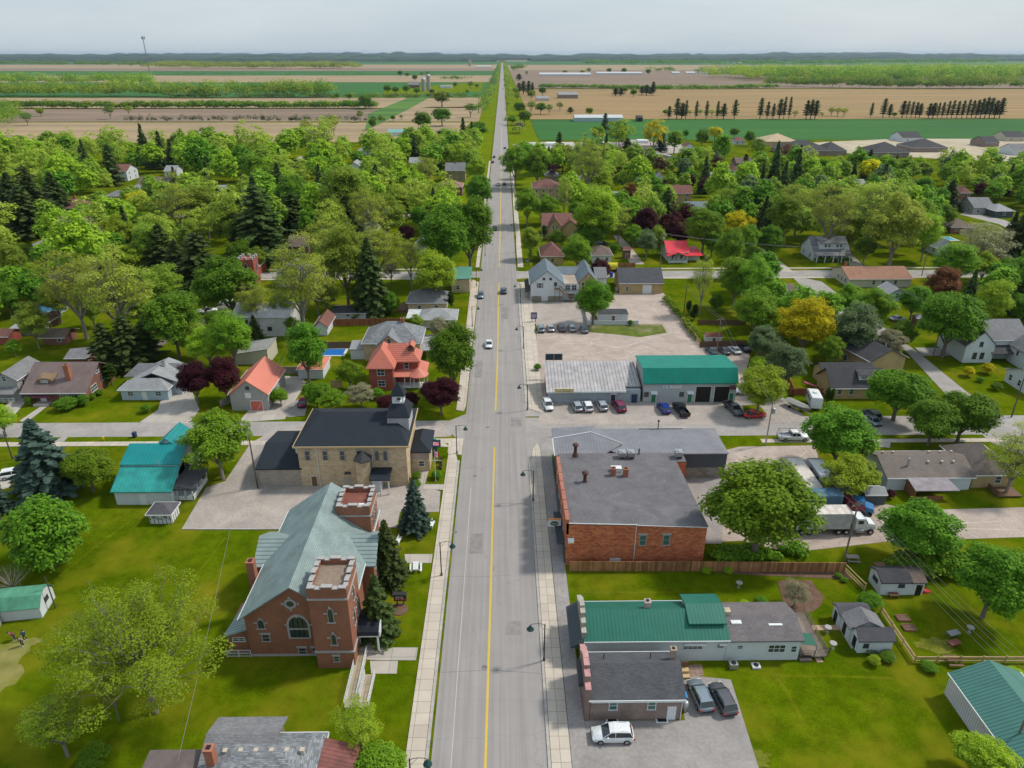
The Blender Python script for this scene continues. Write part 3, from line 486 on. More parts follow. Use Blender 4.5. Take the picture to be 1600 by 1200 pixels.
# ------------------------------------------------------------------ CHURCH
def church():
    h = House('brick_church', 'red brick church with blue grey metal roof and two battlemented corner towers', -29.4, -17.0, 66.4, 88, 6.6, BRICK, 'church')
    e = h.ext; r = h.block('gable', 4.5, M_CHURCH, 'y', .55)
    # cross gables
    for sx, nm in ((-1, 'transept'), (1, 'transept')):
        x0, x1 = (e[0] - 1.6, e[0] + 3) if sx < 0 else (e[1] - 3, e[1] + 1.6); y0, y1 = -1.0, 6.0
        b = MB(); wallgeo(b, x0, x1, y0, y1, 6.2, 'gable', 2.0, 'x'); obj(nm, (b, BRICK), h.root); b = MB(); roofgeo(b, x0, x1, y0, y1, 6.2, 'gable', 2.0, 'x', .35); obj('transept_roof', (b, M_CHX), h.root)
        if sx > 0:
            ex = (x0, x1, y0, y1)
            for u in (.9, 2.5, 4.1): arch_window(h.root, 'E', u, 4.2, .95, 2.4, ex)
            h.win('E', [.9, 2.5, 4.1], 1.3, .8, .9, 'g', ex)
    # front facade
    arch_window(h.root, 'S', 0.2, 4.6, 2.3, 3.0, e, 4); arch_window(h.root, 'S', -4.3, 5.2, .75, 1.2, e); h.win('S', -4.0, 3.0, .85, 1.0, 'g'); h.win('S', [.2, 1.9], .75, .85, 1.05, 'g')
    b = MB(); b.loft([[(-.35 + .75 * math.cos(a) * q, e[2] - d, 8.35 + .75 * math.sin(a) * q) for a in [math.pi * k / 8 for k in range(16)]] for q, d in ((1, 0), (1, .1), (.62, .1), (.62, 0))], 0, False)
    for dx, dz in ((0, .95), (0, -.95), (.95, 0), (-.95, 0)): b.box(-.35 + dx - .14, -.35 + dx + .14, e[2] - .09, e[2], 8.35 + dz - .14, 8.35 + dz + .14)
    o = obj('round_window', (b, STN), h.root); b = MB(); b.loft([[(-.35 + .47 * math.cos(a), e[2] - d, 8.35 + .47 * math.sin(a)) for a in [math.pi * k / 8 for k in range(16)]] for d in (0, .03)]); obj('pane', (b, GLASS), o)
    b = MB(); b.box(e[0] - .05, e[0] + 9, e[2] - .05, e[2], 0, .35); b.box(e[0] - .055, e[0], e[2], 20, 0, .35); h.part('plinth', b, STN)
    # towers
    for (tx0, tx1, ty0, ty1, th, roofm, nm) in ((-20.65, -16.1, 64.4, 70.0, 12.2, GRVL, 'a'), (-21.2, -16.6, 82.5, 87.6, 11.0, MEMB, 'b')):
        a = h.L(tx0, tx1, ty0, ty1); b = MB(); b.box(*a, 0, th - .7)
        obj('tower', (b, BRICK), h.root)
        x0, x1, y0, y1 = a; b = MB(); w = .45
        for q in ((x0 - .05, x1 + .05, y0 - .05, y0 + w), (x0 - .05, x1 + .05, y1 - w, y1 + .05), (x0 - .05, x0 + w, y0 + w, y1 - w), (x1 - w, x1 + .05, y0 + w, y1 - w)): b.box(*q, th - .7, th)
        obj('parapet', (b, BRICK), h.root); b = MB(); b.box(x0 + w, x1 - w, y0 + w, y1 - w, th - .8, th - .55); obj('tower_roof', (b, roofm), h.root)
        b = MB()          # merlons and pale copings
        def cope(xa, xb, ya, yb, z): b.box(xa - .03, xb + .03, ya - .03, yb + .03, z, z + .1)
        for (ya, yb) in ((y0 - .05, y0 + w), (y1 - w, y1 + .05)):
            L = x1 - x0
            for f0, f1, dz in ((0, .2, .16), (.2, .36, 0), (.36, .64, .28), (.64, .8, 0), (.8, 1, .16)): cope(x0 + L * f0 + .035, x0 + L * f1 - .035, ya, yb, th + dz); (b.box(x0 + L * f0 + .1, x0 + L * f1 - .1, ya + .01, yb - .01, th, th + dz, 1) if dz else None)
        for (xa, xb) in ((x0 - .05, x0 + w), (x1 - w, x1 + .05)):
            L = y1 - y0 - 2 * w
            for f0, f1, dz in ((0, .16, .0), (.16, .32, .18), (.32, .44, 0), (.44, .62, .28), (.62, .74, 0), (.74, .9, .18), (.9, 1, 0)): cope(xa, xb, y0 + w + L * f0 + .035, y0 + w + L * f1 - .035, th + dz); (b.box(xa + .01, xb - .01, y0 + w + L * f0 + .12, y0 + w + L * f1 - .12, th, th + dz, 1) if dz else None)
        h.part('battlements', b, [STN, BRICK]); b = MB(); b.box(x0 - .12, x1 + .12, y0 - .12, y1 + .12, th - 1.55, th - 1.35)
        if nm == 'a': b.box(x0 - .15, x1 + .15, y0 - .15, y1 + .15, 2.55, 2.8)
        h.part('stone_band', b, STN)
        if nm == 'a':
            arch_window(h.root, 'S', (x0 + x1) / 2 + .1, 8.3, .6, 1.9, a); arch_window(h.root, 'S', (x0 + x1) / 2 + .1, 4.6, .55, 1.5, a); h.win('S', (x0 + x1) / 2 + .1, 1.5, .6, .8, 'g', a)
            for u in (y0 + 2, y0 + 3.8): arch_window(h.root, 'E', u, 6.2, .55, 1.9, a)
            arch_window(h.root, 'E', y0 + 2.8, 9.2, .5, 1.6, a)
        else:
            for u in (y0 + 1.6, y0 + 3.4): arch_window(h.root, 'E', u, 7.8, .55, 2.2, a)
            b = MB(); b.box(x1 - 1.7, x1 - .9, y0 + .7, y0 + 1.3, th - .55, th - .2); h.part('roof_hatch', b, TRIM)
    # chimney on the west eave, lean-to with seamed roof
    chimney(h.root, e[0] - 1.2, -3.4, 0, 8.9, .95, m=CHIM)
    a = (e[0] - 2.9, e[0], -10.3, -4.6); b = MB(); wallgeo(b, *a, 2.9, 'shed', 1.2, 'y'); obj('lean_to', (b, BRICK), h.root); b = MB(); b.slab([[(a[0] - .3, a[2] - .3, 3.0), (a[1], a[2] - .3, 4.2), (a[1], a[3] + .3, 4.2), (a[0] + .6, a[3] + .3, 3.2)]], .15); obj('lean_to_roof', (b, M_CHX), h.root)
    h.win('S', e[0] - 1.4, 2.3, 1.4, .5, 'w', a); railing(h.root, (a[0] - .1, a[2] - .6, 0), (a[1], a[2] - .6, 0), 1.1)
    # barrel-roofed entry canopy on the tower's east side
    ex = h.L(-16.1, -13.4, 66.6, 70.4); b = MB(); n = 8
    arc = [((ex[2] + ex[3]) / 2 - 1.95 * math.cos(math.pi * k / n), 3.0 + 1.15 * math.sin(math.pi * k / n)) for k in range(n + 1)]; inn = [(y * .94 + (ex[2] + ex[3]) / 2 * .06, z - .12) for y, z in arc]
    b.loft([[(x, y, z) for y, z in arc + inn[::-1]] for x in (ex[0], ex[1])]); h.part('canopy_roof', b, S_BLK)
    b = MB(); b.loft([[(x, y, z) for y, z in [(ex[2] - .1, 2.8), (ex[3] + .1, 2.8)] + [(q[0], q[1] + .02) for q in arc[::-1]]] for x in (ex[1] + .002, ex[1] + .15)])
    for y in (ex[2] + .1, ex[3] - .1):
        b.box(ex[1] - .3, ex[1] - .1, y - .1, y + .1, .3, 2.95); b.box(ex[0] + .1, ex[1] - .1, y - .08, y + .08, 2.72, 2.9)
    h.part('canopy_frame', b, TRIM)
    b = MB(); b.box(ex[0], ex[1] + .2, ex[2], ex[3], 0, .45); h.part('entrance_landing', b, DRIVE); door(h.root, 'E', (ex[2] + ex[3]) / 2, 1.7, 2.2, h.L(-20, -16.1, 64, 70), TRIM, z=.45)
    # snow-proof ramp
    rp = thing('access_ramp', 'long wooden wheelchair ramp with white railings folding back beside the church tower', 'ramp', (-14.9, 61.5, 0))
    p = [P(556, 1086), P(594, 1090), P(612, 1047), P(600, 1047)]; b = MB()
    x0, x1, y0, y1 = -1.35, 1.35, -3.2, 5.0
    b.loft([[(x0, y1, 0), (-.12, y1, 0), (-.12, y1, .5), (x0, y1, .5)], [(x0, y0, 0), (-.12, y0, 0), (-.12, y0, .3), (x0, y0, .3)]]); b.loft([[(.12, y1 - 3.2, 0), (x1, y1 - 3.2, 0), (x1, y1 - 3.2, .06), (.12, y1 - 3.2, .06)], [(.12, y0, 0), (x1, y0, 0), (x1, y0, .295), (.12, y0, .295)]]); b.box(-.12, .12, y0, y0 + 1.3, 0, .29)
    obj('deck', (b, mat('ramp_boards', (.42, .35, .25), .85, 'ribs', (.3, .25, .18), s=.15, axis='y')), rp)
    railing(rp, (x0, y1, .4), (x0, y0, .25)); railing(rp, (x0, y0, .25), (x1, y0, .25)); railing(rp, (x1, y0, .25), (x1, 1.6, 0)); railing(rp, (-.16, y1, .4), (-.16, y0 + 1.3, .25)); railing(rp, (.16, 1.6, .1), (.16, y0 + 1.3, .25))
church()
# ------------------------------------------------------------------ STONE HALL
def hall():
    h = House('stone_hall', 'two storey tan stone hall with black hipped roof and little bell cupola', -32.9, -14.5, 104.9, 118.2, 8.1, STONE, 'hall'); e = h.ext
    b = MB(); wallgeo(b, *e, 8.1, 'flat', 0, 'x'); obj('wall', (b, STONE), h.root)
    b = MB(); X0, X1, Y0, Y1 = e[0] - .5, e[1] + .5, e[2] - .5, e[3] + .5; z0, z1 = 8.1, 10.9; a, c = (e[0] + 3.0, .3, z1), (e[1] - 3.0, .3, z1)
    b.slab([[(X0, Y0, z0), (X1, Y0, z0), c, a], [(X1, Y1, z0), (X0, Y1, z0), a, c], [(X0, Y1, z0), (X0, Y0, z0), a], [(X1, Y0, z0), (X1, Y1, z0), c]], .25); r = obj('roof', (b, S_BLK), h.root); h.roof = r
    b = MB(); b.box(X0, X1, Y0 - .12, Y0 - .003, z0 - .25, z0 + .02); b.box(X1 + .003, X1 + .12, Y0, Y1, z0 - .25, z0 + .02); b.box(X0 - .12, X0 - .003, Y0, Y1, z0 - .25, z0 + .02); h.part('gutter', b, PALEW)
    b = MB()
    for x in (e[0] + 3.2, e[0] + 12.6): b.tube((x, e[2] - .08, 0), (x, e[2] - .08, 8), .06, n=6)
    h.part('downpipe', b, TRIM)
    for u in (-7.6, -4.6, -1.7, 1.2): h.win('S', u, 6.1, .75, 1.7, 'g')
    for u in (4.2, 5.6): arch_window(h.root, 'S', u, 6.0, .65, 1.7, e)
    h.door('S', -7.0, .95, 2.0, BRNWD); h.win('S', -1.1, 2.6, .9, .35, 'd'); h.win('S', 1.5, 2.2, .6, 1.8, 'g')
    b = MB(); b.box(-1.9, -.8, e[2] - .04, e[2], .1, 1.9); h.part('blocked_doorway', b, mat('pale_block', (.5, .43, .34), .9))
    # east wall tower with pale cheeks, skirt roof and cupola
    cx, cy = e[1] - 1.75, .3; b = MB(); b.box(cx - 1.85, e[1] + .12, cy - 2.6, cy + 2.6, 8.05, 11.0); h.part('tower_cheek', b, mat('pale_gable', (.45, .45, .46), .8, 'siding', (.42, .42, .43)))
    cu = MB(); cu.slab([[(cx - 2.05, cy - 2.8, 11.1), (cx + 2.1, cy - 2.8, 11.1), (cx + 1.1, cy - 1.1, 12.95), (cx - 1.1, cy - 1.1, 12.95)], [(cx + 2.1, cy - 2.8, 11.1), (cx + 2.1, cy + 2.8, 11.1), (cx + 1.1, cy + 1.1, 12.95), (cx + 1.1, cy - 1.1, 12.95)], [(cx + 2.1, cy + 2.8, 11.1), (cx - 2.05, cy + 2.8, 11.1), (cx - 1.1, cy + 1.1, 12.95), (cx + 1.1, cy + 1.1, 12.95)], [(cx - 2.05, cy + 2.8, 11.1), (cx - 2.05, cy - 2.8, 11.1), (cx - 1.1, cy - 1.1, 12.95), (cx - 1.1, cy + 1.1, 12.95)], [(cx - 1.1, cy - 1.1, 12.95), (cx + 1.1, cy - 1.1, 12.95), (cx + 1.1, cy + 1.1, 12.95), (cx - 1.1, cy + 1.1, 12.95)]], .12); h.part('cupola_skirt', cu, S_BLK)
    b = MB()
    for sx in (-1, 1):
        for sy in (-1, 1): b.box(cx + sx * .85 - .14, cx + sx * .85 + .14, cy + sy * .85 - .14, cy + sy * .85 + .14, 12.9, 14.3)
    b.box(cx - 1, cx + 1, cy - 1, cy + 1, 12.85, 13.15); b.box(cx - 1.02, cx + 1.02, cy - 1.02, cy + 1.02, 14.1, 14.4); b.tube((cx, cy, 14.1), (cx, cy, 13.7), .1, n=6, mi=1); b.lathe([(.42, 13.3), (.3, 13.5), (.18, 13.8), (.02, 13.85)], (cx, cy, 0), 10, 1)
    h.part('belfry', b, [TRIM, DKTR]); b = MB(); b.slab([[(cx - 1.25, cy - 1.25, 14.45), (cx + 1.25, cy - 1.25, 14.45), (cx, cy, 16.6)], [(cx + 1.25, cy - 1.25, 14.45), (cx + 1.25, cy + 1.25, 14.45), (cx, cy, 16.6)], [(cx + 1.25, cy + 1.25, 14.45), (cx - 1.25, cy + 1.25, 14.45), (cx, cy, 16.6)], [(cx - 1.25, cy + 1.25, 14.45), (cx - 1.25, cy - 1.25, 14.45), (cx, cy, 16.6)]], .08); b.tube((cx, cy, 16.5), (cx, cy, 17.2), .04, n=5); h.part('cupola_roof', b, S_BLK)
    # stair tower, porch
    tx, ty = 1.9, e[2] - .75; b = MB(); b.loft([[(tx + 1.35 * math.cos(R(30 + 60 * k)), ty + 1.35 * math.sin(R(30 + 60 * k)), z) for k in range(6)] for z in (0, 5.9)]); h.part('stair_turret', b, STONE); b = MB(); b.loft([[(tx + q * math.cos(R(30 + 60 * k)), ty + q * math.sin(R(30 + 60 * k)), z) for k in range(6)] for q, z in ((1.65, 5.85), (1.65, 6.0), (.05, 7.3))]); h.part('turret_roof', b, S_DARK)
    p = (3.3, 6.4, e[2] - 3.0, e[2]); b = MB(); b.slab([[(p[0] - .2, p[2] - .2, 3.1), (p[1] + .2, p[2] - .2, 3.1), (p[1] + .2, p[3], 3.7), (p[0] - .2, p[3], 3.7)]], .15); h.part('porch_roof', b, S_BLK); b = MB()
    for x in (p[0] + 1.6, p[1] - .1): b.box(x - .1, x + .1, p[2], p[2] + .2, 0, 3.0)
    b.box(p[0], p[1], p[2] - .15, p[2] + .1, 2.85, 3.0); h.part('porch_post', b, TRIM); b = MB(); b.box(p[0], p[0] + 1.5, p[2] + 1.0, p[3], 0, 2.8); h.part('vestibule', b, WSID)
    # annexes
    a = h.L(-40.2, -32.95, 105.0, 118); b = MB(); wallgeo(b, *a, 3.5, 'gable', 1.3, 'x'); obj('annex_wall', (b, mat('pale_stone', (.42, .37, .3), .9, 'stone', (.36, .31, .26))), h.root); b = MB(); roofgeo(b, *a, 3.5, 'gable', 1.3, 'x', .35); obj('annex_roof', (b, S_BLK), h.root)
    b = MB(); b.box(a[1] - 1.5, a[1] - .3, -3, -2.0, 4, 5.3); b.tube((a[1] - .8, -1.6, 4.5), (a[1] - .8, -1.6, 6.4), .3); b.lathe([(.5, 6.3), (.5, 6.6), (.1, 6.7)], (a[1] - .8, -1.6, 0)); h.part('roof_unit', b, TRIM)
    a = h.L(-14.45, -11.2, 109.5, 117); b = MB(); b.box(*a, 0, 2.5); obj('entrance_wall', (b, STONE), h.root); b = MB(); b.box(a[0], a[1] - .02, a[2] + .02, a[3], 2.5, 4.2); obj('entrance_siding', (b, mat('beige_siding', (.42, .36, .33), .8, 'siding', (.4, .34, .31))), h.root); b = MB(); roofgeo(b, *a, 4.2, 'hip', 1.2, 'y', .35); obj('entrance_roof', (b, S_BLK), h.root); h.win('S', (a[0] + a[1]) / 2 + .2, 1.6, .9, 1.0, 'w', a)
hall()
# ------------------------------------------------------------------ RIGHT SIDE SHOPS
def tile_shop():
    h = House('brick_shop', 'two storey orange tiled brick shop with flat dark tar roof beside the wood fence', 11.0, 31.2, 83.3, 103, 7.0, TILE, 'shop'); e = h.ext
    b = MB(); b.loft([[(x, e[2], 0), (x, e[3], 0), (x, e[3], z - 1.2), (x, e[2], z)] for x, z in ((e[0], 7.4), (e[1], 6.6))]); h.part('wall', b, TILE)
    b = MB(); b.slab([[(e[0] + .3, e[2] - .05, 7.45), (e[1] + .1, e[2] - .05, 6.8), (e[1] + .1, e[3], 5.55), (e[0] + .3, e[3], 6.3)]], .16); r = h.part('roof', b, M_TAR); h.roof = r
    b = MB()
    for k in range(7): y = e[2] + 2.8 * k; z = 8.0 - 1.2 * k / 7; b.box(e[0] - .12, e[0] + .35, y + (.0), y + 2.3, 5.5, z); b.box(e[0] - .17, e[0] + .4, y - .05, y + 2.35, z, z + .12, 1)
    h.part('parapet', b, [TILE, mat('parapet_cap', (.42, .17, .12), .8)])
    b = MB(); b.tube((e[0] + .3, e[2] - .08, 7.5), (e[0] + 10.2, e[2] - .08, 7.15), .07, n=5); b.tube((e[0] + 10.2, e[2] - .08, 7.05), (e[1] + .1, e[2] - .08, 6.6), .07, n=5); b.tube((e[0] + 10, e[2] - .08, 0), (e[0] + 10, e[2] - .08, 7), .06, n=5); h.part('gutter', b, TRIM)
    h.win('S', [1.0, 4.4], 4.4, .85, 1.7, 'gG'); b = MB(); b.box(-3.6, -2.0, e[2] - .06, e[2], .6, 1.2); h.part('vent_panel', b, TRIM); b = MB(); b.box(4.0, 5.0, e[2] - .05, e[2], .8, 1.8); h.part('bricked_window', b, TILE)
    for (x, y) in ((-1.4, 4.6), (.6, 4.4)): chimney(r, x, y, 5.9, 7.7, .75)
    b = MB(); b.box(-1.5, .2, 5.6, 6.6, 6, 6.9); obj('roof_hatch', (b, TRIM), r)
    for (x, y) in ((-6.2, 2.2), (-6.9, 11)):
        b = MB(); b.tube((x, y, 6), (x, y, 8), .28, n=10); b.lathe([(.28, 7.9), (.55, 8.2), (.55, 8.35), (.3, 8.6)], (x, y, 0), 10); b.lathe([(.6, 6.1), (.28, 6.9)], (x, y, 0), 10); obj('vent_stack', (b, plain('rusty_brown', (.09, .035, .03), .6)), r)
    b = MB(); b.box(e[0] - .13, e[0] - .01, e[2] + .2, e[3] - 1, .3, 3.2, 0); b.box(e[0] - 1.2, e[0] - .13, e[2] + 1, e[2] + 9, 3.0, 3.15, 0); h.part('shop_front', b, DSID)
    for k in range(4): window(h.root, 'W', e[2] + 3 + 4.2 * k, 5.2, 1.0, 1.5, (e[0] - .12, 0, 0, 0), 'g')
    # projecting sign
    s = thing('hanging_sign', 'white projecting shop sign with dark green oval and orange top light', 'sign', (9.7, 88.7, 0)); b = MB(); b.box(-1.0, 1.0, -.12, .12, 3.0, 4.2); obj('sign_panel', (b, TRIM), s); b = MB(); b.box(-1.0, 1.0, -.14, .14, 4.25, 4.35); obj('light_bar', (b, plain('orange_bar', (.75, .28, .08), .5)), s)
    b = MB(); b.loft([[(.62 * math.cos(a), -.12 - d, 3.6 + .4 * math.sin(a)) for a in [math.pi * k / 12 for k in range(24)]] for d in (0, .03)]); obj('oval_emblem', (b, plain('sign_green', (.01, .1, .03), .5)), s); marks('sign_lettering', .9, .22, (.03, -.155, 3.48), s, TRIM, 3, 7)
    b = MB(); b.box(-.55, .3, -.1, .1, 1.6, 2.9); obj('lower_panel', (b, METAL), s); b = MB(); b.tube((1, 0, 4), (1.5, 0, 4), .05); b.tube((1, 0, 3.2), (1.5, 0, 3.2), .05); obj('bracket', (b, BLACK), s)
    s = thing('wall_lamp', 'white and yellow lamp box fixed to the orange brick wall corner', 'lamp', (11.7, 83.2, 4.6)); b = MB(); b.loft([[(-.45, 0, -.25), (.45, 0, -.25), (.45, 0, .35), (-.45, 0, .35)], [(-.4, -.6, -.2), (.4, -.6, -.2), (.4, -.6, .05), (-.4, -.6, .05)]]); obj('housing', (b, TRIM), s); b = MB(); b.box(-.1, .38, -.63, -.6, -.18, 0); obj('lens', (b, plain('amber', (.8, .5, .1), .4)), s)
def marks(name, w, h, loc, parent, m, seed=1, n=8):
    """a row of small letter-like strokes, as unreadable as on the real board"""
    q = random.Random(seed); b = MB(); cw = w / n
    for i in range(n):
        x = -w / 2 + i * cw
        if q.random() < .12: continue
        b.box(x, x + cw * .22, -.012, 0, 0, h); k = q.randint(0, 3)
        if k != 1: b.box(x + cw * .22, x + cw * .72, -.012, 0, h * .8, h)
        if k != 0: b.box(x + cw * .22, x + cw * .72, -.012, 0, 0, h * .2)
        if k > 1: b.box(x + cw * .52, x + cw * .72, -.012, 0, h * .2, h * .8)
    o = obj(name, (b, m), parent); o.location = loc; return o
def text(name, body, size, loc, parent, m, rx=90, rz=0, shear=0, ext=.01):
    c = bpy.data.curves.new(name, 'FONT'); c.body = body; c.size = size; c.extrude = ext; c.align_x = 'CENTER'; c.align_y = 'BOTTOM'; c.shear = shear; c.materials.append(m)
    o = bpy.data.objects.new(name, c); scene.collection.objects.link(o); o.parent = parent; o.location = loc; o.rotation_euler = (R(rx), 0, R(rz)); return o
tile_shop()
def metal_hall():
    h = House('metal_clad_shop', 'long grey metal roofed shop with slate blue cladding on a rough stone base', 13, 40.9, 106.5, 115.2, 5.0, DSID, 'shop'); e = h.ext
    b = MB(); b.box(22.5 - h.c[0], e[1], e[2], e[3], 2.6, 5.2); h.part('cladding', b, DSID); b = MB(); b.box(22.5 - h.c[0] + .02, e[1] - .03, e[2] + .03, e[3], 0, 2.6); h.part('stone_wall', b, RSTN)
    b = MB(); b.box(32 - h.c[0], e[1] + .06, e[2] - .08, e[2], 2.3, 5.2); h.part('cladding_bay', b, DSID)
    b = MB(); b.slab([[(22 - h.c[0], e[2] - .3, 5.25), (e[1] + .2, e[2] - .3, 5.25), (e[1] - 2, e[3] - 1, 5.55), (13.4 - h.c[0], e[3] - 1, 5.55)], [(e[1] + .2, e[2] - .3, 5.25), (e[1] + .2, e[3] + .3, 5.2), (e[1] - 2, e[3] - 1, 5.55)], [(13.4 - h.c[0], e[3] - 1, 5.55), (e[1] - 2, e[3] - 1, 5.55), (e[1] + .2, e[3] + .3, 5.2), (13.4 - h.c[0], e[3] + .3, 5.2)]], .2); h.roof = h.part('roof', b, M_GREYR)
    a = h.L(11.2, 23, 106.3, 113.2); b = MB(); b.box(a[0], a[1] - .5, a[2], a[3], 0, 4.6); h.part('front_wing_wall', b, DSID)
    xm = -9.2; b = MB(); b.slab([[(a[0] - .3, a[2] - .3, 5.1), (a[1] - 4, a[2] - .3, 5.1), (a[1], a[3] - 4.2, 5.7), (xm, a[3] - .8, 6.2), (a[0] - .3, a[3] - 1.5, 5.3)], [(a[0] - .3, a[3] - 1.5, 5.3), (xm, a[3] - .8, 6.2), (a[0] - .3, a[3] + 2.5, 5.3)], [(xm, a[3] - .8, 6.2), (a[1], a[3] - 4.2, 5.7), (xm + 1, a[3] + 2.4, 5.75), (a[0] - .3, a[3] + 2.5, 5.3)]], .25); h.part('front_wing_roof', b, M_GREYR)
    b = MB(); b.tube((xm, a[3] - .8, 6.25), (a[1], a[3] - 4.2, 5.75), .09, n=5); b.tube((xm, a[3] - .8, 6.25), (a[0] - .3, a[3] - 1.5, 5.35), .09, n=5); b.tube((a[0] - .35, a[2] - .3, 5.1), (a[0] - .35, a[3] - 1.5, 5.3), .09, n=5); h.part('roof_trim', b, TRIM)
    b = MB(); a2 = h.L(11.5, 33, 103.2, 106.2); b.box(*a2, 0, 5.3); h.part('link_wall', b, TILE); b = MB(); b.box(a2[0], a2[1], a2[2] + .02, a2[3], 5.3, 5.45); h.part('link_roof', b, M_TAR)
    for x in (-4.7, -3.2, 5.0):
        b = MB(); b.box(x - .6, x + .6, a2[2] + .8, a2[3] - .8, 5.9, 6.7); b.lathe([(.45, 6.7), (.45, 6.8), (.05, 6.85)], (x, a2[2] + 1.5, 0), 10); 
        for q in (-.5, .5): b.box(x + q - .05, x + q + .05, a2[2] + .9, a2[3] - .9, 5.45, 5.9)
        obj('air_conditioner', (b, METAL), h.roof)
    b = MB(); b.tube((-1.6, -5.2, 5), (-1.6, -5.2, 6.6), .12, n=6); h.part('flue', b, BLACK); b = MB(); b.tube((3.5, e[3] - .5, 5.2), (3.5, e[3] - .5, 7.2), .09); b.tube((0, e[3] - .4, 5.5), (8, e[3] - .4, 5.5), .06); b.lathe([(.25, 7.1), (.1, 7.4)], (3.5, e[3] - .5, 0)); h.part('flue', b, BLACK)
metal_hall()
def green_pub():
    h = House('green_roofed_shop', 'long white sided shop with ribbed green metal roof and stepped stone front', 12.0, 29.2, 65.0, 71.4, 3.5, WSID, 'shop'); e = h.ext; h.block('gable', 1.7, M_GREEN, 'x', .3)
    b = MB()
    for k, z in enumerate((4.5, 5.2, 5.9, 6.2, 5.9, 5.2, 4.6)): y = e[2] + .1 + k * .93; b.box(e[0] - .5, e[0] - .05, y, y + .9, 0, z); b.box(e[0] - .57, e[0] + .02, y - .02, y + .92, z, z + .15, 1)
    h.part('stepped_front', b, [mat('buff_block', (.38, .33, .27), .9, 'block', (.33, .28, .23)), mat('coping', (.45, .42, .36), .9)]); b = MB(); b.slab([[(e[0] - 1.9, e[2] - .3, 2.7), (e[0] - .5, e[2] - .3, 3.6), (e[0] - .5, e[3] + .3, 3.6), (e[0] - 1.9, e[3] + .3, 2.7)]], .12); b.box(e[0] - 1.9, e[0] - .5, e[2] - .28, e[2] - .2, 2.5, 2.7); h.part('awning', b, DSID)
    chimney(h.roof, -.6, .7, 4.6, 6.1, .7, m=mat('pale_chimney', (.5, .42, .38), .9))
    d = (e[1] - 4.2, e[1] - .2, e[2] + 1.5, e[3] - .3); b = MB(); b.box(*d, 3.6, 4.8); h.part('dormer_wall', b, WSID); b = MB(); roofgeo(b, d[0], d[1], d[2], d[3], 4.8, 'gable', .7, 'x', .35); h.part('dormer_roof', b, M_GREEN)
    b = MB(); b.box(3.3, 6.0, e[2] - .5, e[2], 2.9, 3.05); b.box(7.6, 9.2 - .7, e[2] - .5, e[2], 2.9, 3.05); h.part('window_awning', b, TRIM); h.win('S', 4.5, 2.3, 2.3, .6, 'w'); h.win('S', 7.9, 2.4, .8, .5, 'w')
    w = h.L(29.25, 38.3, 65.0, 71.2); b = MB(); wallgeo(b, *w, 3.3, 'gable', 1.0, 'x'); obj('rear_wing_wall', (b, WSID), h.root); b = MB(); roofgeo(b, *w, 3.3, 'gable', 1.0, 'x', .3); rr = obj('rear_wing_roof', (b, mat('mauve_grey_shingle', (.2, .18, .185), .9, 'shingle', (.15, .135, .14))), h.root)
    h.win('S', (w[0] + w[1]) / 2 + 1.7, 1.9, 2.0, 1.1, 'w', w); h.win('S', w[0] + 1.7, 2.2, .6, .5, 'w', w); h.win('S', w[1] - .7, 1.8, .6, .9, 'w', w)
    b = MB(); b.box(w[0] + .2, w[0] + 1.1, w[2] + 3, w[2] + 3.8, 4, 5.0); obj('chimney', (b, mat('cream_block', (.55, .48, .35), .9)), rr); b = MB(); b.box(w[0] + .9, w[0] + 2.2, w[2] + 1.8, w[2] + 2.5, 3.9, 4.25); b.box(w[0] + 5.5, w[0] + 7.2, w[2] + 1.6, w[2] + 2.2, 3.8, 4.1); obj('skylight', (b, TRIM), rr)
    # deck behind
    dk = thing('timber_deck', 'grey wooden deck with railings and green awning behind the white shop', 'deck', (40.2, 68.2, 0)); b = MB(); b.box(-1.8, 1.8, -3.2, 4.5, .35, .5); obj('boards', (b, GREYW), dk); railing(dk, (1.8, -3.2, .5), (1.8, 4.5, .5), m=GREYW); railing(dk, (-1.6, -3.2, .5), (1.8, -3.2, .5), m=GREYW); b = MB(); b.box(-1.7, -.2, -3.6, -2.9, 0, .3); b.box(-1.7, -.2, -3.2, -2.9, .3, .5); obj('steps', (b, GREYW), dk)
    b = MB(); b.slab([[(-1.75, -3.0, 2.4), (.3, -3.0, 2.1), (.3, -1, 2.1), (-1.75, -1, 2.4)]], .05); b.tube((.3, -3, .5), (.3, -3, 2.1), .04); obj('awning', (b, plain('green_canvas', (.02, .12, .08), .8)), dk)
    for x, lab in ((29.4, 'grey air conditioner box on the grass against the white shop wall'), (32.2, 'pale hatch box lying on the grass by the white shop wall')):
        a = thing('air_conditioner' if x < 30 else 'cellar_hatch', lab, 'air conditioner' if x < 30 else 'hatch', (x + .6, 63.9, 0)); b = MB(); b.box(-.5, .5, -.4, .4, .05, .75 if x < 30 else .35); obj('casing', (b, METAL if x < 30 else TRIM), a); b = MB(); z = .75 if x < 30 else .35; b.lathe([(.32, z), (.32, z + .04), (.03, z + .05)], (0, 0, 0), 12); obj('fan_grille' if x < 30 else 'handle', (b, BLACK), a)
green_pub()
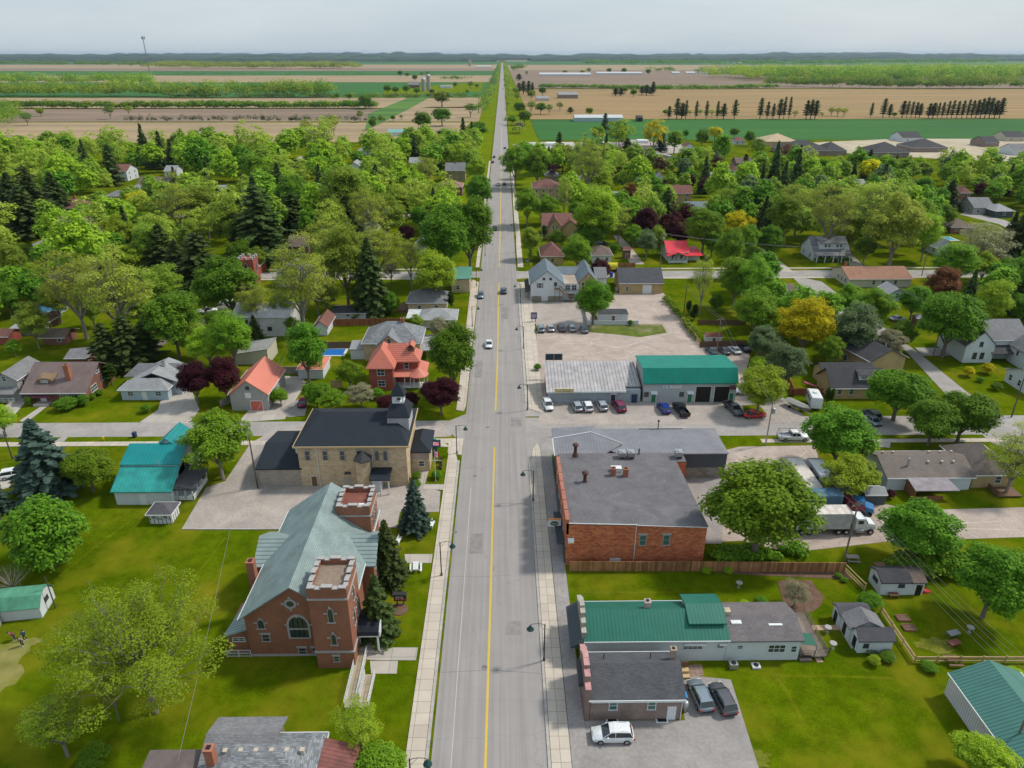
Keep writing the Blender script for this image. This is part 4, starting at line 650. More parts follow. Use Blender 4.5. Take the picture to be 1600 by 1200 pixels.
def dark_shop():
    h = House('grey_shingled_shop', 'low taupe walled shop with dark grey shingle roof and pink capped front parapet', 11.6, 21.9, 56.5, 63.0, 3.3, TAUP, 'shop'); e = h.ext
    h.block('gable', 1.8, mat('charcoal_shingle', (.115, .118, .13), .9, 'shingle', (.075, .078, .088)), 'x', .25)
    b = MB()
    for k, z in enumerate((4.7, 5.5, 6.0, 6.0, 5.5, 4.7)): y = e[2] - .1 + k * 1.12; b.box(e[0] - .55, e[0] - .06, y, y + 1.12, 0, z); b.box(e[0] - .62, e[0] + .02, y + .02, y + 1.1, z, z + .13, 1)
    h.part('front_parapet', b, [mat('taupe_front', (.29, .2, .17), .9), mat('pink_coping', (.55, .3, .29), .8)])
    h.win('S', [-2.6, 1.7], 2.3, .8, 1.2, 'wG'); h.door('S', 4.0, .8, 2.0, TRIM); b = MB()
    for x in (-2.6, 3.0): b.box(x - .7, x + .7, e[2] - .5, e[2], 0, .12); b.box(x - .5, x + .5, e[2] - .4, e[2], .12, .16, 1)
    h.part('window_well', b, [TRIM, BLACK]); chimney(h.roof, e[1] - .4, 1.2, 3.2, 6.2, .6, m=mat('buff_chimney', (.45, .36, .27), .9))
    b = MB(); b.tube((e[1] - .1, e[2] - .1, 0), (e[1] - .1, e[2] - .1, 3.1), .05, n=5); b.tube((e[0], e[2] - .3, 3.1), (e[1] + .3, e[2] - .3, 3.1), .06, n=5); h.part('gutter', b, TRIM)
    b = MB(); b.tube((-3.2, 1.3, 4.5), (-3.2, 1.3, 5.4), .06); b.tube((2.2, 1.3, 4.5), (2.2, 1.3, 5.4), .06); obj('vent_pipe', (b, BLACK), h.roof)
    b = MB(); b.box(e[0] - 1.1, e[0] - .55, -1, 2.5, 2.7, 3.3); h.part('sign_box', b, DKTR)
    st = thing('wooden_steps', 'small brown wooden bench steps behind the grey shingled shop', 'steps', (23.3, 62.6, 0)); b = MB(); b.box(-1, 1, -.5, .1, 0, .35); b.box(-1, 1, .1, .8, 0, .7); obj('treads', (b, PALEW), st); b = MB(); b.box(-1, 1, .75, .85, .7, 1.5); obj('back_board', (b, BRNWD), st)
    pr = thing('propane_tank', 'grey upright tank with blue lid behind the taupe shop', 'tank', (22.6, 57.7, 0)); b = MB(); b.lathe([(.4, 0), (.4, 1.3), (.25, 1.45), (.05, 1.5)], n=12); obj('tank_body', (b, METAL, True), pr); b = MB(); b.box(-.5, .4, .6, 1.4, 0, 1.2); b.box(-.52, .42, .58, 1.42, 1.2, 1.35, 1); obj('bin', (b, [plain('bin_grey', (.2, .22, .24), .6), plain('bin_blue', (.03, .25, .6), .5)]), pr)
dark_shop()
def shops_north():
    h = House('white_metal_shop', 'low white metal shop with rippled worn roof and yellow sign', 11.5, 31.4, 136.8, 147.3, 3.0, mat('pale_blue_wall', (.40, .45, .47), .6, 'siding', (.37, .42, .45)), 'shop'); e = h.ext
    b = MB(); b.box(*e, 0, 2.9); h.part('wall', b, h.wall); b = MB(); b.slab([[(e[0] - .3, e[2] - .5, 3.0), (e[1] - 3.2, e[2] - .5, 3.0), (e[1] - 3.2, e[2] + 1, 3.4), (e[1] + .1, e[2] + 1, 3.4), (e[1] + .1, e[3] + .2, 5.2), (e[0] - .3, e[3] + .2, 5.2)]], .2); h.roof = h.part('roof', b, M_WAVY)
    b = MB(); b.box(e[0], e[1], e[3] - .5, e[3], 2.9, 5.0); h.part('rear_wall', b, h.wall); b = MB(); b.box(e[0] - .3, e[1] - 3.2, e[2] - .62, e[2] - .5, 2.6, 3.0); h.part('fascia', b, TRIM)
    s = thing('shop_sign', 'yellow sign board with dark lettering on the white shop roof edge', 'sign', (h.c[0] - 6.5, h.c[1] + e[2] - .7, 2.7)); b = MB(); b.box(-2.1, 2.1, -.06, .06, .1, 1.0); obj('sign_panel', (b, plain('sign_cream', (.72, .62, .32), .6)), s); marks('sign_lettering', 3.7, .26, (0, -.062, .62), s, plain('sign_brown', (.1, .06, .03), .6), 5, 20); marks('sign_lettering', 3.4, .26, (0, -.062, .2), s, MATS['sign_brown'], 6, 17)
    h.door('S', 4.1, 1.0, 2.0, DKTR); h.part('door_hood', (lambda b: (b.box(3.5, 4.8, e[2] - .6, e[2] - .1, 2.2, 2.4), b)[1])(MB()), TRIM)
    h.part('clapboard_side', (lambda b: (b.box(e[0] - .06, e[0] - .01, e[2] + .3, e[3] - .3, .2, 3.1), b)[1])(MB()), BRNB)
    s = thing('billboard', 'dark double panel sign frame standing behind the white shop', 'sign', (13.6, 149.6, 0)); b = MB(); b.box(-1.9, 1.9, -.1, .1, 4.6, 6.1); obj('panel', (b, plain('navy_panel', (.03, .05, .06), .5)), s); b = MB()
    for x in (-1.9, 0, 1.9): b.tube((x, -.15, 0), (x, -.15, 6.2), .08, n=6)
    b.tube((-1.9, -.15, 6.2), (1.9, -.15, 6.2), .06, n=6); obj('frame', (b, METAL), s)
    g = House('green_garage', 'tall grey garage with bright green metal roof and two open bay doors', 32.0, 51.9, 136.8, 147.0, 4.6, GMETW, 'garage'); e = g.ext
    b = MB(); b.box(*e, 0, 4.7); g.part('wall', b, GMETW)
    b = MB(); prof = [(e[2] - .5, 4.4), (e[2] - .5, 4.6), (e[2] + 1.6, 7.6), (e[3] + .4, 6.0), (e[3] + .4, 5.6), (e[2] + 1.6, 7.2)]; MG = mat('bright_green_metal', (.0, .20, .145), .45, 'ribs', (.0, .175, .125), s=.5, axis='x', stain=.1)
    b.slab([[(e[0] - .3, e[2] - .5, 4.7), (e[1] + .1, e[2] - .5, 4.7), (e[1] + .1, e[2] + 1.3, 7.5), (e[0] - .3, e[2] + 1.3, 7.5)], [(e[0] - .3, e[2] + 1.3, 7.5), (e[1] + .1, e[2] + 1.3, 7.5), (e[1] + .1, e[3] + .3, 6.6), (e[0] - .3, e[3] + .3, 6.6)]], .2); g.roof = g.part('roof', b, MG)
    b = MB(); b.loft([[(x, e[2] - .1, 4.7), (x, e[2] + 1.2, 7.2), (x, e[3], 6.4), (x, e[3], 4.7)] for x in (e[0], e[1])]); g.part('upper_wall', b, GMETW)
    for u in (2.9, 6.9):
        o = g.door('S', u, 3.2, 3.7, DARK, name='bay_door', label='open dark garage bay')
    for u in (-7.7, .1, 9.3): g.door('S', u - .3 * (u > 9), .95, 2.1, GRNT, label='green door')
    for u in (-7.7, .1): g.part('door_hood', (lambda b: (b.slab([[(u - .7, e[2] - .8, 2.3), (u + .7, e[2] - .8, 2.3), (u + .7, e[2], 2.7), (u - .7, e[2], 2.7)]], .06), b)[1])(MB()), TRIM)
    g.win('S', [-9.3, -1.7], 1.9, .8, .9, 'd')
    s = thing('garage_sign', 'long white sign with blue and grey lettering on the grey garage wall', 'sign', (g.c[0] - 3.9, g.c[1] + e[2], 3.4)); b = MB(); b.box(-2.0, 2.0, -.12, -.02, 0, .7); obj('sign_panel', (b, TRIM), s); marks('sign_lettering', 1.7, .42, (-.95, -.122, .15), s, plain('sign_blue', (.02, .05, .25), .5), 7, 6); marks('sign_lettering', 1.5, .3, (.95, -.122, .2), s, METAL, 8, 7)
    s = thing('garage_notice', 'small dark sign with red lettering by the last green door', 'sign', (g.c[0] + 9.1, g.c[1] + e[2], 3.0)); b = MB(); b.box(-.75, .75, -.1, -.02, 0, .9); obj('sign_panel', (b, plain('sign_grey', (.09, .07, .09), .6)), s); marks('sign_lettering', 1.1, .3, (0, -.102, .3), s, plain('sign_red', (.7, .1, .12), .5), 9, 5)
shops_north()
# ------------------------------------------------------------------ other houses
def teal_house():
    h = House('teal_roofed_house', 'white frame house with bright teal metal roof and screened porch', -62.3, -52.1, 99.6, 110.4, 3.4, WSID); e = h.ext
    a = (e[0], e[1] - .8, e[2], e[2] + 7.5); b = MB(); wallgeo(b, *a, 2.7, 'shed', 2.6, 'x'); obj('wall', (b, WSID), h.root)
    b = MB(); X0, X1 = a[0] - .35, a[1] + .35; b.slab([[(X0, a[2] - .4, 2.75), (X1, a[2] - .4, 2.75), (X1, a[2] + 4.2, 5.0), (X0, a[2] + 4.2, 5.0)]], .16); h.roof = h.part('roof', b, M_TEALF)
    b = MB(); b.slab([[(X0, a[2] + 4.0, 5.3), (X1, a[2] + 4.0, 5.3), (X1, a[3] + .8, 7.0), (X0, a[3] + .8, 7.0)], [(X0, a[3] + .8, 7.0), (X1, a[3] + .8, 7.0), (X1, a[3] + 3.5, 5.4), (X0, a[3] + 3.5, 5.4)]], .16); h.part('upper_roof', b, M_TEAL)
    b = MB(); b.loft([[(x, a[2] + 3, 2), (x, a[3] + 3.2, 2), (x, a[3] + 3.2, 5.3), (x, a[3] + .8, 6.8), (x, a[2] + 4.2, 5.2)] for x in (a[0], a[1])]); h.part('upper_wall', b, WSID)
    b = MB(); wallgeo(b, a[0] + 3, a[1] - .4, a[3] + 1, a[3] + 6.5, 5.2, 'gable', 2.6, 'y'); h.part('rear_wall', b, WSID); b = MB(); roofgeo(b, a[0] + 3, a[1] - .4, a[3] + 1.0, a[3] + 6.5, 5.2, 'gable', 2.6, 'y', .35); h.part('rear_roof', b, M_TEAL)
    h.door('S', a[0] + 4.6, 1.0, 2.0, ext=a); window(h.root, 'E', a[2] + 6.5, 4.0, .9, 1.1, a, 'd'); b = MB(); b.tube((a[0] + 6.6, a[2] + 3.4, 4.5), (a[0] + 6.6, a[2] + 3.4, 6.6), .03, n=4)
    for k in range(4): b.tube((a[0] + 6.1 + .1 * k, a[2] + 3.4, 5.5 + .3 * k), (a[0] + 7.1 - .1 * k, a[2] + 3.4, 5.5 + .3 * k), .02, n=4)
    obj('aerial', (b, METAL), h.roof)
    for u in (.4, 1.2, 2.0): pass
    p = (a[1] + .05, a[1] + 3.0, e[2] + 1.0, e[2] + 7.2); b = MB(); b.slab([[(p[0], p[2] - .2, 3.3), (p[1] + .3, p[2] - .2, 2.4), (p[1] + .3, p[3] + .2, 2.4), (p[0], p[3] + .2, 3.3)]], .14); b.box(p[0], p[1] + .35, p[2] - .3, p[2] - .2, 2.2, 2.5, 0); h.part('porch_roof', b, mat('slate_shingle', (.13, .125, .14), .9, 'shingle', (.09, .088, .1)))
    b = MB(); b.box(p[0], p[1], p[2], p[3], .15, .35)
    for y in (p[2], p[2] + 2, p[2] + 4, p[3] - .15): b.box(p[1] - .12, p[1], y, y + .12, .3, 2.3)
    for x in (p[0] + .3, p[0] + 1.6): b.box(x, x + .12, p[2], p[2] + .12, .3, 2.3)
    b.box(p[1] - .08, p[1], p[2], p[3], .35, 1.1); b.box(p[0], p[1], p[2], p[2] + .06, .35, 1.0); h.part('porch', b, TRIM)
    v = House('garden_kiosk', 'small white panelled lean-to with grey hipped roof beside the teal house porch', -54.4, -50.9, 94.2, 97.2, 1.9, TRIM, 'shed'); v.block('hip', .9, MATS['slate_shingle'], 'x', .3); b = MB()
    for k in range(6): x = v.ext[0] + .1 + k * .64; b.box(x, x + .06, v.ext[2] - .05, v.ext[2], 0, 1.8)
    for k in range(5): y = v.ext[2] + .1 + k * .7; b.box(v.ext[1], v.ext[1] + .05, y, y + .06, 0, 1.8)
    b.box(v.ext[0], v.ext[1], v.ext[2] - .06, v.ext[2] - .001, .9, 1.0); v.part('frame', b, DKTR); v.win('S', [-.9, .9], 1.3, .6, .5)
teal_house()
def sheds():
    h = House('green_gambrel_shed', 'white garden shed with faded green gambrel roof at the lawn edge', -65.4, -59.6, 73.0, 77.0, 1.9, WSID, 'shed', rz=8); e = h.ext; b = MB(); prof = [(e[2], 0), (e[3], 0), (e[3], 1.9), (e[3] - 1, 3.0), (0, 3.3), (e[2] + 1, 3.0), (e[2], 1.9)]; b.loft([[(x, p, q) for p, q in prof] for x in (e[0], e[1])]); h.part('wall', b, WSID)
    b = MB(); r = [(e[2] - .2, 1.85), (e[2] + .95, 3.1), (0, 3.45), (e[3] - .95, 3.1), (e[3] + .2, 1.85)]; b.slab([[(e[0] - .2, *r[i]), (e[1] + .2, *r[i]), (e[1] + .2, *r[i + 1]), (e[0] - .2, *r[i + 1])] for i in range(4)], .08); h.part('roof', b, M_LGRN); h.win('E', 0, 1.6, .8, .5, 'd')
    h = House('grey_plank_shed', 'small open grey corrugated shed next to the green roofed shed', -67.4, -64.0, 70.4, 73, 2.0, GSID, 'shed', rz=12); h.block('shed', .3, plain('tarp_blue', (.1, .32, .6), .5), 'x', .15); b = MB(); b.box(h.ext[1] - 1.3, h.ext[1] + .08, h.ext[2] - .3, h.ext[2] - .2, 0, 2); h.part('door_panel', b, METAL)
    h = House('garden_sheds', 'row of small white garages with dark doors and linked grey shingle roofs', 46.2, 50.4, 66.0, 72.4, 2.1, WSID, 'garage', rz=0); e = h.ext
    for i, (y0, y1, dx, ax, rh) in enumerate(((e[2], e[2] + 2.0, 0, 'x', .9), (e[2] + 2.02, e[2] + 4.4, -.3, 'y', 1.1), (e[2] + 4.42, e[3], -.9, 'x', .5))):
        ex = (e[0] + dx + (.4 if i == 2 else 0), e[1] + dx, y0, y1); b = MB(); wallgeo(b, *ex, 2.1, 'gable', rh, ax); h.part('wall', b, WSID); b = MB(); roofgeo(b, *ex, 2.1, 'gable', rh, ax, .22); h.part('roof', b, S_GREY if i == 1 else mat('slate2', (.12, .115, .13), .9, 'shingle', (.09, .085, .1))); o = door(h.root, 'W', (y0 + y1) / 2, .9, 1.8, ex, BLACK)
    h.win('S', -1.2, 1.2, .5, .5, 'd', (e[0], e[1], e[2], e[3]))
    h = House('white_workshop', 'white shed with part charcoal part brown roof in the corner lot', 54.0, 60.0, 76.4, 79.6, 2.2, WSID, 'shed'); e = h.ext; a = (e[0], 1, e[2], e[3]); b = MB(); wallgeo(b, *e, 2.2, 'gable', .8, 'x'); h.part('wall', b, WSID); b = MB(); roofgeo(b, *a, 2.2, 'gable', .8, 'x', .2); h.part('roof', b, S_DARK); b = MB(); roofgeo(b, 1.21, e[1], e[2], e[3], 2.15, 'gable', .75, 'x', .2); h.part('brown_roof', b, S_BROWN); h.win('S', -.2, 1.6, .7, .4, 'd'); h.door('S', 2.3, .9, 1.8, BLACK); h.win('W', 0, 1.5, 1.1, .5, 'd')
    b = MB(); b.box(-1.9, -.6, e[2] - .8, e[2] - .1, .5, .6); b.box(-1.8, -1.7, e[2] - .8, e[2] - .7, 0, .5); b.box(-.8, -.7, e[2] - .8, e[2] - .7, 0, .5); b.box(-2, -.5, e[3] + .3, e[3] + 1.4, 1.9, 2.0); h.part('work_bench', b, BRNWD)
    g = House('green_ribbed_shed', 'large white ribbed metal shed with sea green metal roof', 54.0, 62.0, 45.5, 58.5, 3.0, WMET, 'shed', rz=0)
    g.root.location = (P(1545, 1090, 3)[0] + 1.6, 53.2, 0); g.block('gable', 1.9, M_GRSH, 'y', .2)
    g = House('grey_tool_shed', 'small dark grey gambrel tool shed at the gravel lane end', 61.8, 65.4, 98, 100.6, 1.9, DSID, 'shed'); g.block('gable', .7, S_LT, 'x', .1)
    h = House('slate_house', 'grey slate roofed house with row of pale roof vents, corner of photo', -27.2, -16.4, 44.5, 50.6, 5.2, TAUP); e = h.ext; h.block('hip', 1.3, S_PATCH, 'x', .5); a = (e[0], e[0] + 6.2, e[3] - .5, e[3] + 1.9); b = MB(); wallgeo(b, *a, 5.1, 'flat', 0, 'x'); h.part('wing_wall', b, TAUP); b = MB(); roofgeo(b, a[0] - .1, a[1], a[2] - 2.4, a[3], 5.3, 'gable', .9, 'x', .45); h.part('wing_roof', b, S_GREY)
    vents(h, [(-3.4 + 1.5 * k, .6, 6.2) for k in range(6)]); h.chim(-4.4, -.3, 5.5, 8.0, .8, CHIM)
    h = House('rusty_lean_to', 'rusted dark red metal lean-to against the slate roofed house', -15.9, -12.9, 43.5, 50.2, 3.9, WOODY, 'lean-to'); h.block('shed', -1.2, M_RUST, 'y', .2); h = House('board_roofed_shed', 'weathered brown board roofed shed with rust streaks left of the slate house', -33.2, -28.1, 43.5, 49.3, 4.2, WOOD, 'shed'); h.block('shed', .5, M_PLATE, 'x', .2)
    b = MB(); b.slab([[(-.2, -1, 4.3), (2.9, -1, 4.3), (2.9, 2.2, 4.65), (-.2, 2.2, 4.65)]], .08); h.part('rust_panel', b, M_RUST)
sheds()
def villa():
    h = House('coral_roofed_villa', 'red brick two storey villa with coral tiled roof and round porch', -27.6, -16.6, 143.6, 152.8, 5.7, REDB); e = h.ext
    a = (e[0], e[0] + 5.2, e[2], e[3]); m = (e[0] + 5.2, e[1] - .6, e[2] + 3.6, e[3] - .3); b = MB(); b.box(*a, 0, 5.95); h.part('wall', b, REDB); b = MB(); b.box(*m, 0, 6); h.part('wall', b, REDB); b = MB(); roofgeo(b, *a, 6, 'hip', 3.0, 'y', .6); h.roof = h.part('roof', b, M_CTILE); b = MB(); roofgeo(b, m[0] - 3.6, m[1], m[2], m[3], 6, 'hip', 2.7, 'x', .6); h.part('main_roof', b, M_CTILE)
    h.win('S', 0.4 + (a[0] + a[1]) / 2 - .4, 4.4, 1.5, 1.5, 'w', a); h.win('S', (a[0] + a[1]) / 2, 1.7, 1.5, 1.3, 'w', a); h.win('S', (m[0] + m[1]) / 2, 4.5, .9, 1.5, 'w', m)
    b = MB(); b.slab([[(a[1], e[2] + .8, 2.9), (m[1], e[2] + .8, 2.9), (m[1], m[2], 3.6), (a[1], m[2], 3.6)]], .15); c = (m[1] + .2, m[2] - 1.4); b.lathe([(2.3, 2.8), (2.3, 2.95), (1.3, 3.6), (.1, 4.6), (.05, 5.0)], (c[0], c[1], 0), 14); b.slab([[(m[1], m[2] - .5, 3.3), (m[1] + 2.0, m[2] - .5, 2.9), (m[1] + 2.0, m[3], 2.9), (m[1], m[3], 3.6)]], .15); h.part('porch_roof', b, M_CORAL)
    b = MB()
    for k in range(7): an = R(-150 + 35 * k); b.tube((c[0] + 2 * math.cos(an), c[1] + 2 * math.sin(an), .3), (c[0] + 2 * math.cos(an), c[1] + 2 * math.sin(an), 2.85), .1, n=6)
    for x in (a[1] + .2, a[1] + 2.4): b.tube((x, e[2] + 1, .3), (x, e[2] + 1, 2.85), .1, n=6)
    b.box(a[1], m[1] + 1.8, e[2] + .9, m[2], .1, .35); h.part('porch_post', b, TRIM); d = (m[1] - 2.2, m[1] - .9, m[2] + 1.2, m[2] + 3.8); b = MB(); b.box(*d, 7, 8.4); h.part('dormer_wall', b, BRNWD); b = MB(); roofgeo(b, *d, 8.4, 'gable', .6, 'y', .25); h.part('dormer_roof', b, M_CTILE)
    # coral barn
    h = House('coral_roofed_barn', 'grey sided barn with coral metal roof and coral garage door', -55.0, -47.2, 134, 146.5, 3.9, GSID, 'barn'); h.block('gable', 3.0, M_CORAL, 'y', .35); h.door('S', 1.4, 2.4, 2.2, CORALD, name='garage_door'); h.win('S', 0, 5.2, .6, .6, 'd'); b = MB(); b.box(-.7, .5, h.ext[2] - .05, h.ext[2], 2.9, 4.1); h.part('hatch', b, TRIM)
    h = House('coral_roofed_carport', 'small coral roofed garage half hidden behind shrubs', -45.2, -39.5, 150, 157, 2.4, WSID, 'garage'); h.block('hip', 1.2, M_CORAL, 'x', .3)
    # bungalow
    h = House('craftsman_bungalow', 'brown brick bungalow with broad mauve roof, eyebrow dormer and purple awning', -99.5, -87.5, 138, 150.5, 3.2, BRNB); h.block('gable', 3.6, mat('mauve_shingle', (.22, .165, .155), .9, 'shingle', (.17, .125, .12)), 'x', 1.0); e = h.ext
    h.chim(2.2, -3.9, 4, 8.0, 1.0, CHIM); b = MB(); b.loft([[(-2.6 + 1.9 * math.cos(t), -5.0 + 2.4 * q, 4.3 + 1.25 * q + .95 * math.sin(t) * (1 - q)) for t in [math.pi * k / 8 for k in range(9)]] for q in (0, 1)]); h.part('eyebrow_dormer', b, mat('tan_shingle', (.27, .18, .11), .9, 'shingle', (.22, .15, .09))); h.win('S', -2.6, 4.55, 1.2, .35, 'w', (e[0], e[1], -5.05, 0))
    b = MB(); b.slab([[(-5, e[2] - 1.3, 1.9), (-.6, e[2] - 1.3, 1.9), (-.6, e[2] - .1, 2.5), (-5, e[2] - .1, 2.5)]], .08); h.part('awning', b, plain('plum_canvas', (.14, .03, .05), .8)); h.win('S', 2.8, 1.9, 4.2, 1.3); h.win('E', [-2.6], 1.9, 2.2, 1.3); h.win('E', [1.6], 2.6, 1.0, 1.3); h.win('E', 0, 4.9, 1.2, 1.0); h.door('S', -3.0, 1.0, 2.1); b = MB(); b.box(-4.4, -1.2, e[2] - 1.8, e[2], 0, .5); h.part('porch', b, DRIVE)
    h = House('blue_cottage', 'low pale blue house with rambling grey hipped roofs', -80.5, -70.5, 139.3, 143.5, 2.7, BSID); e = h.ext; h.block('hip', 1.4, S_LT, 'x', .45); a = (e[0] + .8, e[1] + 1.8, e[3] - 1.5, e[3] + 6.5); b = MB(); b.box(*a, 0, 2.9); h.part('rear_wall', b, BSID); b = MB(); roofgeo(b, *a, 2.9, 'gable', 2.3, 'y', .4); h.part('rear_roof', b, S_LT); b = MB(); roofgeo(b, a[0] - 2.5, a[1], a[3] - 4.5, a[3], 3.0, 'hip', 1.9, 'x', .3); h.part('side_roof', b, S_GREY); h.win('S', [-3.0, 3.0], 1.5, 1.1, .9); h.door('S', 0, .9, 2.0); h.chim(2, 4.5, 3.5, 6.2, .6, METAL)
    h = House('grey_corner_house', 'narrow grey sided house with white porch railing at the picture edge', -107.5, -102.6, 140, 149, 4.6, GSID); h.block('gable', 1.6, S_GREY, 'y', .35); h.win('E', [-2.6, .6], 3.2, .8, 1.3); h.win('S', 0, 4.9, .8, 1.1); b = MB(); b.slab([[(-2.6, h.ext[2] - 2.4, 2.3), (2.6, h.ext[2] - 2.4, 2.3), (2.6, h.ext[2], 2.9), (-2.6, h.ext[2], 2.9)]], .12); h.part('porch_roof', b, S_GREY); railing(h.root, (-2.4, h.ext[2] - 2.2, .3), (2.4, h.ext[2] - 2.2, .3))
    h = House('cream_lean_to', 'cream shed with grey sloping metal roof beside the white barn', -62.4, -54.6, 158.5, 166, 2.6, CSID, 'shed'); h.block('shed', 1.3, M_BLUEG if False else mat('dull_metal_roof', (.33, .33, .31), .6, stain=.15), 'y', .2)
    h = House('white_barn', 'large white barn with pale grey metal roof among the trees', -69.0, -54.5, 177.5, 188, 5.4, mat('white_boards', (.6, .6, .57), .8, 'siding', (.57, .57, .54)), 'barn'); h.block('gable', 2.2, mat('pale_metal_roof', (.42, .44, .46), .6, 'ribs', (.36, .38, .4), s=.9, axis='x'), 'x', .3); h.win('S', -4.0, 4.1, 1.0, .9, 'd'); h.win('S', 2.0, 2.1, 1.0, .9, 'd')
    h = House('slate_mansion', 'large hipped house with patched slate roofs behind the coral villa', -31.8, -18.2, 160.5, 171, 4.8, STONE); e = h.ext; h.block('hip', 3.4, S_PATCH, 'x', .5); a = (e[0] + 3.5, e[0] + 9.5, e[2] - 1.6, e[2] + 5); b = MB(); wallgeo(b, *a, 4.6, 'gable', 2.6, 'y'); h.part('wing_wall', b, STONE); b = MB(); roofgeo(b, *a, 4.6, 'gable', 2.6, 'y', .4); h.part('wing_roof', b, S_PATCH); h.win('S', (a[0] + a[1]) / 2, 5.8, .8, 1.0, 'w', a); b = MB(); roofgeo(b, e[1] - .4, e[1] + 3.4, e[2] - 1, e[3] - 1, 2.9, 'shed', 0.01, 'x', .1); h.part('veranda_roof', b, S_LT); b = MB()
    for y in (e[2] - .8, e[2] + 3, e[3] - 1.4): b.box(e[1] + 3.1, e[1] + 3.3, y, y + .2, 0, 2.9)
    h.part('veranda_post', b, TRIM); a = (e[0] - 3.6, e[0], e[2] + 1, e[2] + 5); b = MB(); wallgeo(b, *a, 2.5, 'shed', .7, 'x'); h.part('extension', b, WSID); b = MB(); roofgeo(b, *a, 2.5, 'shed', .7, 'x', .2); h.part('extension_roof', b, S_LT)
    h.chim(2.2, 0, 7, 9.2, .8)
villa()
def px_house(name, label, x0, x1, pyb, dep, h, kind, rh, axis, wall, rm, wS=(), wE=(), wW=(), two=False, rz=0, ov=.45, cat='house', ch=None, fascia=True):
    A = P(x0, pyb); B = P(x1, pyb); H = House(name, label, A.x, B.x, A.y, A.y + dep, h, wall, cat, rz); H.block(kind, rh, rm, axis, ov, fascia=fascia)
    zs = (1.6, 4.3) if two else (1.6,)
    for z in zs:
        for f, us in (('S', wS), ('E', wE), ('W', wW)):
            for u in us: H.win(f, u * ((H.ext[1] if f == 'S' else H.ext[3])), z, .95, 1.25)
    if ch: H.chim(ch[0], ch[1], h, h + rh + 1.1, .7)
    return H
HS, HT = (-.6, .1, .6), (-.5, .5)
# left side of the road
h = px_house('grey_hipped_house', 'tan stone cottage with dark grey hipped roof near the roadside cedar', 638, 697, 489, 10, 3.2, 'hip', 2.6, 'x', STONE, S_GREY, (-.4, .5), (-.3, .4)); b = MB(); b.box(h.ext[0] - 3, h.ext[0], h.ext[2], h.ext[3] - 4, 0, .9); h.part('side_deck', b, BRNWD)
h = px_house('pale_roofed_bungalow', 'low bungalow with light blue grey roofs behind the slate mansion', 655, 712, 513, 8, 2.6, 'hip', 1.7, 'x', CSID, S_LT, (.5,), (0,)); b = MB(); b.slab([[(h.ext[0] - 3.6, h.ext[2] + 1, 2.6), (h.ext[0], h.ext[2] + 1, 2.6), (h.ext[0], h.ext[3], 2.8), (h.ext[0] - 3.6, h.ext[3], 2.8)]], .12); h.part('carport_roof', b, M_WHT)
px_house('green_roofed_store', 'small tan stone store with flat green roof at the cross street corner', 706, 734, 457, 11, 4.4, 'shed', .6, 'x', STONE, mat('sea_green_roof', (.12, .33, .25), .6), (-.3,), (0,), cat='store')
px_house('dark_garden_shed', 'long low dark roofed shed behind the cedar fence', 520, 572, 500, 6, 2.1, 'gable', .9, 'x', WSID, S_DARK, cat='shed'); px_house('red_roofed_shed', 'small white shed with faded red brown roof beside the white barn', 492, 512, 524, 9, 2.5, 'gable', 1.5, 'y', WSID, S_RED, cat='shed')
px_house('brown_roofed_garden_shed', 'brown roofed garden pavilion on the lawn behind the bungalow', 70, 103, 539, 5.5, 2.3, 'gable', 1.1, 'x', BRNB, S_BROWN, (.5,), cat='shed', ov=.7); px_house('small_brown_shed', 'little reddish roofed shed below the round pool', 58, 80, 512, 5, 2, 'gable', 1.0, 'y', BRNWD, S_RED, cat='shed'); px_house('edge_shed', 'brick red shed at the left picture edge by the lawn', -12, 16, 538, 5, 2.2, 'gable', 1.0, 'x', REDB, S_RED, cat='shed')
px_house('low_grey_shed', 'long low grey shed against the back fence beside the pavilion', 20, 66, 524, 3.5, 1.8, 'shed', .4, 'x', GSID, S_LT, cat='shed'); px_house('tan_roofed_bungalow', 'dark grey addition behind the mauve bungalow', 108, 140, 575, 6, 2.6, 'gable', 1.0, 'x', BRNB, S_GREY)
px_house('tan_villa', 'tan stuccoed two storey house with maroon hipped roof among conifers', 90, 128, 346, 13, 6, 'hip', 3.2, 'x', mat('tan_stucco', (.42, .32, .24), .9), S_RED, HT, HT, two=True, ch=(1, 0)); px_house('grey_ranch', 'grey roofed brick ranch house beside the maroon roofed villa', 166, 198, 315, 9, 2.8, 'hip', 2, 'x', BRNB, S_GREY, HS, HT); px_house('grey_ranch_wing', 'smaller grey roofed ranch right of the other grey ranch', 201, 214, 307, 9, 2.8, 'gable', 2, 'y', CSID, S_GREY, HT)
px_house('steep_gabled_house', 'olive walled cottage with grey gable roof at the left edge of the trees', 47, 72, 412, 10, 3.8, 'gable', 3.2, 'y', CSID, S_GREY, HT, HT); px_house('edge_cottage', 'brown roofed cottage at the left edge', -10, 9, 330, 9, 3, 'gable', 2.4, 'x', TAUP, S_BROWN, HT); px_house('white_fronted_house', 'white house with red brown roof in the far left trees', 170, 200, 283, 14, 5.6, 'gable', 3, 'x', WSID, S_RED, HS, HT, two=True); px_house('pinkish_roofed_house', 'house with pinkish brown roofs and white walls by the far left trees', 216, 262, 298, 13, 3, 'gable', 3.4, 'x', WSID, S_BROWN, HS, HT)
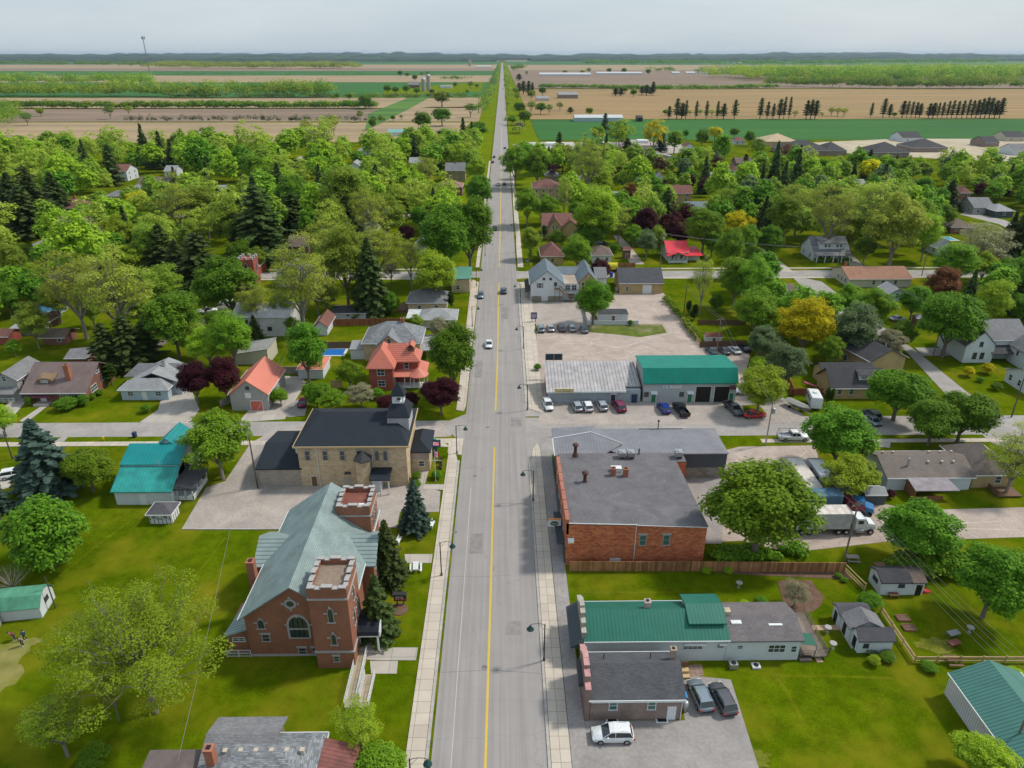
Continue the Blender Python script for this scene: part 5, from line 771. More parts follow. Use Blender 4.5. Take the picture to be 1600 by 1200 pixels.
px_house('hidden_grey_house', 'grey roof showing between yellow green trees, far left', 313, 332, 308, 9, 3, 'gable', 2, 'x', WSID, S_LT, HT); px_house('hidden_grey_house', 'second grey roof just right of its twin in the far left trees', 338, 352, 307, 9, 3, 'gable', 2, 'x', WSID, S_LT, HT); px_house('pale_glimpsed_house', 'white walled house glimpsed through sparse olive trees above the cross street', 436, 478, 448, 9, 4.4, 'gable', 2.4, 'y', WSID, S_LT, HS, HT, two=True); px_house('brown_gabled_house', 'house with grey and brick red gables by the big dark spruces', 452, 482, 398, 10, 3.4, 'gable', 2.8, 'x', BRNB, S_BROWN, HT, HT, ch=(2, 0))
px_house('roadside_white_house', 'tall white house glimpsed between two bare trunks', 562, 590, 362, 10, 5.2, 'gable', 2.6, 'y', WSID, S_LT, HT, HT, two=True); px_house('white_peaked_house', 'white peaked house in the trees above the roadside white house', 493, 518, 312, 10, 4, 'gable', 3, 'y', WSID, S_LT, HT); px_house('small_slate_house', 'small slate gabled house left of the large roadside maples', 648, 672, 398, 9, 3, 'gable', 3, 'y', GSID, S_LT, HT, HT); px_house('stone_victorian', 'tall tan stone house with steep grey brown roof by the road', 697, 727, 284, 11, 6.4, 'gable', 3.6, 'x', mat('olive_stone', (.36, .29, .17), .9, 'stone', (.3, .24, .14)), S_GREY, HT, HT, two=True, ch=(0, 0))
h = px_house('brick_roadside_house', 'red brown brick house with pinkish hipped roof below the stone house', 684, 722, 306, 12, 4.6, 'hip', 2.6, 'x', BRNB, mat('rose_shingle', (.33, .18, .15), .9, 'shingle', (.27, .15, .12)), HT, HT, two=True); px_house('far_grey_house', 'grey roofed house in the far trees left of the road', 542, 566, 272, 12, 4, 'gable', 3.2, 'y', WSID, S_LT, HT)
px_house('turquoise_shed', 'long turquoise roofed farm shed at the field edge', 606, 632, 213, 16, 3.4, 'gable', 2, 'x', WSID, mat('turquoise_roof', (.2, .42, .4), .6), cat='shed'); px_house('pale_green_shed', 'second turquoise roofed shed nearer the road', 652, 668, 218, 12, 3, 'gable', 1.6, 'x', WSID, MATS['turquoise_roof'], cat='shed')
# brick tower church at left
h = House('small_tower_church', 'small church with red brick battlemented tower and slate roof among trees', -87.5, -80.5, 227.6, 243, 3.4, REDB, 'church'); h.block('gable', 2.8, S_GREY, 'y', .4); a = h.L(-82.5, -77.6, 222.5, 227.4); b = MB(); b.box(*a, 0, 8.7); h.part('tower', b, REDB); b = MB()
for x in (a[0], (a[0] + a[1]) / 2 - .4, a[1] - .8):
    for y in (a[2], (a[2] + a[3]) / 2 - .4, a[3] - .8):
        if not (abs(x - (a[0] + a[1]) / 2 + .4) < .1 and abs(y - (a[2] + a[3]) / 2 + .4) < .1): b.box(x, x + .8, y, y + .8, 8.71, 9.5)
h.part('battlements', b, STN); arch_window(h.root, 'S', (a[0] + a[1]) / 2, 5.8, .9, 3, a); arch_window(h.root, 'E', (a[2] + a[3]) / 2, 5.8, .9, 3, a)
# right side of the road
def white_inn():
    h = House('white_corner_house', 'white gabled building with blue grey metal roof, brown outside stair and rear stone wing', 10.4, 20.2, 206, 220, 5.6, WSID, 'house'); h.block('gable', 3.9, M_BLUEG, 'y', .4); e = h.ext
    h.win('S', -2.2, 5.0, 1.0, 1.4); h.win('S', [-1.0, 1.0], 7.0, .6, .5, 'd'); h.win('S', 2.5, 5.4, .7, 1.0, 'd'); b = MB()
    for x in (-3.1, -1.5): b.box(x, x + .25, e[2] - .06, e[2], 4.3, 5.7)
    h.part('shutters', b, DKTR); b = MB(); b.box(e[0] + .2, e[0] + 3.2, e[2] - .05, e[2], .1, 1.7); b.box(e[0] + 5.2, e[1] - .1, e[2] - .05, e[2], .1, 1.7); h.part('stone_base', b, GSTN); b = MB(); b.slab([[(e[0] - 1.6, e[2] + 1, 2.5), (e[0], e[2] + 1, 3.4), (e[0], e[3], 3.4), (e[0] - 1.6, e[3], 2.5)]], .12); h.part('side_canopy', b, S_DARK)
    m = h.L(20.25, 25, 207, 222); b = MB(); b.box(*m, 0, 5); h.part('link_wall', b, WSID); b = MB(); b.box(m[0] + .02, m[1] - .02, m[2] + .02, m[3] - 5, 5, 5.2); h.part('flat_roof', b, mat('pale_deck', (.45, .37, .3), .9, stain=.3)); b = MB(); roofgeo(b, m[0] - 1, m[1] + 1, m[3] - 5, m[3], 5.3, 'gable', 1.6, 'x', .2); h.part('link_roof', b, M_BLUEG); h.win('S', [(m[0] + m[1]) / 2 - 1, (m[0] + m[1]) / 2 + .9], 4.0, 1.4, 1.5, 'w', m); h.win('S', (m[0] + m[1]) / 2 + .2, 1.3, 2, 1.6, 'w', m); railing(h.root, (m[0] + .1, m[2] - .8, 2.7), (m[1], m[2] - .8, 2.7), 1, DKTR); b = MB(); b.box(m[0], m[1], m[2] - .9, m[2], 2.55, 2.7); h.part('balcony', b, TRIM)
    s = h.L(25.05, 30.6, 207.5, 222); b = MB(); wallgeo(b, *s, 5.6, 'gable', 3.0, 'y'); h.part('stone_wing_wall', b, YBRK); b = MB(); roofgeo(b, *s, 5.6, 'gable', 3.0, 'y', .35); h.part('stone_wing_roof', b, M_BLUEG)
    for z in (1.9, 4.6): h.win('S', [s[0] + 1.2, s[0] + 3.9], z, .8, 1.7, 'w', s)
    b = MB(); b.box(s[0] + 2.3, s[0] + 3.1, s[2] - .5, s[2], 0, 8.2); h.part('wing_chimney', b, YBRK); q = h.L(30.65, 34, 212, 222); b = MB(); b.box(*q, 0, 5.4); h.part('end_wall', b, WSID); b = MB(); roofgeo(b, *q, 5.4, 'gable', 2, 'x', .3); h.part('end_roof', b, S_GREY)
    b = MB(); x0 = 2.4; zt = 4.2; n = 14
    for i in range(n): b.box(x0 + 1.3 + i * .32, x0 + 1.66 + i * .32, e[2] - 1.4, e[2] - .2, zt - (i + 1) * .3, zt - (i + 1) * .3 + .06)
    b.box(x0 - .2, x0 + 1.3, e[2] - 1.4, e[2] - .05, zt - .1, zt)
    for yy in (e[2] - 1.4, e[2] - .2): b.tube((x0 + 1.3, yy, zt + .9), (x0 + 5.8, yy, .9), .06, n=5); b.tube((x0 + 1.3, yy, zt - .15), (x0 + 5.8, yy, 0), .09, n=5)
    for x in (x0 - .1, x0 + 1.3): b.tube((x, e[2] - 1.35, 0), (x, e[2] - 1.35, zt + .9), .07, n=5)
    h.part('outside_stair', b, BRNWD)
white_inn()
px_house('yellow_stone_workshop', 'long yellow stone workshop with dark grey roof and white double doors', 968, 1034, 459, 12, 3.5, 'gable', 3.0, 'x', YBRK, mat('slate_grey_roof', (.085, .09, .105), .8, 'shingle', (.065, .07, .08)), (-.65,), cat='workshop').door('S', 1.9, 2.6, 2.8, WDOOR, name='double_door')
h = px_house('yellow_brick_manor', 'rambling yellow brick house with brown gabled roofs beside the road', 848, 893, 373, 14, 5.6, 'gable', 3.2, 'x', YBRK, S_RED, (-.4, .0), (), HT, two=True); e = h.ext
for (a0, a1, d0, d1, hh, r_) in ((e[0] + 2.2, e[0] + 7.2, e[2] - 3, 2, 5.4, 3.4), (e[1] - 4, e[1] + 2.5, e[2] - 1, 4, 5.0, 2.6)):
    b = MB(); wallgeo(b, a0, a1, d0, d1, hh, 'gable', r_, 'y'); h.part('wing_wall', b, YBRK); b = MB(); roofgeo(b, a0, a1, d0, d1, hh, 'gable', r_, 'y', .4); h.part('wing_roof', b, S_RED)
h.win('S', [e[0] + 4.0, e[0] + 5.4], 5.3, .6, 1.3, 'w', (e[0], e[1], e[2] - 3, 2))
px_house('brown_hipped_annex', 'single storey tan annex with brown hipped roof south of the brick manor', 846, 880, 414, 12, 3.4, 'hip', 3.0, 'y', YBRK, S_RED, (0,), (), HT); px_house('brown_roofed_cottage', 'white cottage with brown roof behind the dark red tree', 926, 955, 412, 10, 3.2, 'hip', 2.2, 'x', WSID, S_BROWN, HT)
px_house('stone_hipped_manor', 'square stone house with maroon hipped roof and tall windows', 833, 876, 312, 15, 6, 'hip', 3.6, 'x', YBRK, S_RED, (-.75, -.25, .25, .75), two=True, ch=(1, 0)); px_house('brown_gable_house', 'house with pointed brown gable behind green trees', 918, 948, 318, 12, 4, 'gable', 3.4, 'y', BRNB, S_RED, HT); px_house('flat_grey_house', 'grey roofed house right of the pointed brown gable', 952, 968, 316, 9, 3, 'shed', .6, 'x', WSID, S_LT)
h = px_house('red_roofed_house', 'small white house with bright red metal roof and front porch', 1042, 1074, 408, 11, 3.4, 'gable', 2.6, 'x', WSID, M_RED, (-.4, .4), ()); e = h.ext; b = MB(); roofgeo(b, e[0] - .5, e[1] - 1, e[2] - 3.5, e[2], 2.6, 'gable', 1.4, 'y', .2); b.slab([[(e[1] - 1, e[2] - 2, 2.5), (e[1] + 5, e[2] - 2, 2.5), (e[1] + 5, e[3] - 3, 3.4), (e[1] - 1, e[3] - 3, 3.4)]], .12); h.part('porch_roof', b, M_RED); b = MB()
for k in range(5): x = e[0] + 1.6 * k; b.box(x, x + .18, e[2] - 3.4, e[2] - 3.2, 0, 2.6)
b.box(e[1] - 1, e[1] + 4.6, e[2] + 1, e[3] - 3, 0, 2.4); b.box(e[0] - .3, e[1] - 1, e[2] - 3.4, e[2] - 3.3, .3, 1); h.part('porch', b, TRIM)
px_house('tan_gabled_house', 'tan stone house with brown roof and central gable right of the dark red beech', 1047, 1080, 318, 11, 5, 'gable', 3, 'x', YBRK, S_RED, HT, two=True); px_house('blue_grey_house', 'blue grey roofed white house behind the red roofed house', 1072, 1106, 342, 12, 4, 'gable', 2.6, 'x', WSID, M_BLUEG, HT); px_house('small_hipped_house', 'small white house with brown hipped roof at the street bend', 1216, 1254, 471, 8, 2.6, 'hip', 1.8, 'x', WSID, S_BROWN, (-.5, .5))
h = px_house('dutch_colonial', 'white two storey house with grey roof, wide dormer and hedge lined porch', 1270, 1324, 408, 12, 3.4, 'gable', 4.2, 'x', WSID, S_GREY, (-.6, -.1, .5), HT, HT); e = h.ext; b = MB(); b.box(e[0] + 2, e[1] - 1, e[2] + .8, 0, 4.2, 6.4); h.part('dormer_wall', b, WSID); b = MB(); b.slab([[(e[0] + 1.7, e[2] + .4, 6.4), (e[1] - .7, e[2] + .4, 6.4), (e[1] - .7, .2, 7.6), (e[0] + 1.7, .2, 7.6)]], .14); h.part('dormer_roof', b, S_GREY); h.win('S', [-2.2, -.9, 2.0, 3.3], 5.4, .8, 1.0, 'w', (e[0], e[1], e[2] + .8, 0)); b = MB(); b.slab([[(e[0] - .3, e[2] - 2.4, 2.6), (e[1] + .3, e[2] - 2.4, 2.6), (e[1] + .3, e[2], 3.4), (e[0] - .3, e[2], 3.4)]], .12); h.part('porch_roof', b, S_GREY); b = MB()
for k in range(5): x = e[0] + .2 + k * (e[1] - e[0] - .6) / 4; b.box(x, x + .25, e[2] - 2.3, e[2] - 2.05, 0, 2.6)
h.part('porch_post', b, TRIM)
h = px_house('tan_roofed_ranch', 'cream ranch house with weathered orange tan roof facing the cross street', 1325, 1422, 449, 13, 2.8, 'gable', 2.2, 'x', CSID, S_ORNG, (-.2, .1, .5), (), (-.6, -.2, .2), ch=(-8, 2)); px_house('grey_small_garage', 'small blue grey gabled garage behind the tan roofed ranch', 1388, 1412, 470, 7, 2.4, 'gable', 1.4, 'y', BSID, S_LT, (0,))
h = px_house('long_ranch', 'long white ranch house with taupe roof, roof vents and lean-to porch', 1383, 1514, 766, 8.2, 2.7, 'gable', 1.7, 'x', WSID, mat('taupe_shingle', (.215, .18, .16), .9, 'shingle', (.17, .14, .125)), (.3,), (), (0,)); e = h.ext; vents(h, [(x, y, z) for x, y, z in ((-7.6, 1.6, 4.1), (-5.8, 1.6, 4.1), (-4, 1.6, 4.1), (2.4, 1.6, 4.1), (4.4, 1.6, 4.1), (6.4, 1.6, 4.1), (0.6, -1.6, 4.0), (3, -1.6, 4.0), (5, -1.6, 4.0))], .3); b = MB(); b.slab([[(e[0] + 3, e[2] - 3.4, 2.1), (e[0] + 10.5, e[2] - 3.4, 2.1), (e[0] + 9.7, e[2] - .3, 2.75), (e[0] + 3, e[2] - .3, 2.75)]], .12); h.part('porch_roof', b, mat('lilac_roof', (.3, .27, .29), .8)); b = MB(); b.box(e[0] + 3.2, e[0] + 3.3, e[2] - 3.2, e[2], 0, 2.1); b.box(e[0] + 3.3, e[0] + 8, e[2] - 3.25, e[2] - 3.15, 0, .9); h.part('porch_screen', b, WOODY); b = MB(); b.tube((-3.2, -2.2, 3.3), (-3.2, -2.2, 5.2), .18); obj('flue', (b, METAL), h.roof)
h2 = px_house('hipped_stone_cottage', 'yellow stone cottage with taupe hipped roof joined to the long ranch', 1516, 1582, 762, 9.5, 2.9, 'hip', 2.6, 'y', YBRK, MATS['taupe_shingle'], (.2,), ()); b = MB(); b.box(-1, 3.2, h2.ext[2] - 3.2, h2.ext[2] - .4, .2, .4); b.box(-1, -.9, h2.ext[2] - 3.2, h2.ext[2] - .4, .4, 1.2); h2.part('patio_deck', b, BRNWD)
def tan_pair():
    h = House('tan_house', 'tan stucco house with charcoal roofs and white shed dormer', 73.0, 84.5, 138, 145, 2.9, YBRK); h.block('gable', 2.8, S_DARK, 'x', .5); e = h.ext; h.win('S', [-3.9, -1.3], 1.7, .9, 1.1); h.win('S', 3.4, 1.5, 1.2, .6, 'd'); d = (.4, 4.4, -2.4, .6); b = MB(); b.box(*d, 3.6, 5.2); h.part('dormer_wall', b, TRIM); b = MB(); b.slab([[(d[0] - .3, d[2] - .4, 5.2), (d[1] + .3, d[2] - .4, 5.2), (d[1] + .3, d[3], 5.8), (d[0] - .3, d[3], 5.8)]], .12); h.part('dormer_roof', b, S_DARK); h.win('S', [1.4, 3.4], 4.5, 1.2, .5, 'w', d)
    a = (e[0] + 1, e[1] + 1, e[3] + .02, e[3] + 5); b = MB(); wallgeo(b, *a, 2.8, 'gable', 1.6, 'x'); h.part('rear_wall', b, YBRK); b = MB(); roofgeo(b, *a, 2.8, 'gable', 1.6, 'x', .3); h.part('rear_roof', b, S_DARK)
    h = House('tan_rear_house', 'tall tan house with long charcoal roof and skylight behind the tan house', 84, 93.5, 149, 163, 4.6, YBRK, rz=14); h.block('gable', 2.3, S_DARK, 'y', .5); vents(h, [(2.2, y, 6.3) for y in (-3, -1.4, .2, 1.8, 3.4)], .3); b = MB(); b.slab([[(2.4, -2.8, 6.8), (6, -2.8, 6.2), (6, .5, 6.2), (2.4, .5, 6.8)]], .12); h.part('sunroom_roof', b, M_WHT); h.win('W', [-3, 1], 2.2, 1, 1.2)
tan_pair()
def farmhouse():
    h = House('white_farmhouse', 'white gabled farmhouse with grey roofs and little porch at the right edge', 115.5, 130, 160, 171, 5.0, WSID, rz=0); e = h.ext; h.block('gable', 3.2, S_GREY, 'x', .4)
    a = (e[0] - 2, e[0] + 5, e[2] - 2.5, 3); b = MB(); wallgeo(b, *a, 4.6, 'gable', 3.4, 'y'); h.part('wing_wall', b, WSID); b = MB(); roofgeo(b, *a, 4.6, 'gable', 3.4, 'y', .35); h.part('wing_roof', b, S_GREY); h.win('S', [(a[0] + a[1]) / 2 - .9, (a[0] + a[1]) / 2 + .9], 1.8, .8, 1.5, 'd', a); h.win('S', (a[0] + a[1]) / 2, 4.8, .7, 1.1, 'd', a)
    b = MB(); b.slab([[(a[1] - .5, a[2] - .5, 2.5), (a[1] + 5, a[2] - .5, 2.5), (a[1] + 5, e[2] + .5, 3.8), (a[1] - .5, e[2] + .5, 3.8)]], .12); h.part('porch_roof', b, S_DARK); c = (a[1] + 4.8, a[1] + 12, e[2] - 9, e[2] - 1); b = MB(); wallgeo(b, *c, 4.2, 'gable', 3, 'y'); h.part('front_wing_wall', b, WSID); b = MB(); roofgeo(b, *c, 4.2, 'gable', 3, 'y', .35); h.part('front_wing_roof', b, S_GREY); h.win('S', [(c[0] + c[1]) / 2], 4.9, .8, 1, 'w', c); h.win('W', [c[2] + 2, c[2] + 5], 3.0, .8, 1.2, 'w', c)
    h = House('white_low_house', 'low white house with grey roof and row of windows at the right edge', 117, 126.5, 137.5, 147, 2.9, WSID); h.block('gable', 2.2, S_GREY, 'x', .4); h.win('W', [-3, 0, 3], 1.6, .9, 1.3); h.win('S', [-3, 1.5], 1.6, .9, 1.3)
farmhouse()
px_house('slate_blue_house', 'slate grey sided house with white window frames by the far street', 1519, 1550, 335, 13, 3.4, 'gable', 3.2, 'x', GSID, S_GREY, (-.5, .3), (), HT); px_house('slate_blue_garage', 'dark garage wing beside the slate sided house', 1553, 1582, 340, 11, 3, 'hip', 2.2, 'x', DSID, S_LT, (0,)); px_house('brick_tall_house', 'tall brown brick house with pinkish roof among right hand conifers', 1497, 1514, 318, 11, 5.4, 'hip', 2.2, 'y', BRNB, S_RED, HT, two=True); px_house('brown_poolside_house', 'brown hipped roof house beside the blue pool', 1484, 1520, 365, 10, 2.8, 'hip', 2.4, 'x', BRNB, S_BROWN, HT); px_house('white_poolside_house', 'white gabled house below the blue pool', 1463, 1488, 400, 10, 3, 'gable', 2.8, 'y', WSID, S_LT, HT, (), HT)
px_house('dark_gabled_house', 'charcoal roofed red brick house in the trees right of centre', 1191, 1216, 305, 14, 4, 'gable', 3.2, 'x', BRNB, S_DARK, HT, rz=12); px_house('brown_hidden_house', 'brown roofed house behind the golden tree', 1138, 1160, 395, 9, 3, 'gable', 2.4, 'x', BRNB, S_BROWN, HT)
k = 0
for (x0, x1, py, rm, wl, d) in ((853, 872, 283, S_GREY, GSTN, 'slate roofed house behind the maroon hipped stone house'), (896, 911, 290, S_LT, YBRK, 'little pale roofed shed with orange wall in the yard'), (989, 1000, 276, S_LT, WSID, 'grey gabled house left of the big dark purple tree'), (994, 1014, 284, S_RED, WSID, 'pink brown roofed house below the dark purple tree'), (1024, 1040, 288, S_LT, WSID, 'white house with pale roof right of the dark purple tree'), (1110, 1140, 288, S_LT, WSID, 'light grey hipped roof house in the right trees'), (1141, 1154, 274, S_RED, WSID, 'small white gabled house with pink roof'), (1150, 1176, 262, S_BROWN, TAUP, 'low brown roofed house near the second purple tree'), (1070, 1084, 236, S_RED, WSID, 'pinkish roof at the green field edge, left one'), (1148, 1164, 226, S_RED, WSID, 'pinkish roof at the green field edge, right one'), (1000, 1060, 255, S_LT, CSID, 'long pale flat roofed building behind the trees'), (640, 660, 262, S_LT, WSID, 'pale roof in the belt left of the tall stone house'), (560, 580, 242, S_LT, WSID, 'pale roof deep in the far belt of trees'), (258, 275, 276, S_LT, WSID, 'small white roof beside the pinkish roofed house'), (455, 475, 262, S_LT, DSID, 'dark shed in the far trees'), (20, 40, 275, S_GREY, TAUP, 'grey roof in the far left tree belt'), (1420, 1440, 300, S_BROWN, CSID, 'brown roof deep in the right hand trees'), (1335, 1352, 300, S_LT, WSID, 'pale roof hidden in the right hand trees')):
    px_house('house', d, x0, x1, py, 11, 3.2, 'hip' if k % 3 == 0 else 'gable', 2.6, 'x' if k % 2 else 'y', wl, rm, HT); k += 1
# school and far buildings
for (x0, x1, py, dep, hh, lab, rm) in ((826, 903, 243, 45, 4.5, 'wide flat white roofed school building beside the road', mat('pale_gravel_roof', (.5, .46, .43), .9)), (906, 990, 240, 35, 4.2, 'flat mauve roofed school wing behind the trees', mat('mauve_flat_roof', (.33, .27, .27), .9)), (994, 1026, 236, 40, 4, 'flat pale roofed school block at the right', mat('beige_flat_roof', (.42, .36, .33), .9))):
    h = px_house('school_building', lab, x0, x1, py, dep, hh, 'flat', 0, 'x', CSID, rm, (-.6, -.2, .2, .6), cat='school', fascia=False); b = MB(); b.box(-4, 4, -5, 5, hh + .2, hh + 2.2); h.part('roof_plant', b, TRIM)
for (x0, x1, py, dep, kind, rh, lab, rm, wl) in ((1196, 1246, 228, 26, 'hip', 5, 'new house with bare plywood roof at the building site', mat('plywood', (.55, .42, .27), .9), PALEW), (1226, 1300, 243, 30, 'hip', 6, 'large charcoal roofed new house below the plywood roof', S_DARK, TAUP), (1290, 1322, 243, 24, 'hip', 5, 'charcoal roofed new house right of the largest one', S_DARK, TAUP), (1364, 1420, 246, 26, 'hip', 6, 'wide charcoal roofed new house by the building site', S_DARK, TAUP), (1410, 1440, 222, 22, 'gable', 4, 'half built white wrapped house with dark roof', S_DARK, WSID), (1424, 1480, 238, 24, 'hip', 5, 'charcoal roofed new houses before the half built one', S_DARK, TAUP), (1538, 1560, 230, 20, 'gable', 4, 'brown sided new house on the building site', S_DARK, TAUP), (1572, 1602, 221, 20, 'gable', 4, 'pale new house at the far right field edge', S_DARK, CSID), (1584, 1615, 243, 18, 'gable', 4, 'white new house at the right edge', S_GREY, WSID)):
    px_house('new_house', lab, x0, x1, py, dep, 3.4, kind, rh, 'x', wl, rm, HT)
for (x0, x1, py, dep, hh, rh, lab, rm, wl) in ((898, 973, 190, 18, 4, 2.5, 'long white roofed shed at the green field edge', M_WHT, BSID), (843, 923, 119, 30, 6, 5, 'very long white roofed barn on the brown field', M_WHT, WSID), (932, 1003, 117, 25, 6, 4, 'second long white roofed barn right of the first', M_WHT, WSID), (1050, 1062, 116, 22, 5, 4, 'small white barn on the horizon field, leftmost of three', M_WHT, WSID), (1072, 1086, 116, 22, 5, 4, 'small white barn on the horizon field, middle of three', M_WHT, WSID), (1094, 1110, 116, 22, 5, 4, 'small white barn on the horizon field, rightmost of three', M_WHT, WSID), (838, 858, 158, 20, 4, 3, 'pale farmhouse at the tree clump right of the road', S_LT, CSID), (872, 903, 154, 22, 6, 4, 'stone farmhouse with grey roof right of the road', S_LT, TAUP), (638, 655, 138, 22, 7, 6, 'dark grey farm barn beside two silos', S_GREY, BRNWD), (688, 706, 138, 16, 4, 2, 'low grey farm shed right of the silos', S_LT, WSID), (744, 768, 106, 40, 7, 4, 'white farm building on the horizon left of the road', M_WHT, WSID), (464, 482, 97, 60, 8, 6, 'tiny white farm roofs near the left horizon', M_WHT, WSID), (996, 1004, 190, 14, 4, 2, 'small dark shed by the ochre field', S_DARK, BLACK), (1145, 1160, 101, 60, 9, 6, 'tiny grey farm near the right horizon', S_LT, METAL)):
    px_house('farm_building', lab, x0, x1, py, dep, hh, 'gable', rh, 'x', wl, rm, (), fascia=False, cat='barn')
for (x, py, hh, rr, lab) in ((662, 143, 26, 4, 'shorter grey concrete silo'), (670, 142, 32, 4, 'taller grey concrete silo'), (734, 104, 38, 8, 'pale silo near the horizon by the road')):
    p = P(x, py); s = thing('silo', lab, 'silo', p); b = MB(); b.lathe([(rr, 0), (rr, hh - 3)], n=14); obj('shaft', (b, mat('silo_concrete', (.36, .34, .31), .8)), s); b = MB(); b.lathe([(rr + .1, hh - 3), (rr * .7, hh - 1), (.2, hh)], n=14); obj('dome', (b, METAL), s)
# ------------------------------------------------------------------ vehicles
TYRE = plain('tyre', (.02, .02, .021), .9); HUB = plain('wheel_alloy', (.4, .4, .42), .35, .7); CGL = plain('car_glass', (.02, .03, .035), .06, spec=.9); LAMPW = plain('headlamp', (.7, .7, .68), .2); LAMPR = plain('tail_lamp', (.4, .02, .015), .3); PLAST = plain('car_plastic', (.03, .03, .032), .7)
def paint(n, c, met=.25): return plain('paint_' + n, c, .28, met, .5)
PW = paint('white', (.7, .72, .73), 0); PS = paint('silver', (.42, .45, .48), .5); PG = paint('grey', (.12, .125, .14), .4); PK = paint('black', (.015, .016, .02), .2); PB = paint('blue', (.01, .04, .3), .3); PM = paint('maroon', (.2, .02, .07), .3); PBL = paint('steel_blue', (.26, .32, .37), .5); PR = paint('red', (.5, .02, .02), .1); PT = paint('teal_grey', (.07, .12, .15), .4)
CARM = {}
def ring(x, w, z0, z1, tuck=.9):
    return [(x, -w * .94, z0), (x, -w, z0 + .18), (x, -w, z0 + (z1 - z0) * .65), (x, -w * tuck, z1), (x, w * tuck, z1), (x, w, z0 + (z1 - z0) * .65), (x, w, z0 + .18), (x, w * .94, z0)]
def car_meshes(kind):
    if kind in CARM: return CARM[kind]
    L_, W, H = {'suv': (4.6, 1.86, 1.68), 'sedan': (4.7, 1.82, 1.45), 'pickup': (5.8, 2.0, 1.85), 'van': (5.0, 1.95, 1.78)}[kind]; w = W / 2; h = L_ / 2; sc = H / 1.68
    b = MB(); belt = .98 * sc
    st = [(-h, .82, .42, belt * .78), (-h + .12, .95, .3, belt * .98), (-h + .7, 1, .25, belt), (0, 1, .22, belt * 1.0), (h - 1.5, 1, .24, belt * .98), (h - .9, .99, .26, belt * .92), (h - .25, .93, .3, belt * .8), (h, .78, .42, belt * .62)]
    if kind == 'sedan': st[1] = (-h + .12, .93, .3, belt * .95)
    b.loft([ring(x, w * f, z0, z1) for x, f, z0, z1 in st]); 
    if kind == 'pickup':
        b = MB(); st2 = [(-h, .97, .45, belt * .72), (-.5, .99, .35, belt * .72), (-.45, 1, .35, belt * 1.05), (h - 1.5, 1, .3, belt * 1.05), (h - .5, .98, .33, belt * 1.0), (h - .1, .93, .38, belt * .95), (h, .85, .45, belt * .7)]
        b.loft([ring(x, w * f, z0, z1) for x, f, z0, z1 in st2]); zr = belt * 1.08
        b.box(-h, -.5, -w * .97, -w * .86, belt * .7, zr); b.box(-h, -.5, w * .86, w * .97, belt * .7, zr); b.box(-h, -h + .1, -w * .86, w * .86, belt * .7, zr)
    g = MB(); r = MB()
    def gr(x, f, z): return [(x, -w * f, belt * .95), (x, -w * f * .84, z), (x, w * f * .84, z), (x, w * f, belt * .95)]
    if kind in ('suv', 'van'): xs = [(-h + .15, .88, belt), (-h + .5, .9, H - .12), (-.2, .92, H - .05), (h - 1.95, .9, H - .14), (h - 1.15, .88, belt)]
    elif kind == 'sedan': xs = [(-h + .75, .86, belt), (-h + 1.35, .88, H - .1), (-.1, .9, H - .04), (h - 2.2, .88, H - .1), (h - 1.35, .86, belt)]
    else: xs = [(-.55, .9, belt * 1.02), (-.45, .9, H - .08), (.3, .92, H - .04), (h - 2.1, .9, H - .1), (h - 1.4, .88, belt * 1.04)]
    g.loft([[(x, -w * f, belt * .93), (x, -w * f * .99, belt * .95), (x, -w * f * (.84 if z > belt * 1.1 else .98), z), (x, w * f * (.84 if z > belt * 1.1 else .98), z), (x, w * f * .99, belt * .95), (x, w * f, belt * .93)] for x, f, z in xs])
    a, m, c = xs[1], xs[2], xs[3]; rp = [(a[0] - .06, a[2]), (m[0], m[2]), (c[0] + .06, c[2])]
    r.loft([[(x, -w * .78, z - .03), (x, -w * .76, z + .035), (x, w * .76, z + .035), (x, w * .78, z - .03)] for x, z in rp])
    for s_ in (-1, 1):
        for (x0, z0), (x1, z1) in (((xs[0][0] + .02, belt), (a[0], a[2])), ((xs[4][0] - .03, belt), (c[0], c[2])), ((m[0], belt), (m[0], m[2]))):
            r.tube((x0, s_ * w * .89, z0), (x1, s_ * w * .765, z1), .045, n=4)
    if kind in ('suv', 'van'):
        for s_ in (-1, 1): r.tube((a[0] + .2, s_ * w * .66, H + .02), (c[0] - .1, s_ * w * .66, H - .03), .025, n=4)
    for s_ in (-1, 1): r.box(h - 1.75, h - 1.6, s_ * w * 1.02 - .1, s_ * w * 1.02 + .1, belt * 1.0, belt * 1.0 + .14)
    wr = .35 if kind != 'pickup' else .4; wm = MB(); wm.tube((0, -.11, 0), (0, .11, 0), wr, n=16); hm = MB(); hm.tube((0, -.125, 0), (0, .125, 0), wr * .62, n=10)
    hl = MB(); hl.box(-.09, .03, -.2, .2, -.07, .07); pl = MB(); pl.box(h - .1, h + .02, -w * .45, w * .45, belt * .38, belt * .56); pl.box(-h - .03, -h + .1, -w * .8, w * .8, .36, .52); pl.box(h - .12, h + .04, -w * .7, w * .7, .32, .44)
    CARM[kind] = dict(body=b.mesh('body', PW, True), glass=g.mesh('windows', CGL), roof=r.mesh('roof', PW), wheel=wm.mesh('wheel', TYRE, False), hub=hm.mesh('rim', HUB), lamp=hl.mesh('lamp', LAMPW), trim=pl.mesh('bumper_trim', PLAST), h=h, w=w, wr=wr, belt=belt); return CARM[kind]
def ov_mat(o, m): o.material_slots[0].link = 'OBJECT'; o.material_slots[0].material = m
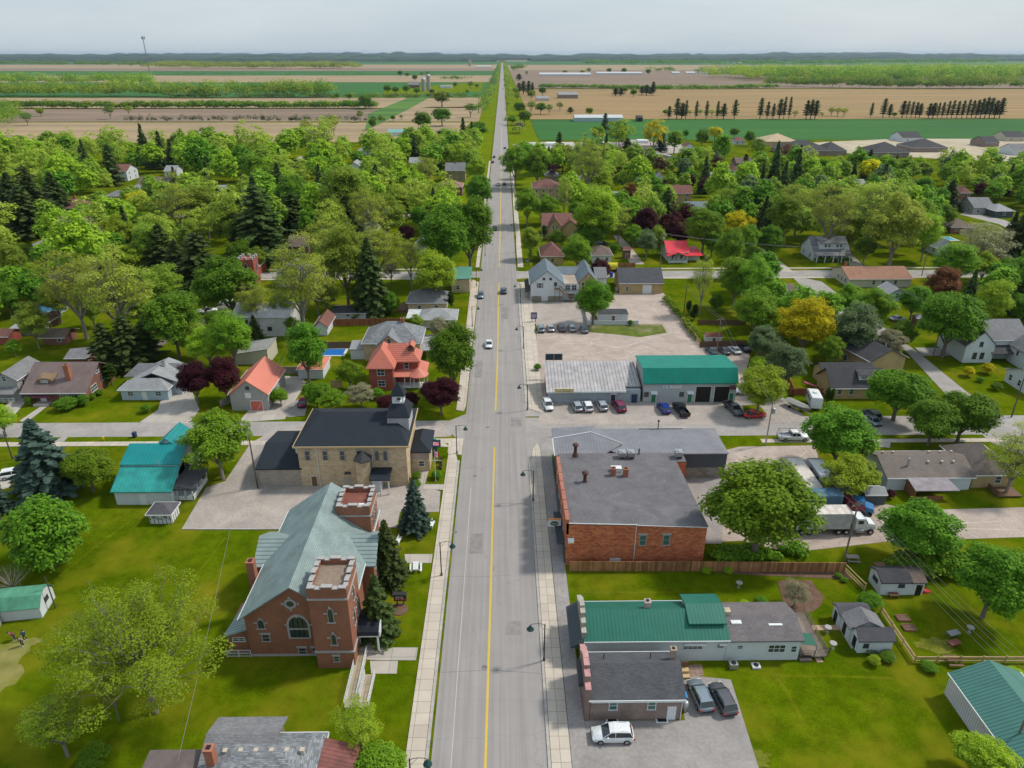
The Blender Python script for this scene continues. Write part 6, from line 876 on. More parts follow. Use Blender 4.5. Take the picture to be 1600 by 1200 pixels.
def car(kind, px, py, ang, m, label, group=None, z=.05, small=False, name=None, roof=None, xy=None):
    """ang: heading in degrees, 0 = east, 90 = north (away from the camera)"""
    M = car_meshes(kind); p = Vector((*xy, 0)) if xy else P(px, py, .7); p.z = z
    t = thing(name or {'pickup': 'pickup_truck', 'van': 'minivan'}.get(kind, 'parked_car'), label, 'pickup' if kind == 'pickup' else 'car', p, R(ang), group)
    o = obj('body', M['body'], t); ov_mat(o, m); o = obj('roof', M['roof'], t); ov_mat(o, roof or m); obj('windows', M['glass'], t); obj('bumper_trim', M['trim'], o)
    h, w, wr, belt = M['h'], M['w'], M['wr'], M['belt']
    for x in (-h + .85 if kind != 'pickup' else -h + 1.15, h - .9):
        for s in (-1, 1): q = obj('wheel', M['wheel'], t, (x, s * (w - .08), wr)); obj('rim', M['hub'], q)
    if not small:
        for s in (-1, 1): obj('headlight', M['lamp'], t, (h - .12, s * w * .68, belt * .66)); q = obj('tail_light', M['lamp'], t, (-h + .06, s * w * .74, belt * .74)); ov_mat(q, LAMPR)
    return t
car('suv', 957, 1146, 180, PW, 'white small suv parked crossways in front of the taupe shop')
car('suv', 1094, 1085, 97, PBL, 'pale blue grey suv with sunroof behind the taupe shop, left of the pair'); car('suv', 1129, 1090, 99, PG, 'dark grey suv with sunroof behind the taupe shop, right of the pair')
G1 = 'cars parked before the white shop and green garage'
car('suv', 856, 632, -82, PW, 'white car parked alone at the left end before the white shop', G1); car('suv', 901, 634, 98, PS, 'silver suv, second from the left before the white shop', G1); car('suv', 918, 634, 95, PW, 'small white car, third from the left before the white shop', G1); car('suv', 940, 633, 98, PS, 'silver green suv, fourth from the left by the shop door', G1); car('van', 967, 634, 101, PM, 'maroon minivan near the gap between the shops', G1)
car('suv', 1037, 637, 98, PB, 'bright blue hatchback before the grey garage wall', G1); car('pickup', 1064, 640, 98, PK, 'black pickup truck parked before the green doors', G1); car('pickup', 1146, 638, -78, PG, 'dark grey pickup truck by the last green garage door', G1); car('sedan', 1179, 647, 5, PR, 'red car on the grass island under the lime tree', None); car('suv', 1162, 611, 175, PW, 'white car behind the lime green tree by the garage', None)
G2 = 'row of cars on the gravel lot'
for (x, y, k, m, l) in ((845, 513, 'suv', PBL, 'blue grey suv, leftmost in the gravel lot row'), (860, 512, 'sedan', PS, 'silver car, second in the gravel lot row'), (877, 512, 'suv', PG, 'dark grey suv in the middle of the gravel lot row'), (893, 512, 'suv', PS, 'silver grey suv, fourth in the gravel lot row'), (912, 514, 'suv', PBL, 'small grey car at the right end of the gravel lot row')): car(k, x, y, 94, m, l, G2)
for (x, y, m, l) in ((1112, 547, PT, 'dark car beside the utility pole, leftmost by the fence'), (1131, 547, PG, 'dark grey car in the middle of the row by the fence'), (1148, 546, PW, 'white car in the row by the brown fence'), (1163, 543, PK, 'black car at the right end by the fence')): car('sedan', x, y, 100, m, l, 'cars by the brown fence', small=True)
G3 = 'cars driving on the main road'
for (x, y, a, k, m, l) in ((764, 537, -90, 'sedan', PW, 'white car driving towards the viewer on the main road'), (751, 461, -90, 'suv', PBL, 'silver blue suv stopped near the left kerb'), (787, 454, 90, 'suv', PT, 'dark teal car driving away by the junction'), (773, 357, -90, 'suv', PK, 'dark suv on the main road beside the big maples'), (788, 287, 90, 'sedan', PK, 'black car farther up the main road'), (778, 288, -90, 'sedan', PW, 'white car beside the black one far up the road'), (789, 231, 90, 'sedan', PG, 'grey car far up the road'), (786, 139, -90, 'van', PG, 'tiny dark vehicle far along the road, farther one'), (791, 150, 90, 'van', PS, 'tiny vehicle far along the road, nearer one'), (772, 245, -90, 'sedan', PK, 'dark car on the left roadside far up'), (770, 253, -90, 'sedan', PM, 'dark red car on the left roadside far up')): car(k, x, y, a, m, l, G3, small=True, name='moving_car')
car('suv', 1362, 647, 100, PG, 'grey suv half under the big green tree', None); car('sedan', 1362, 655, 100, PBL, 'blue grey car behind the grey suv under the tree', None, small=True)
t = car('pickup', 1239, 682, 0, PW, 'white pickup with ladder rack on the side street'); b = MB()
for x in (-2.7, -.6):
    for s in (-.9, .9): b.tube((x, s, 1.1), (x, s, 2.0), .04, n=4)
    b.tube((x, -.9, 2.0), (x, .9, 2.0), .04, n=4)
for s in (-.9, .9): b.tube((-2.7, s, 2.0), (.8, s, 2.0), .04, n=4)
obj('ladder_rack', (b, BLACK), t)
car('sedan', 474, 627, 92, PM, 'pink red car under the shrubs in the coral barn driveway'); car('suv', 609, 417, 90, PS, 'silver car parked on the cross street between trees'); car('suv', 23, 740, 20, PW, 'white car half hidden behind the blue spruce'); car('pickup', 323, 486, 20, PW, 'white and red pickup under the trees by the white barn', None); car('suv', 942, 380, 0, PK, 'black car in the yard behind the bright green maple'); car('sedan', 1403, 497, 10, PS, 'silver car on the lawn under the right hand trees', None); car('suv', 1002, 466 - 7, 0, PB, 'blue car beside the yellow stone workshop', None) if False else None
def box_truck(px, py, cabm, boxm, lab, L_=8.5, bz=None, openhood=False):
    p = P(px, py); t = thing('semi_truck', lab, 'truck', (p.x, p.y, .05), 0); b = MB()
    b.box(-L_, 0, -1.25, 1.25, 1.15, 3.9); obj('cargo_box', (b, boxm), t); b = MB(); b.box(-L_ - .02, .02, -1.27, 1.27, 3.9, 3.98)
    for k in range(7): b.box(-L_ + .2 + k * L_ / 7, -L_ + .26 + k * L_ / 7, -1.26, 1.26, 3.98, 4.01)
    obj('box_roof', (b, boxm if 'blue box' in lab else mat('trailer_roof', (.66, .6, .54), .7)), t); b = MB(); b.box(-L_, 4.2, -.45, .45, .8, 1.1); obj('chassis', (b, BLACK), t)
    b = MB(); b.loft([ring(x, w_, .75, z1) for x, w_, z1 in ((.9, 1.1, 2.6), (1.0, 1.15, 2.85), (2.3, 1.15, 2.8), (2.75, 1.1, 1.95), (4.1, 1.0, 1.7), (4.4, .85, 1.35))]); c = obj('cab', (b, cabm), t); b = MB(); b.loft([[(2.25, -1.05, 2.0), (2.25, 1.05, 2.0), (2.25, 1.0, 2.75), (2.25, -1.0, 2.75)], [(2.85, -1.05, 1.96), (2.85, 1.05, 1.96), (2.42, 1.0, 2.74), (2.42, -1.0, 2.74)]]); b.box(1.2, 2.0, -1.165, 1.165, 2.0, 2.55); obj('windscreen', (b, CGL), c)
    b = MB(); b.box(4.38, 4.46, -.5, .5, .9, 1.4); obj('grille', (b, METAL), c)
    for s in (-1, 1):
        b = MB(); b.tube((1.0, s * 1.15, .8), (2.2, s * 1.15, .8), .32, n=10); obj('fuel_tank', (b, METAL), t)
        q = obj('headlight', car_meshes('suv')['lamp'], t, (4.25, s * .78, 1.2))
    wm = MB(); wm.tube((0, -.16, 0), (0, .16, 0), .5, n=16); me = wm.mesh('wheel', TYRE); hm = MB(); hm.tube((0, -.18, 0), (0, .18, 0), .27, n=10); hme = hm.mesh('rim', HUB)
    for x in (-L_ + 1.2, -L_ + 2.4, -1.6, -.4, 3.4):
        for s in (-1, 1): q = obj('wheel', me, t, (x, s * 1.08, .5)); obj('rim', hme, q)
    if openhood:
        b = MB(); b.loft([[(.9, s_, z) for s_, z in ((-1.1, 2.9), (1.1, 2.9), (1.1, 3.0), (-1.1, 3.0))], [(-.1, s_, z) for s_, z in ((-1.1, 4.0), (1.1, 4.0), (1.1, 4.1), (-1.1, 4.1))]]); obj('wind_deflector', (b, cabm), t)
    return t
box_truck(1320, 829, PW, mat('grey_box_side', (.50, .52, .50), .6), 'white truck tractor with grey box body nearest the gravel lane', openhood=True); box_truck(1306, 801, paint('wine', (.2, .03, .05), .2), mat('blue_tarp_box', (.10, .19, .27), .7), 'blue box truck with dark red cab parked behind the white one', 8.0)
p = P(1362, 806); t = thing('tow_truck', 'small bright blue truck cab behind the utility pole', 'truck', (p.x - 1, p.y + 1.0, .05), R(-25)); b = MB(); b.loft([ring(x, w_, .6, z1) for x, w_, z1 in ((-2, 1.05, 1.5), (-1.9, 1.1, 2.3), (-.3, 1.1, 2.4), (.2, 1.05, 1.6), (1.3, .95, 1.4), (1.5, .8, 1.0))]); obj('body', (b, paint('sky_blue', (.02, .17, .4), .1)), t); b = MB(); b.box(-1.6, -.5, -1.12, 1.12, 1.6, 2.1); b.box(-.35, -.1, -.95, .95, 1.6, 2.2); obj('windows', (b, CGL), t)
for x in (-1.3, .9):
    for s in (-1, 1): obj('wheel', car_meshes('pickup')['wheel'], t, (x, s * 1.0, .4))
def trailer(name, lab, px0, px1, z0, z1, w, m, rm, kind='flat'):
    a = P(*px0, z1 if 'gravel' in lab or 'between' in lab else 0); c = P(*px1, z1 if 'gravel' in lab or 'between' in lab else 0); a.z = c.z = 0; d = (c - a); L_ = d.length; t = thing(name, lab, 'trailer', ((a.x + c.x) / 2, (a.y + c.y) / 2, .04), math.atan2(d.y, d.x)); b = MB()
    if kind == 'camper': b.loft([[(x, y, z) for y, z in ((-w / 2, z0), (w / 2, z0), (w / 2, z1 - .15), (w / 2 - .15, z1), (-w / 2 + .15, z1), (-w / 2, z1 - .15))] for x in (-L_ / 2, L_ / 2 - .8)] + [[(L_ / 2, y, z) for y, z in ((-w / 2, z0 + 1), (w / 2, z0 + 1), (w / 2, z1 - .35), (w / 2 - .2, z1 - .2), (-w / 2 + .2, z1 - .2), (-w / 2, z1 - .35))]])
    else: b.box(-L_ / 2, L_ / 2, -w / 2, w / 2, z0, z1)
    obj('body', (b, m), t); b = MB(); b.box(-L_ / 2 + .1, L_ / 2 - 1, -w / 2 + .1, w / 2 - .1, z1, z1 + .05); 
    for k in range(int(L_ / 1.2) - 1): b.box(-L_ / 2 + .4 + 1.2 * k, -L_ / 2 + .5 + 1.2 * k, -w / 2 + .12, w / 2 - .12, z1 + .05, z1 + .075)
    obj('roof', (b, rm), t)
    for x in (-L_ * .3, -L_ * .3 + .95):
        for s in (-1, 1): q = obj('wheel', car_meshes('pickup')['wheel'], t, (x, s * (w / 2 - .1), .4)); obj('rim', car_meshes('pickup')['hub'], q)
    b = MB(); b.box(L_ / 2 - .2, L_ / 2 + 1.3, -.08, .08, .45, .6); b.tube((L_ / 2 + .8, 0, 0), (L_ / 2 + .8, 0, .6), .05, n=6); obj('hitch', (b, BLACK), t)
    if kind == 'camper':
        b = MB()
        for k in range(3): b.box(-L_ / 2 + 1 + k * L_ / 3.4, -L_ / 2 + 1.9 + k * L_ / 3.4, -w / 2 - .02, w / 2 + .02, z0 + (z1 - z0) * .45, z0 + (z1 - z0) * .75)
        obj('windows', (b, CGL), t); b = MB(); b.box(-.4, .4, -.35, .35, z1 + .05, z1 + .3); obj('air_conditioner', (b, TRIM), t)
    return t
trailer('box_trailer', 'long pale roofed trailer on the gravel yard beside the camper', (1278, 768), (1241, 716), .9, 3.2, 2.6, mat('trailer_side', (.6, .58, .55), .6), MATS['trailer_roof']); trailer('camper_trailer', 'long white camper trailer with dark windows between trailer and lime tree', (1306, 762), (1272, 714), .7, 3.3, 2.5, PS, TRIM, 'camper'); trailer('camper_trailer', 'small boxy white camper by the red fence', (1274, 642), (1266, 625), .5, 2.9, 2.3, PW, TRIM, 'camper')
trailer('camper_trailer', 'white travel trailer under the trees by the white barn', (340, 484), (372, 483), .5, 2.7, 2.3, PW, TRIM, 'camper')
p = P(1246, 640); t = thing('boat_on_trailer', 'covered grey motor boat on its trailer beside the small camper', 'boat', (p.x, p.y, .05), R(-62)); b = MB(); b.loft([[(x, -w_, z1), (x, 0, z0), (x, w_, z1), (x, 0, z1 + .3)] for x, w_, z0, z1 in ((-3, 1.0, .6, 1.3), (-1, 1.15, .5, 1.3), (1, 1.05, .55, 1.4), (2.4, .6, .8, 1.55), (3.1, .05, 1.3, 1.65))]); obj('hull', (b, mat('boat_cover', (.32, .32, .3), .8)), t); b = MB(); b.box(-2.6, 3.6, -.06, .06, .35, .45); b.box(-1.4, -1.2, -.9, .9, .35, .45); obj('trailer_frame', (b, METAL), t)
for s in (-1, 1): obj('wheel', car_meshes('suv')['wheel'], t, (-1.3, s, .34))
p = P(1264, 604); t = thing('kayak', 'pink kayak leaning on the fence of the tan house', 'kayak', (p.x, p.y, .5), R(-55)); b = MB(); b.loft([[(x, -w_, .2), (x, -w_ * .5, 0), (x, w_ * .5, 0), (x, w_, .2), (x, 0, .35)] for x, w_ in ((-1.8, .03), (-1, .3), (0, .38), (1, .3), (1.8, .03))]); obj('hull', (b, plain('pink_plastic', (.7, .12, .22), .4)), t)
p = P(870 + 82, 417); t = thing('tank_trailer', 'yellow tank trailer parked on the cross street by the dark red tree', 'tank', (P(951, 430).x, P(951, 425).y, 0)); b = MB(); b.tube((-3, 0, 2), (3.4, 0, 2), 1.3, n=14); obj('tank', (b, plain('tank_yellow', (.6, .5, .02), .4)), t); b = MB(); b.box(-3, 3.4, -.9, .9, .5, .8); obj('frame', (b, BLACK), t)
for x in (-2.4, 2.4):
    for s in (-1, 1): obj('wheel', car_meshes('pickup')['wheel'], t, (x, s * .95, .4))
# ------------------------------------------------------------------ street furniture
LPST = plain('lamp_post_paint', (.05, .045, .042), .5); LGRN = plain('lamp_shade_green', (.015, .06, .055), .4); POLEW = mat('utility_pole_wood', (.22, .18, .14), .9); POLED = mat('dark_pole_wood', (.1, .085, .07), .9)
def lamp_meshes():
    a = MB(); a.lathe([(.16, 0), (.16, .35), (.09, .5), (.075, 5.7), (.05, 5.9)], n=10); c = MB(); pts = [(0, 0, 5.55), (.3, 0, 5.85), (.8, 0, 5.95), (1.4, 0, 5.9), (1.75, 0, 5.75)]
    for p, q in zip(pts, pts[1:]): c.tube(p, q, .035, n=6)
    c.tube((0, 0, 4.9), (.8, 0, 5.9), .02, n=5); d = MB(); d.lathe([(.05, 5.75), (.14, 5.55), (.2, 5.35), (.42, 5.15), (.46, 5.05), (.1, 5.06)], (1.75, 0, 0), 12); g = MB(); g.lathe([(.12, 5.05), (.2, 4.98), (.1, 4.86), (.01, 4.84)], (1.75, 0, 0), 10)
    return a.mesh('pole', LPST), c.mesh('arm', LPST), d.mesh('lamp_shade', LGRN, True), g.mesh('globe', plain('frosted_globe', (.5, .5, .48), .3))
LM = lamp_meshes()
def lamp(x, y, side, lab):
    t = thing('street_lamp', lab, 'street lamp', (x, y, .13), 0 if side > 0 else math.pi, 'curved arm street lamps along the main road'); obj('pole', LM[0], t); obj('arm', LM[1], t); s = obj('lamp_shade', LM[2], t); obj('globe', LM[3], s)
LLAB = ['street lamp on the left sidewalk before the church lawn', 'street lamp on the left sidewalk by the stone hall and sign', 'street lamp on the left sidewalk beside the tall round maple', 'street lamp left of the road at the far junction by the green roofed store', 'street lamp on the left kerb at the bottom edge']
for (px, py), l in zip(((690, 900), (714, 709), (738, 511), (744.5, 447)), LLAB): p = P(px, py); lamp(p.x, p.y, 1, l)
p = P(656, 1196, 5); lamp(-7.2, p.y, 1, LLAB[4])
for (px, py), l in zip(((850, 1033), (833, 783), (824, 641), (818, 545), (813.5, 474)), ('street lamp on the right sidewalk before the green roofed shop', 'street lamp on the right sidewalk before the brick shop', 'street lamp at the right corner before the white metal shop', 'street lamp beside the gravel lot entrance', 'street lamp before the white gabled corner house')): p = P(px, py); lamp(p.x, p.y, -1, l)
p = P(806, 372); lamp(p.x, p.y, -1, 'street lamp on the right verge far up the road'); p = P(758, 400); lamp(p.x, p.y, 1, 'street lamp on the left verge beside the big maples')
TOPS = {}
def pole(key, base, h, lab, arms=1, trans=False, m=None, r=.15, lean=0):
    p = P(*base); t = thing('utility_pole', lab, 'utility pole', p, R(20)); b = MB(); b.tube((0, 0, 0), (lean, 0, h), r, r * .65, 8); obj('post', (b, m or POLEW), t)
    for k in range(arms): b = MB(); b.box(-1.1, 1.1, -.06, .06, h - .5 - .9 * k, h - .38 - .9 * k); [b.tube((x, 0, h - .4 - .9 * k), (x, 0, h - .15 - .9 * k), .05, n=6) for x in (-1, -.4, .4, 1)]; obj('crossarm', (b, POLEW), t)
    if trans: b = MB(); b.lathe([(.02, h - 2.6), (.32, h - 2.55), (.34, h - 1.6), (.3, h - 1.5), (.05, h - 1.45)], (.5, 0, 0), 12); obj('transformer', (b, METAL, True), t)
    TOPS[key] = Vector((p.x, p.y, h))
pole('a', (1575, 1187), 10.3, 'utility pole with grey transformer over the big green shed', 1, True); pole('b', (1318, 880), 10.7, 'utility pole leaning over the gravel lane by the picnic bench'); pole('c', (1196, 696), 9.4, 'utility pole at the side street sidewalk by the white pickup', 1, True, METAL); pole('d', (403, 763), 10.4, 'dark utility pole beside the stone hall annex', 0, False, POLED); pole('e', (1118, 563), 11, 'utility pole behind the bright green garage', 1); pole('f', (1458, 556), 11.5, 'utility pole with transformer on the lawn by the east street', 1, True); pole('g', (1580, 652), 9, 'dark bare pole on the farmhouse lawn', 0, False, POLED)
pole('h', (1305, 433), 10, 'utility pole on the cross street corner lawn'); pole('i', (1440, 431), 11, 'pale curved top pole on the cross street'); pole('j', (1068, 492), 9, 'dark pole on the lawn east of the gravel lot', 0, False, POLED); pole('k', (1031, 418), 12, 'utility pole with transformer by the red roofed house', 1, True); pole('l', (87, 950), 5.5, 'short dark post beside the green gambrel shed', 0, False, POLED, r=.1); pole('m', (20, 718), 6, 'thin dark pole at the left street edge', 0, False, POLED)
pole('n', (806, 395), 9, 'roadside pole right of the road before the tan annex', 0, False, POLEW); pole('o', (801, 310), 10, 'roadside pole by the square hipped manor', 1); pole('p', (1010, 335), 12, 'pole rising from trees behind the purple beech', 1); pole('q', (1443, 305), 14, 'tall pole with wires in the upper right trees', 1); pole('r', (1480, 500), 9, 'pole among the big maples by the east street', 0) if False else None
def wires(lab, a, c, n=3, sag=1.0, r=.018, spread=.9):
    b = MB(); a = Vector(a); c = Vector(c); d = (c - a); s = Vector((-d.y, d.x, 0)).normalized()
    for k in range(n):
        o = s * spread * (k - (n - 1) / 2) / max(1, (n - 1) / 2 if n > 1 else 1); pr = a + o
        for i in range(1, 15): t_ = i / 14; q = a + d * t_ + o; q.z -= sag * 4 * t_ * (1 - t_); b.tube(pr, q, r, n=4); pr = q
    tag(obj('power_line', (b, plain('wire', (.22, .22, .22), .5))), lab, 'wires', 'overhead power lines')
wires('power lines from the transformer pole across the green shed', TOPS['a'], TOPS['b'], 3, 1.2); wires('power lines from the lane pole to the street corner pole', TOPS['b'], TOPS['c'], 3, 1); wires('power lines from the sidewalk pole up behind the green garage', TOPS['c'], TOPS['e'], 2, 1.2, .02); wires('wires from the garage pole towards the right fences', TOPS['e'], TOPS['j'], 2, .8, .025); wires('wires along the east street', TOPS['f'], TOPS['h'], 2, 1, .03); wires('wires from the lane pole out of view below', TOPS['b'], Vector((64, 30, 10)), 2, 1.5)
wires('wire crossing the parking lot left of the stone hall', TOPS['d'], Vector((-28, 45, 9)), 1, .8, .02); wires('wire from the dark pole over the driveway behind', TOPS['d'], P(462, 500, 8), 2, .8, .02); wires('wires over the cross street at the right', TOPS['h'], TOPS['k'], 2, 1, .03)
# fences
def fence(lab, pts, h, m, my, name='wooden_fence', px=True, rail=False, thick=.06):
    q = [P(*p) if px else Vector((*p, 0)) for p in pts]; t = thing(name, lab, 'fence', q[0])
    for a, c in zip(q, q[1:]):
        a = a - q[0]; c = c - q[0]; d = c - a; L_ = d.length; u = d / L_; n = max(1, int(L_ / 2.4)); o = obj('section', mb_fence(L_, h, rail, thick, abs(u.x) > abs(u.y), n).mesh('section', m), t, a); o.rotation_euler = (0, 0, math.atan2(u.y, u.x))
        if my and abs(u.y) > abs(u.x): o.data.materials[0] = m
def mb_fence(L_, h, rail, th, _, n):
    b = MB()
    for i in range(n + 1): x = L_ * i / n; b.box(x - .06, x + .06, -.07, .07, 0, h + .08)
    if rail:
        for z in (.35, .75, h - .12): b.box(0, L_, -.05, .05, z - .07, z + .07)
    else:
        k = max(1, int(L_ / .3))
        for i in range(k): b.box(L_ * i / k + .012, L_ * (i + 1) / k - .012, -th / 2, th / 2, .08, h - .05 * ((i * 7) % 3) * .4)
        b.box(0, L_, th / 2, th / 2 + .05, h * .8, h * .88); b.box(0, L_, -.05, .05, h, h + .05)
    return b
CED = mat('cedar_fence', (.50, .25, .11), .85, 'board', (.25, .115, .055), stain=.2); CEDR = mat('red_cedar_fence', (.34, .12, .055), .85, 'board', (.2, .07, .035)); WHF = plain('white_vinyl', (.6, .63, .65), .5); GRF = mat('grey_fence', (.3, .27, .24), .9); PALF = mat('new_lumber', (.5, .36, .17), .8)
fence('long cedar board fence between the brick shop and the mown lawn', [(890, 893), (1100, 893), (1318, 895)], 1.75, CED, CED); fence('new pale rail fence around the corner garden', [(1318, 893), (1350, 925)], 1.5, PALF, PALF, rail=True); fence('new pale three rail fence around the back garden with raised beds', [(1376, 958), (1428, 1036), (1640, 1036)], 1.1, PALF, PALF, rail=True)
fence('red cedar fence behind the villa lawn', [(516, 510), (625, 508)], 2.0, CEDR, CEDR); fence('dark brown fence beside the swimming pool', [(508, 545), (568, 544)], 1.8, BRNWD, BRNWD); fence('red fence behind the boat and small camper', [(1233, 618), (1284, 618)], 1.7, CEDR, CEDR); fence('brown fence behind the parked cars', [(1093, 543), (1165, 541)], 1.6, BRNWD, BRNWD); fence('pale rail fence along the gravel lot edge', [(1066, 505), (1094, 541)], 1.5, PALF, PALF, rail=True)
fence('brown fence at the lawn behind the gravel lot', [(1090, 508), (1165, 508)], 1.5, BRNWD, BRNWD); fence('low white wall fence around the terrace in the gravel lot', [(912, 478), (918, 508), (997, 508)], 1.3, WHF, WHF, 'white_fence', thick=.1); fence('cedar fence along the cross street lane', [(951, 418), (992, 418)], 1.6, WOOD, WOOD); fence('grey fence between garden and dense spruces', [(205, 575), (262, 535)], 1.6, GRF, GRF); fence('grey fence beside the coral barn', [(345, 636), (362, 630)], 1.6, GRF, GRF); fence('cedar fence panel beneath the street trees behind the coral villa', [(518, 606), (535, 606)], 1.8, PALF, PALF); fence('pinkish fence along the orange roofed hut', [(1150, 385), (1164, 388)], 1.5, CED, CED); fence('brown fence beside the camper on the right street', [(1180, 561), (1232, 600), (1240, 620)], 1.6, CEDR, CEDR)
fence('grey fence behind the coral carport', [(430, 585), (468, 585)], 1.9, GRF, GRF)
def hut(lab, px, py, w, d, h, m, rm, name='garden_shed', cat='shed', rh=.7):
    p = P(px, py); H = House(name, lab, p.x - w / 2, p.x + w / 2, p.y, p.y + d, h, m, cat); H.block('gable', rh, rm, 'x', .2); H.door('S', 0, .8, min(1.8, h - .2), BRNWD); return H
hut('small white and maroon playhouse on the fenced lawn', 1115, 536, 4, 2.6, 1.6, TRIM, MEMB, 'playhouse', 'playhouse'); hut('flat dark roofed terrace shelter inside the white fence', 958, 503, 8, 5, 2.0, WSID, S_DARK, 'terrace_shelter', 'shelter', .3); hut('open trellis play tower by the lane', 979, 404, 2.6, 2.4, 3.2, BRNWD, MEMB, 'play_tower', 'play tower'); hut('tiny grey tool shed in the right hand garden', 1437, 508, 2.6, 2.2, 2.0, BRNWD, S_LT)
# signs, flag, benches, tables
def sign(lab, x, y, w, h, z0, m, lm, name='sign', seeds=(1,), posts=True, rz=0, top=None):
    t = thing(name, lab, 'sign', (x, y, 0), R(rz)); b = MB(); b.box(-w / 2, w / 2, -.15, .15, z0, z0 + h); obj('sign_panel', (b, m), t); b = MB(); b.box(-w / 2 - .08, w / 2 + .08, -.18, .18, z0 - .1, z0); b.box(-w / 2 - .08, w / 2 + .08, -.18, .18, z0 + h, z0 + h + .1); b.box(-w / 2 - .08, -w / 2, -.18, .18, z0, z0 + h); b.box(w / 2, w / 2 + .08, -.18, .18, z0, z0 + h); obj('frame', (b, BLACK), t)
    if posts: b = MB(); [b.box(sx * w * .3 - .08, sx * w * .3 + .08, -.08, .08, 0, z0) for sx in (-1, 1)]; obj('post', (b, DKTR), t)
    for i, s in enumerate(seeds): marks('sign_lettering', w * .8, h * .5 / len(seeds), (0, -.152, z0 + h * (.25 + .45 * i / max(1, len(seeds)))), t, lm, s, 9)
    return t
p = P(679, 712); t = sign('digital message board on a green pedestal before the stone hall', p.x, p.y, 2.3, 1.25, 2.0, plain('screen_blue', (.03, .07, .12), .2, emit=.35), plain('screen_text', (.8, .25, .3), .4, emit=1.2), 'message_board', (4,), False); b = MB(); b.box(-.55, .55, -.25, .25, 0, 1.9); obj('pedestal', (b, plain('dark_teal_paint', (.01, .09, .09), .5)), t); b = MB(); b.loft([[(-.9, y, 3.35), (.9, y, 3.35), (0, y, 3.75)] for y in (.15, -.15)]); obj('crest', (b, plain('light_teal_paint', (.1, .35, .25), .5)), t)
p = P(626, 945); t = sign('black and red church notice board with floodlit flower bed', p.x, p.y, 1.5, .95, .9, plain('board_black', (.02, .02, .03), .4), TRIM, 'church_sign', (11, 12)); b = MB(); b.slab([[(-.95, -.35, 2.0), (.95, -.35, 2.0), (.95, .35, 2.0), (-.95, .35, 2.0)]], .12); obj('cap', (b, S_DARK), t); b = MB(); b.box(-.74, .74, -.16, -.15, .92, 1.2); obj('red_band', (b, REDD), t)
b = MB(); b.lathe([(1.2, 0), (1.15, .12), (.2, .15)], n=16); o = obj('flower_bed', (b, SOIL), None, (p.x - .1, p.y - .9, 0)); tag(o, 'round mulch bed in front of the church notice board', 'flower bed')
sign('purple notice board at the edge of the gravel lot', P(834, 503).x, P(834, 503).y, 1.6, 1.7, 1.0, plain('mauve_board', (.2, .16, .28), .5), TRIM, seeds=(21, 22)); sign('green street sign before the tan annex', P(824, 415).x, P(824, 415).y, 1.6, .6, 1.4, plain('teal_board', (.05, .3, .25), .5), TRIM, seeds=(23,))
p = P(681, 752); t = thing('flagpole', 'white flagpole with red and white maple leaf flag before the stone hall', 'flagpole', p); b = MB(); b.tube((0, 0, 0), (0, 0, 6.4), .06, .04, 8); b.lathe([(.2, 0), (.1, .2)]); b.box(-1.2, 1.2, -.03, .03, 4.2, 4.28); obj('pole', (b, WHT), t); b = MB()
W2 = []
for i in range(8): W2.append((-.08 + .13 * i, .05 * math.sin(i * 1.3), 0))
for i in range(7): (x0, y0, _), (x1, y1, _) = W2[i], W2[i + 1]; mi = 1 if 2 <= i <= 4 else 0; b.poly([(x0, y0, 5.0 - .03 * i), (x1, y1, 5.0 - .03 * (i + 1)), (x1, y1, 6.1 - .03 * (i + 1)), (x0, y0, 6.1 - .03 * i)], mi); b.poly([(x0, y0 + .02, 6.1 - .03 * i), (x1, y1 + .02, 6.1 - .03 * (i + 1)), (x1, y1 + .02, 5.0 - .03 * (i + 1)), (x0, y0 + .02, 5.0 - .03 * i)], mi)
b.box(.32, .44, -.04, .08, 5.35, 5.7, 0); b.box(.24, .52, -.04, .08, 5.45, 5.58, 0); obj('flag', (b, [plain('flag_red', (.7, .02, .03), .7), TRIM]), t)
def picnic(lab, px, py, m, rz=0, s=1):
    p = P(px, py); t = thing('picnic_table', lab, 'picnic table', p, R(rz)); b = MB()
    for k in range(4): b.box(-.4 + .2 * k, -.22 + .2 * k, -.9, .9, .72, .76)
    obj('table_top', (b, m), t)
    for sx in (-1, 1): b = MB(); b.box(sx * .75 - .14, sx * .75 + .14, -.9, .9, .42, .46); obj('bench', (b, m), t)
    b = MB()
    for y in (-.65, .65): b.tube((-.8, y, 0), (-.25, y, .72), .04, n=5); b.tube((.8, y, 0), (.25, y, .72), .04, n=5); b.box(-.85, .85, y - .03, y + .03, .36, .42)
    obj('legs', (b, m), t)
picnic('white picnic table on the church lawn', 650, 890, TRIM, 5); picnic('grey picnic table by the utility pole on the lane verge', 1331, 876, GRF, 85); picnic('brown picnic table straddling the rail fence', 1488, 1036, BRNWD, 90)
def bench(lab, px, py, rz, m=None):
    p = P(px, py); t = thing('bench', lab, 'bench', p, R(rz)); b = MB(); b.box(-.8, .8, -.22, .22, .4, .46); obj('seat', (b, m or TRIM), t); b = MB(); b.box(-.8, .8, .2, .26, .5, .95); obj('backrest', (b, m or TRIM), t)
    for sx in (-1, 1): b = MB(); b.box(sx * .7 - .05, sx * .7 + .05, -.2, .22, 0, .4); obj('leg', (b, m or TRIM), t)
bench('white bench on a concrete pad beside the blue spruce', 676, 822, 80); bench('pale bench under the middle spruce by the church path', 624, 847, 80); bench('black bench left of the board by the stone hall lawn', 689, 722, 90, BLACK); bench('second black bench nearer the flagpole', 689, 731, 90, BLACK)
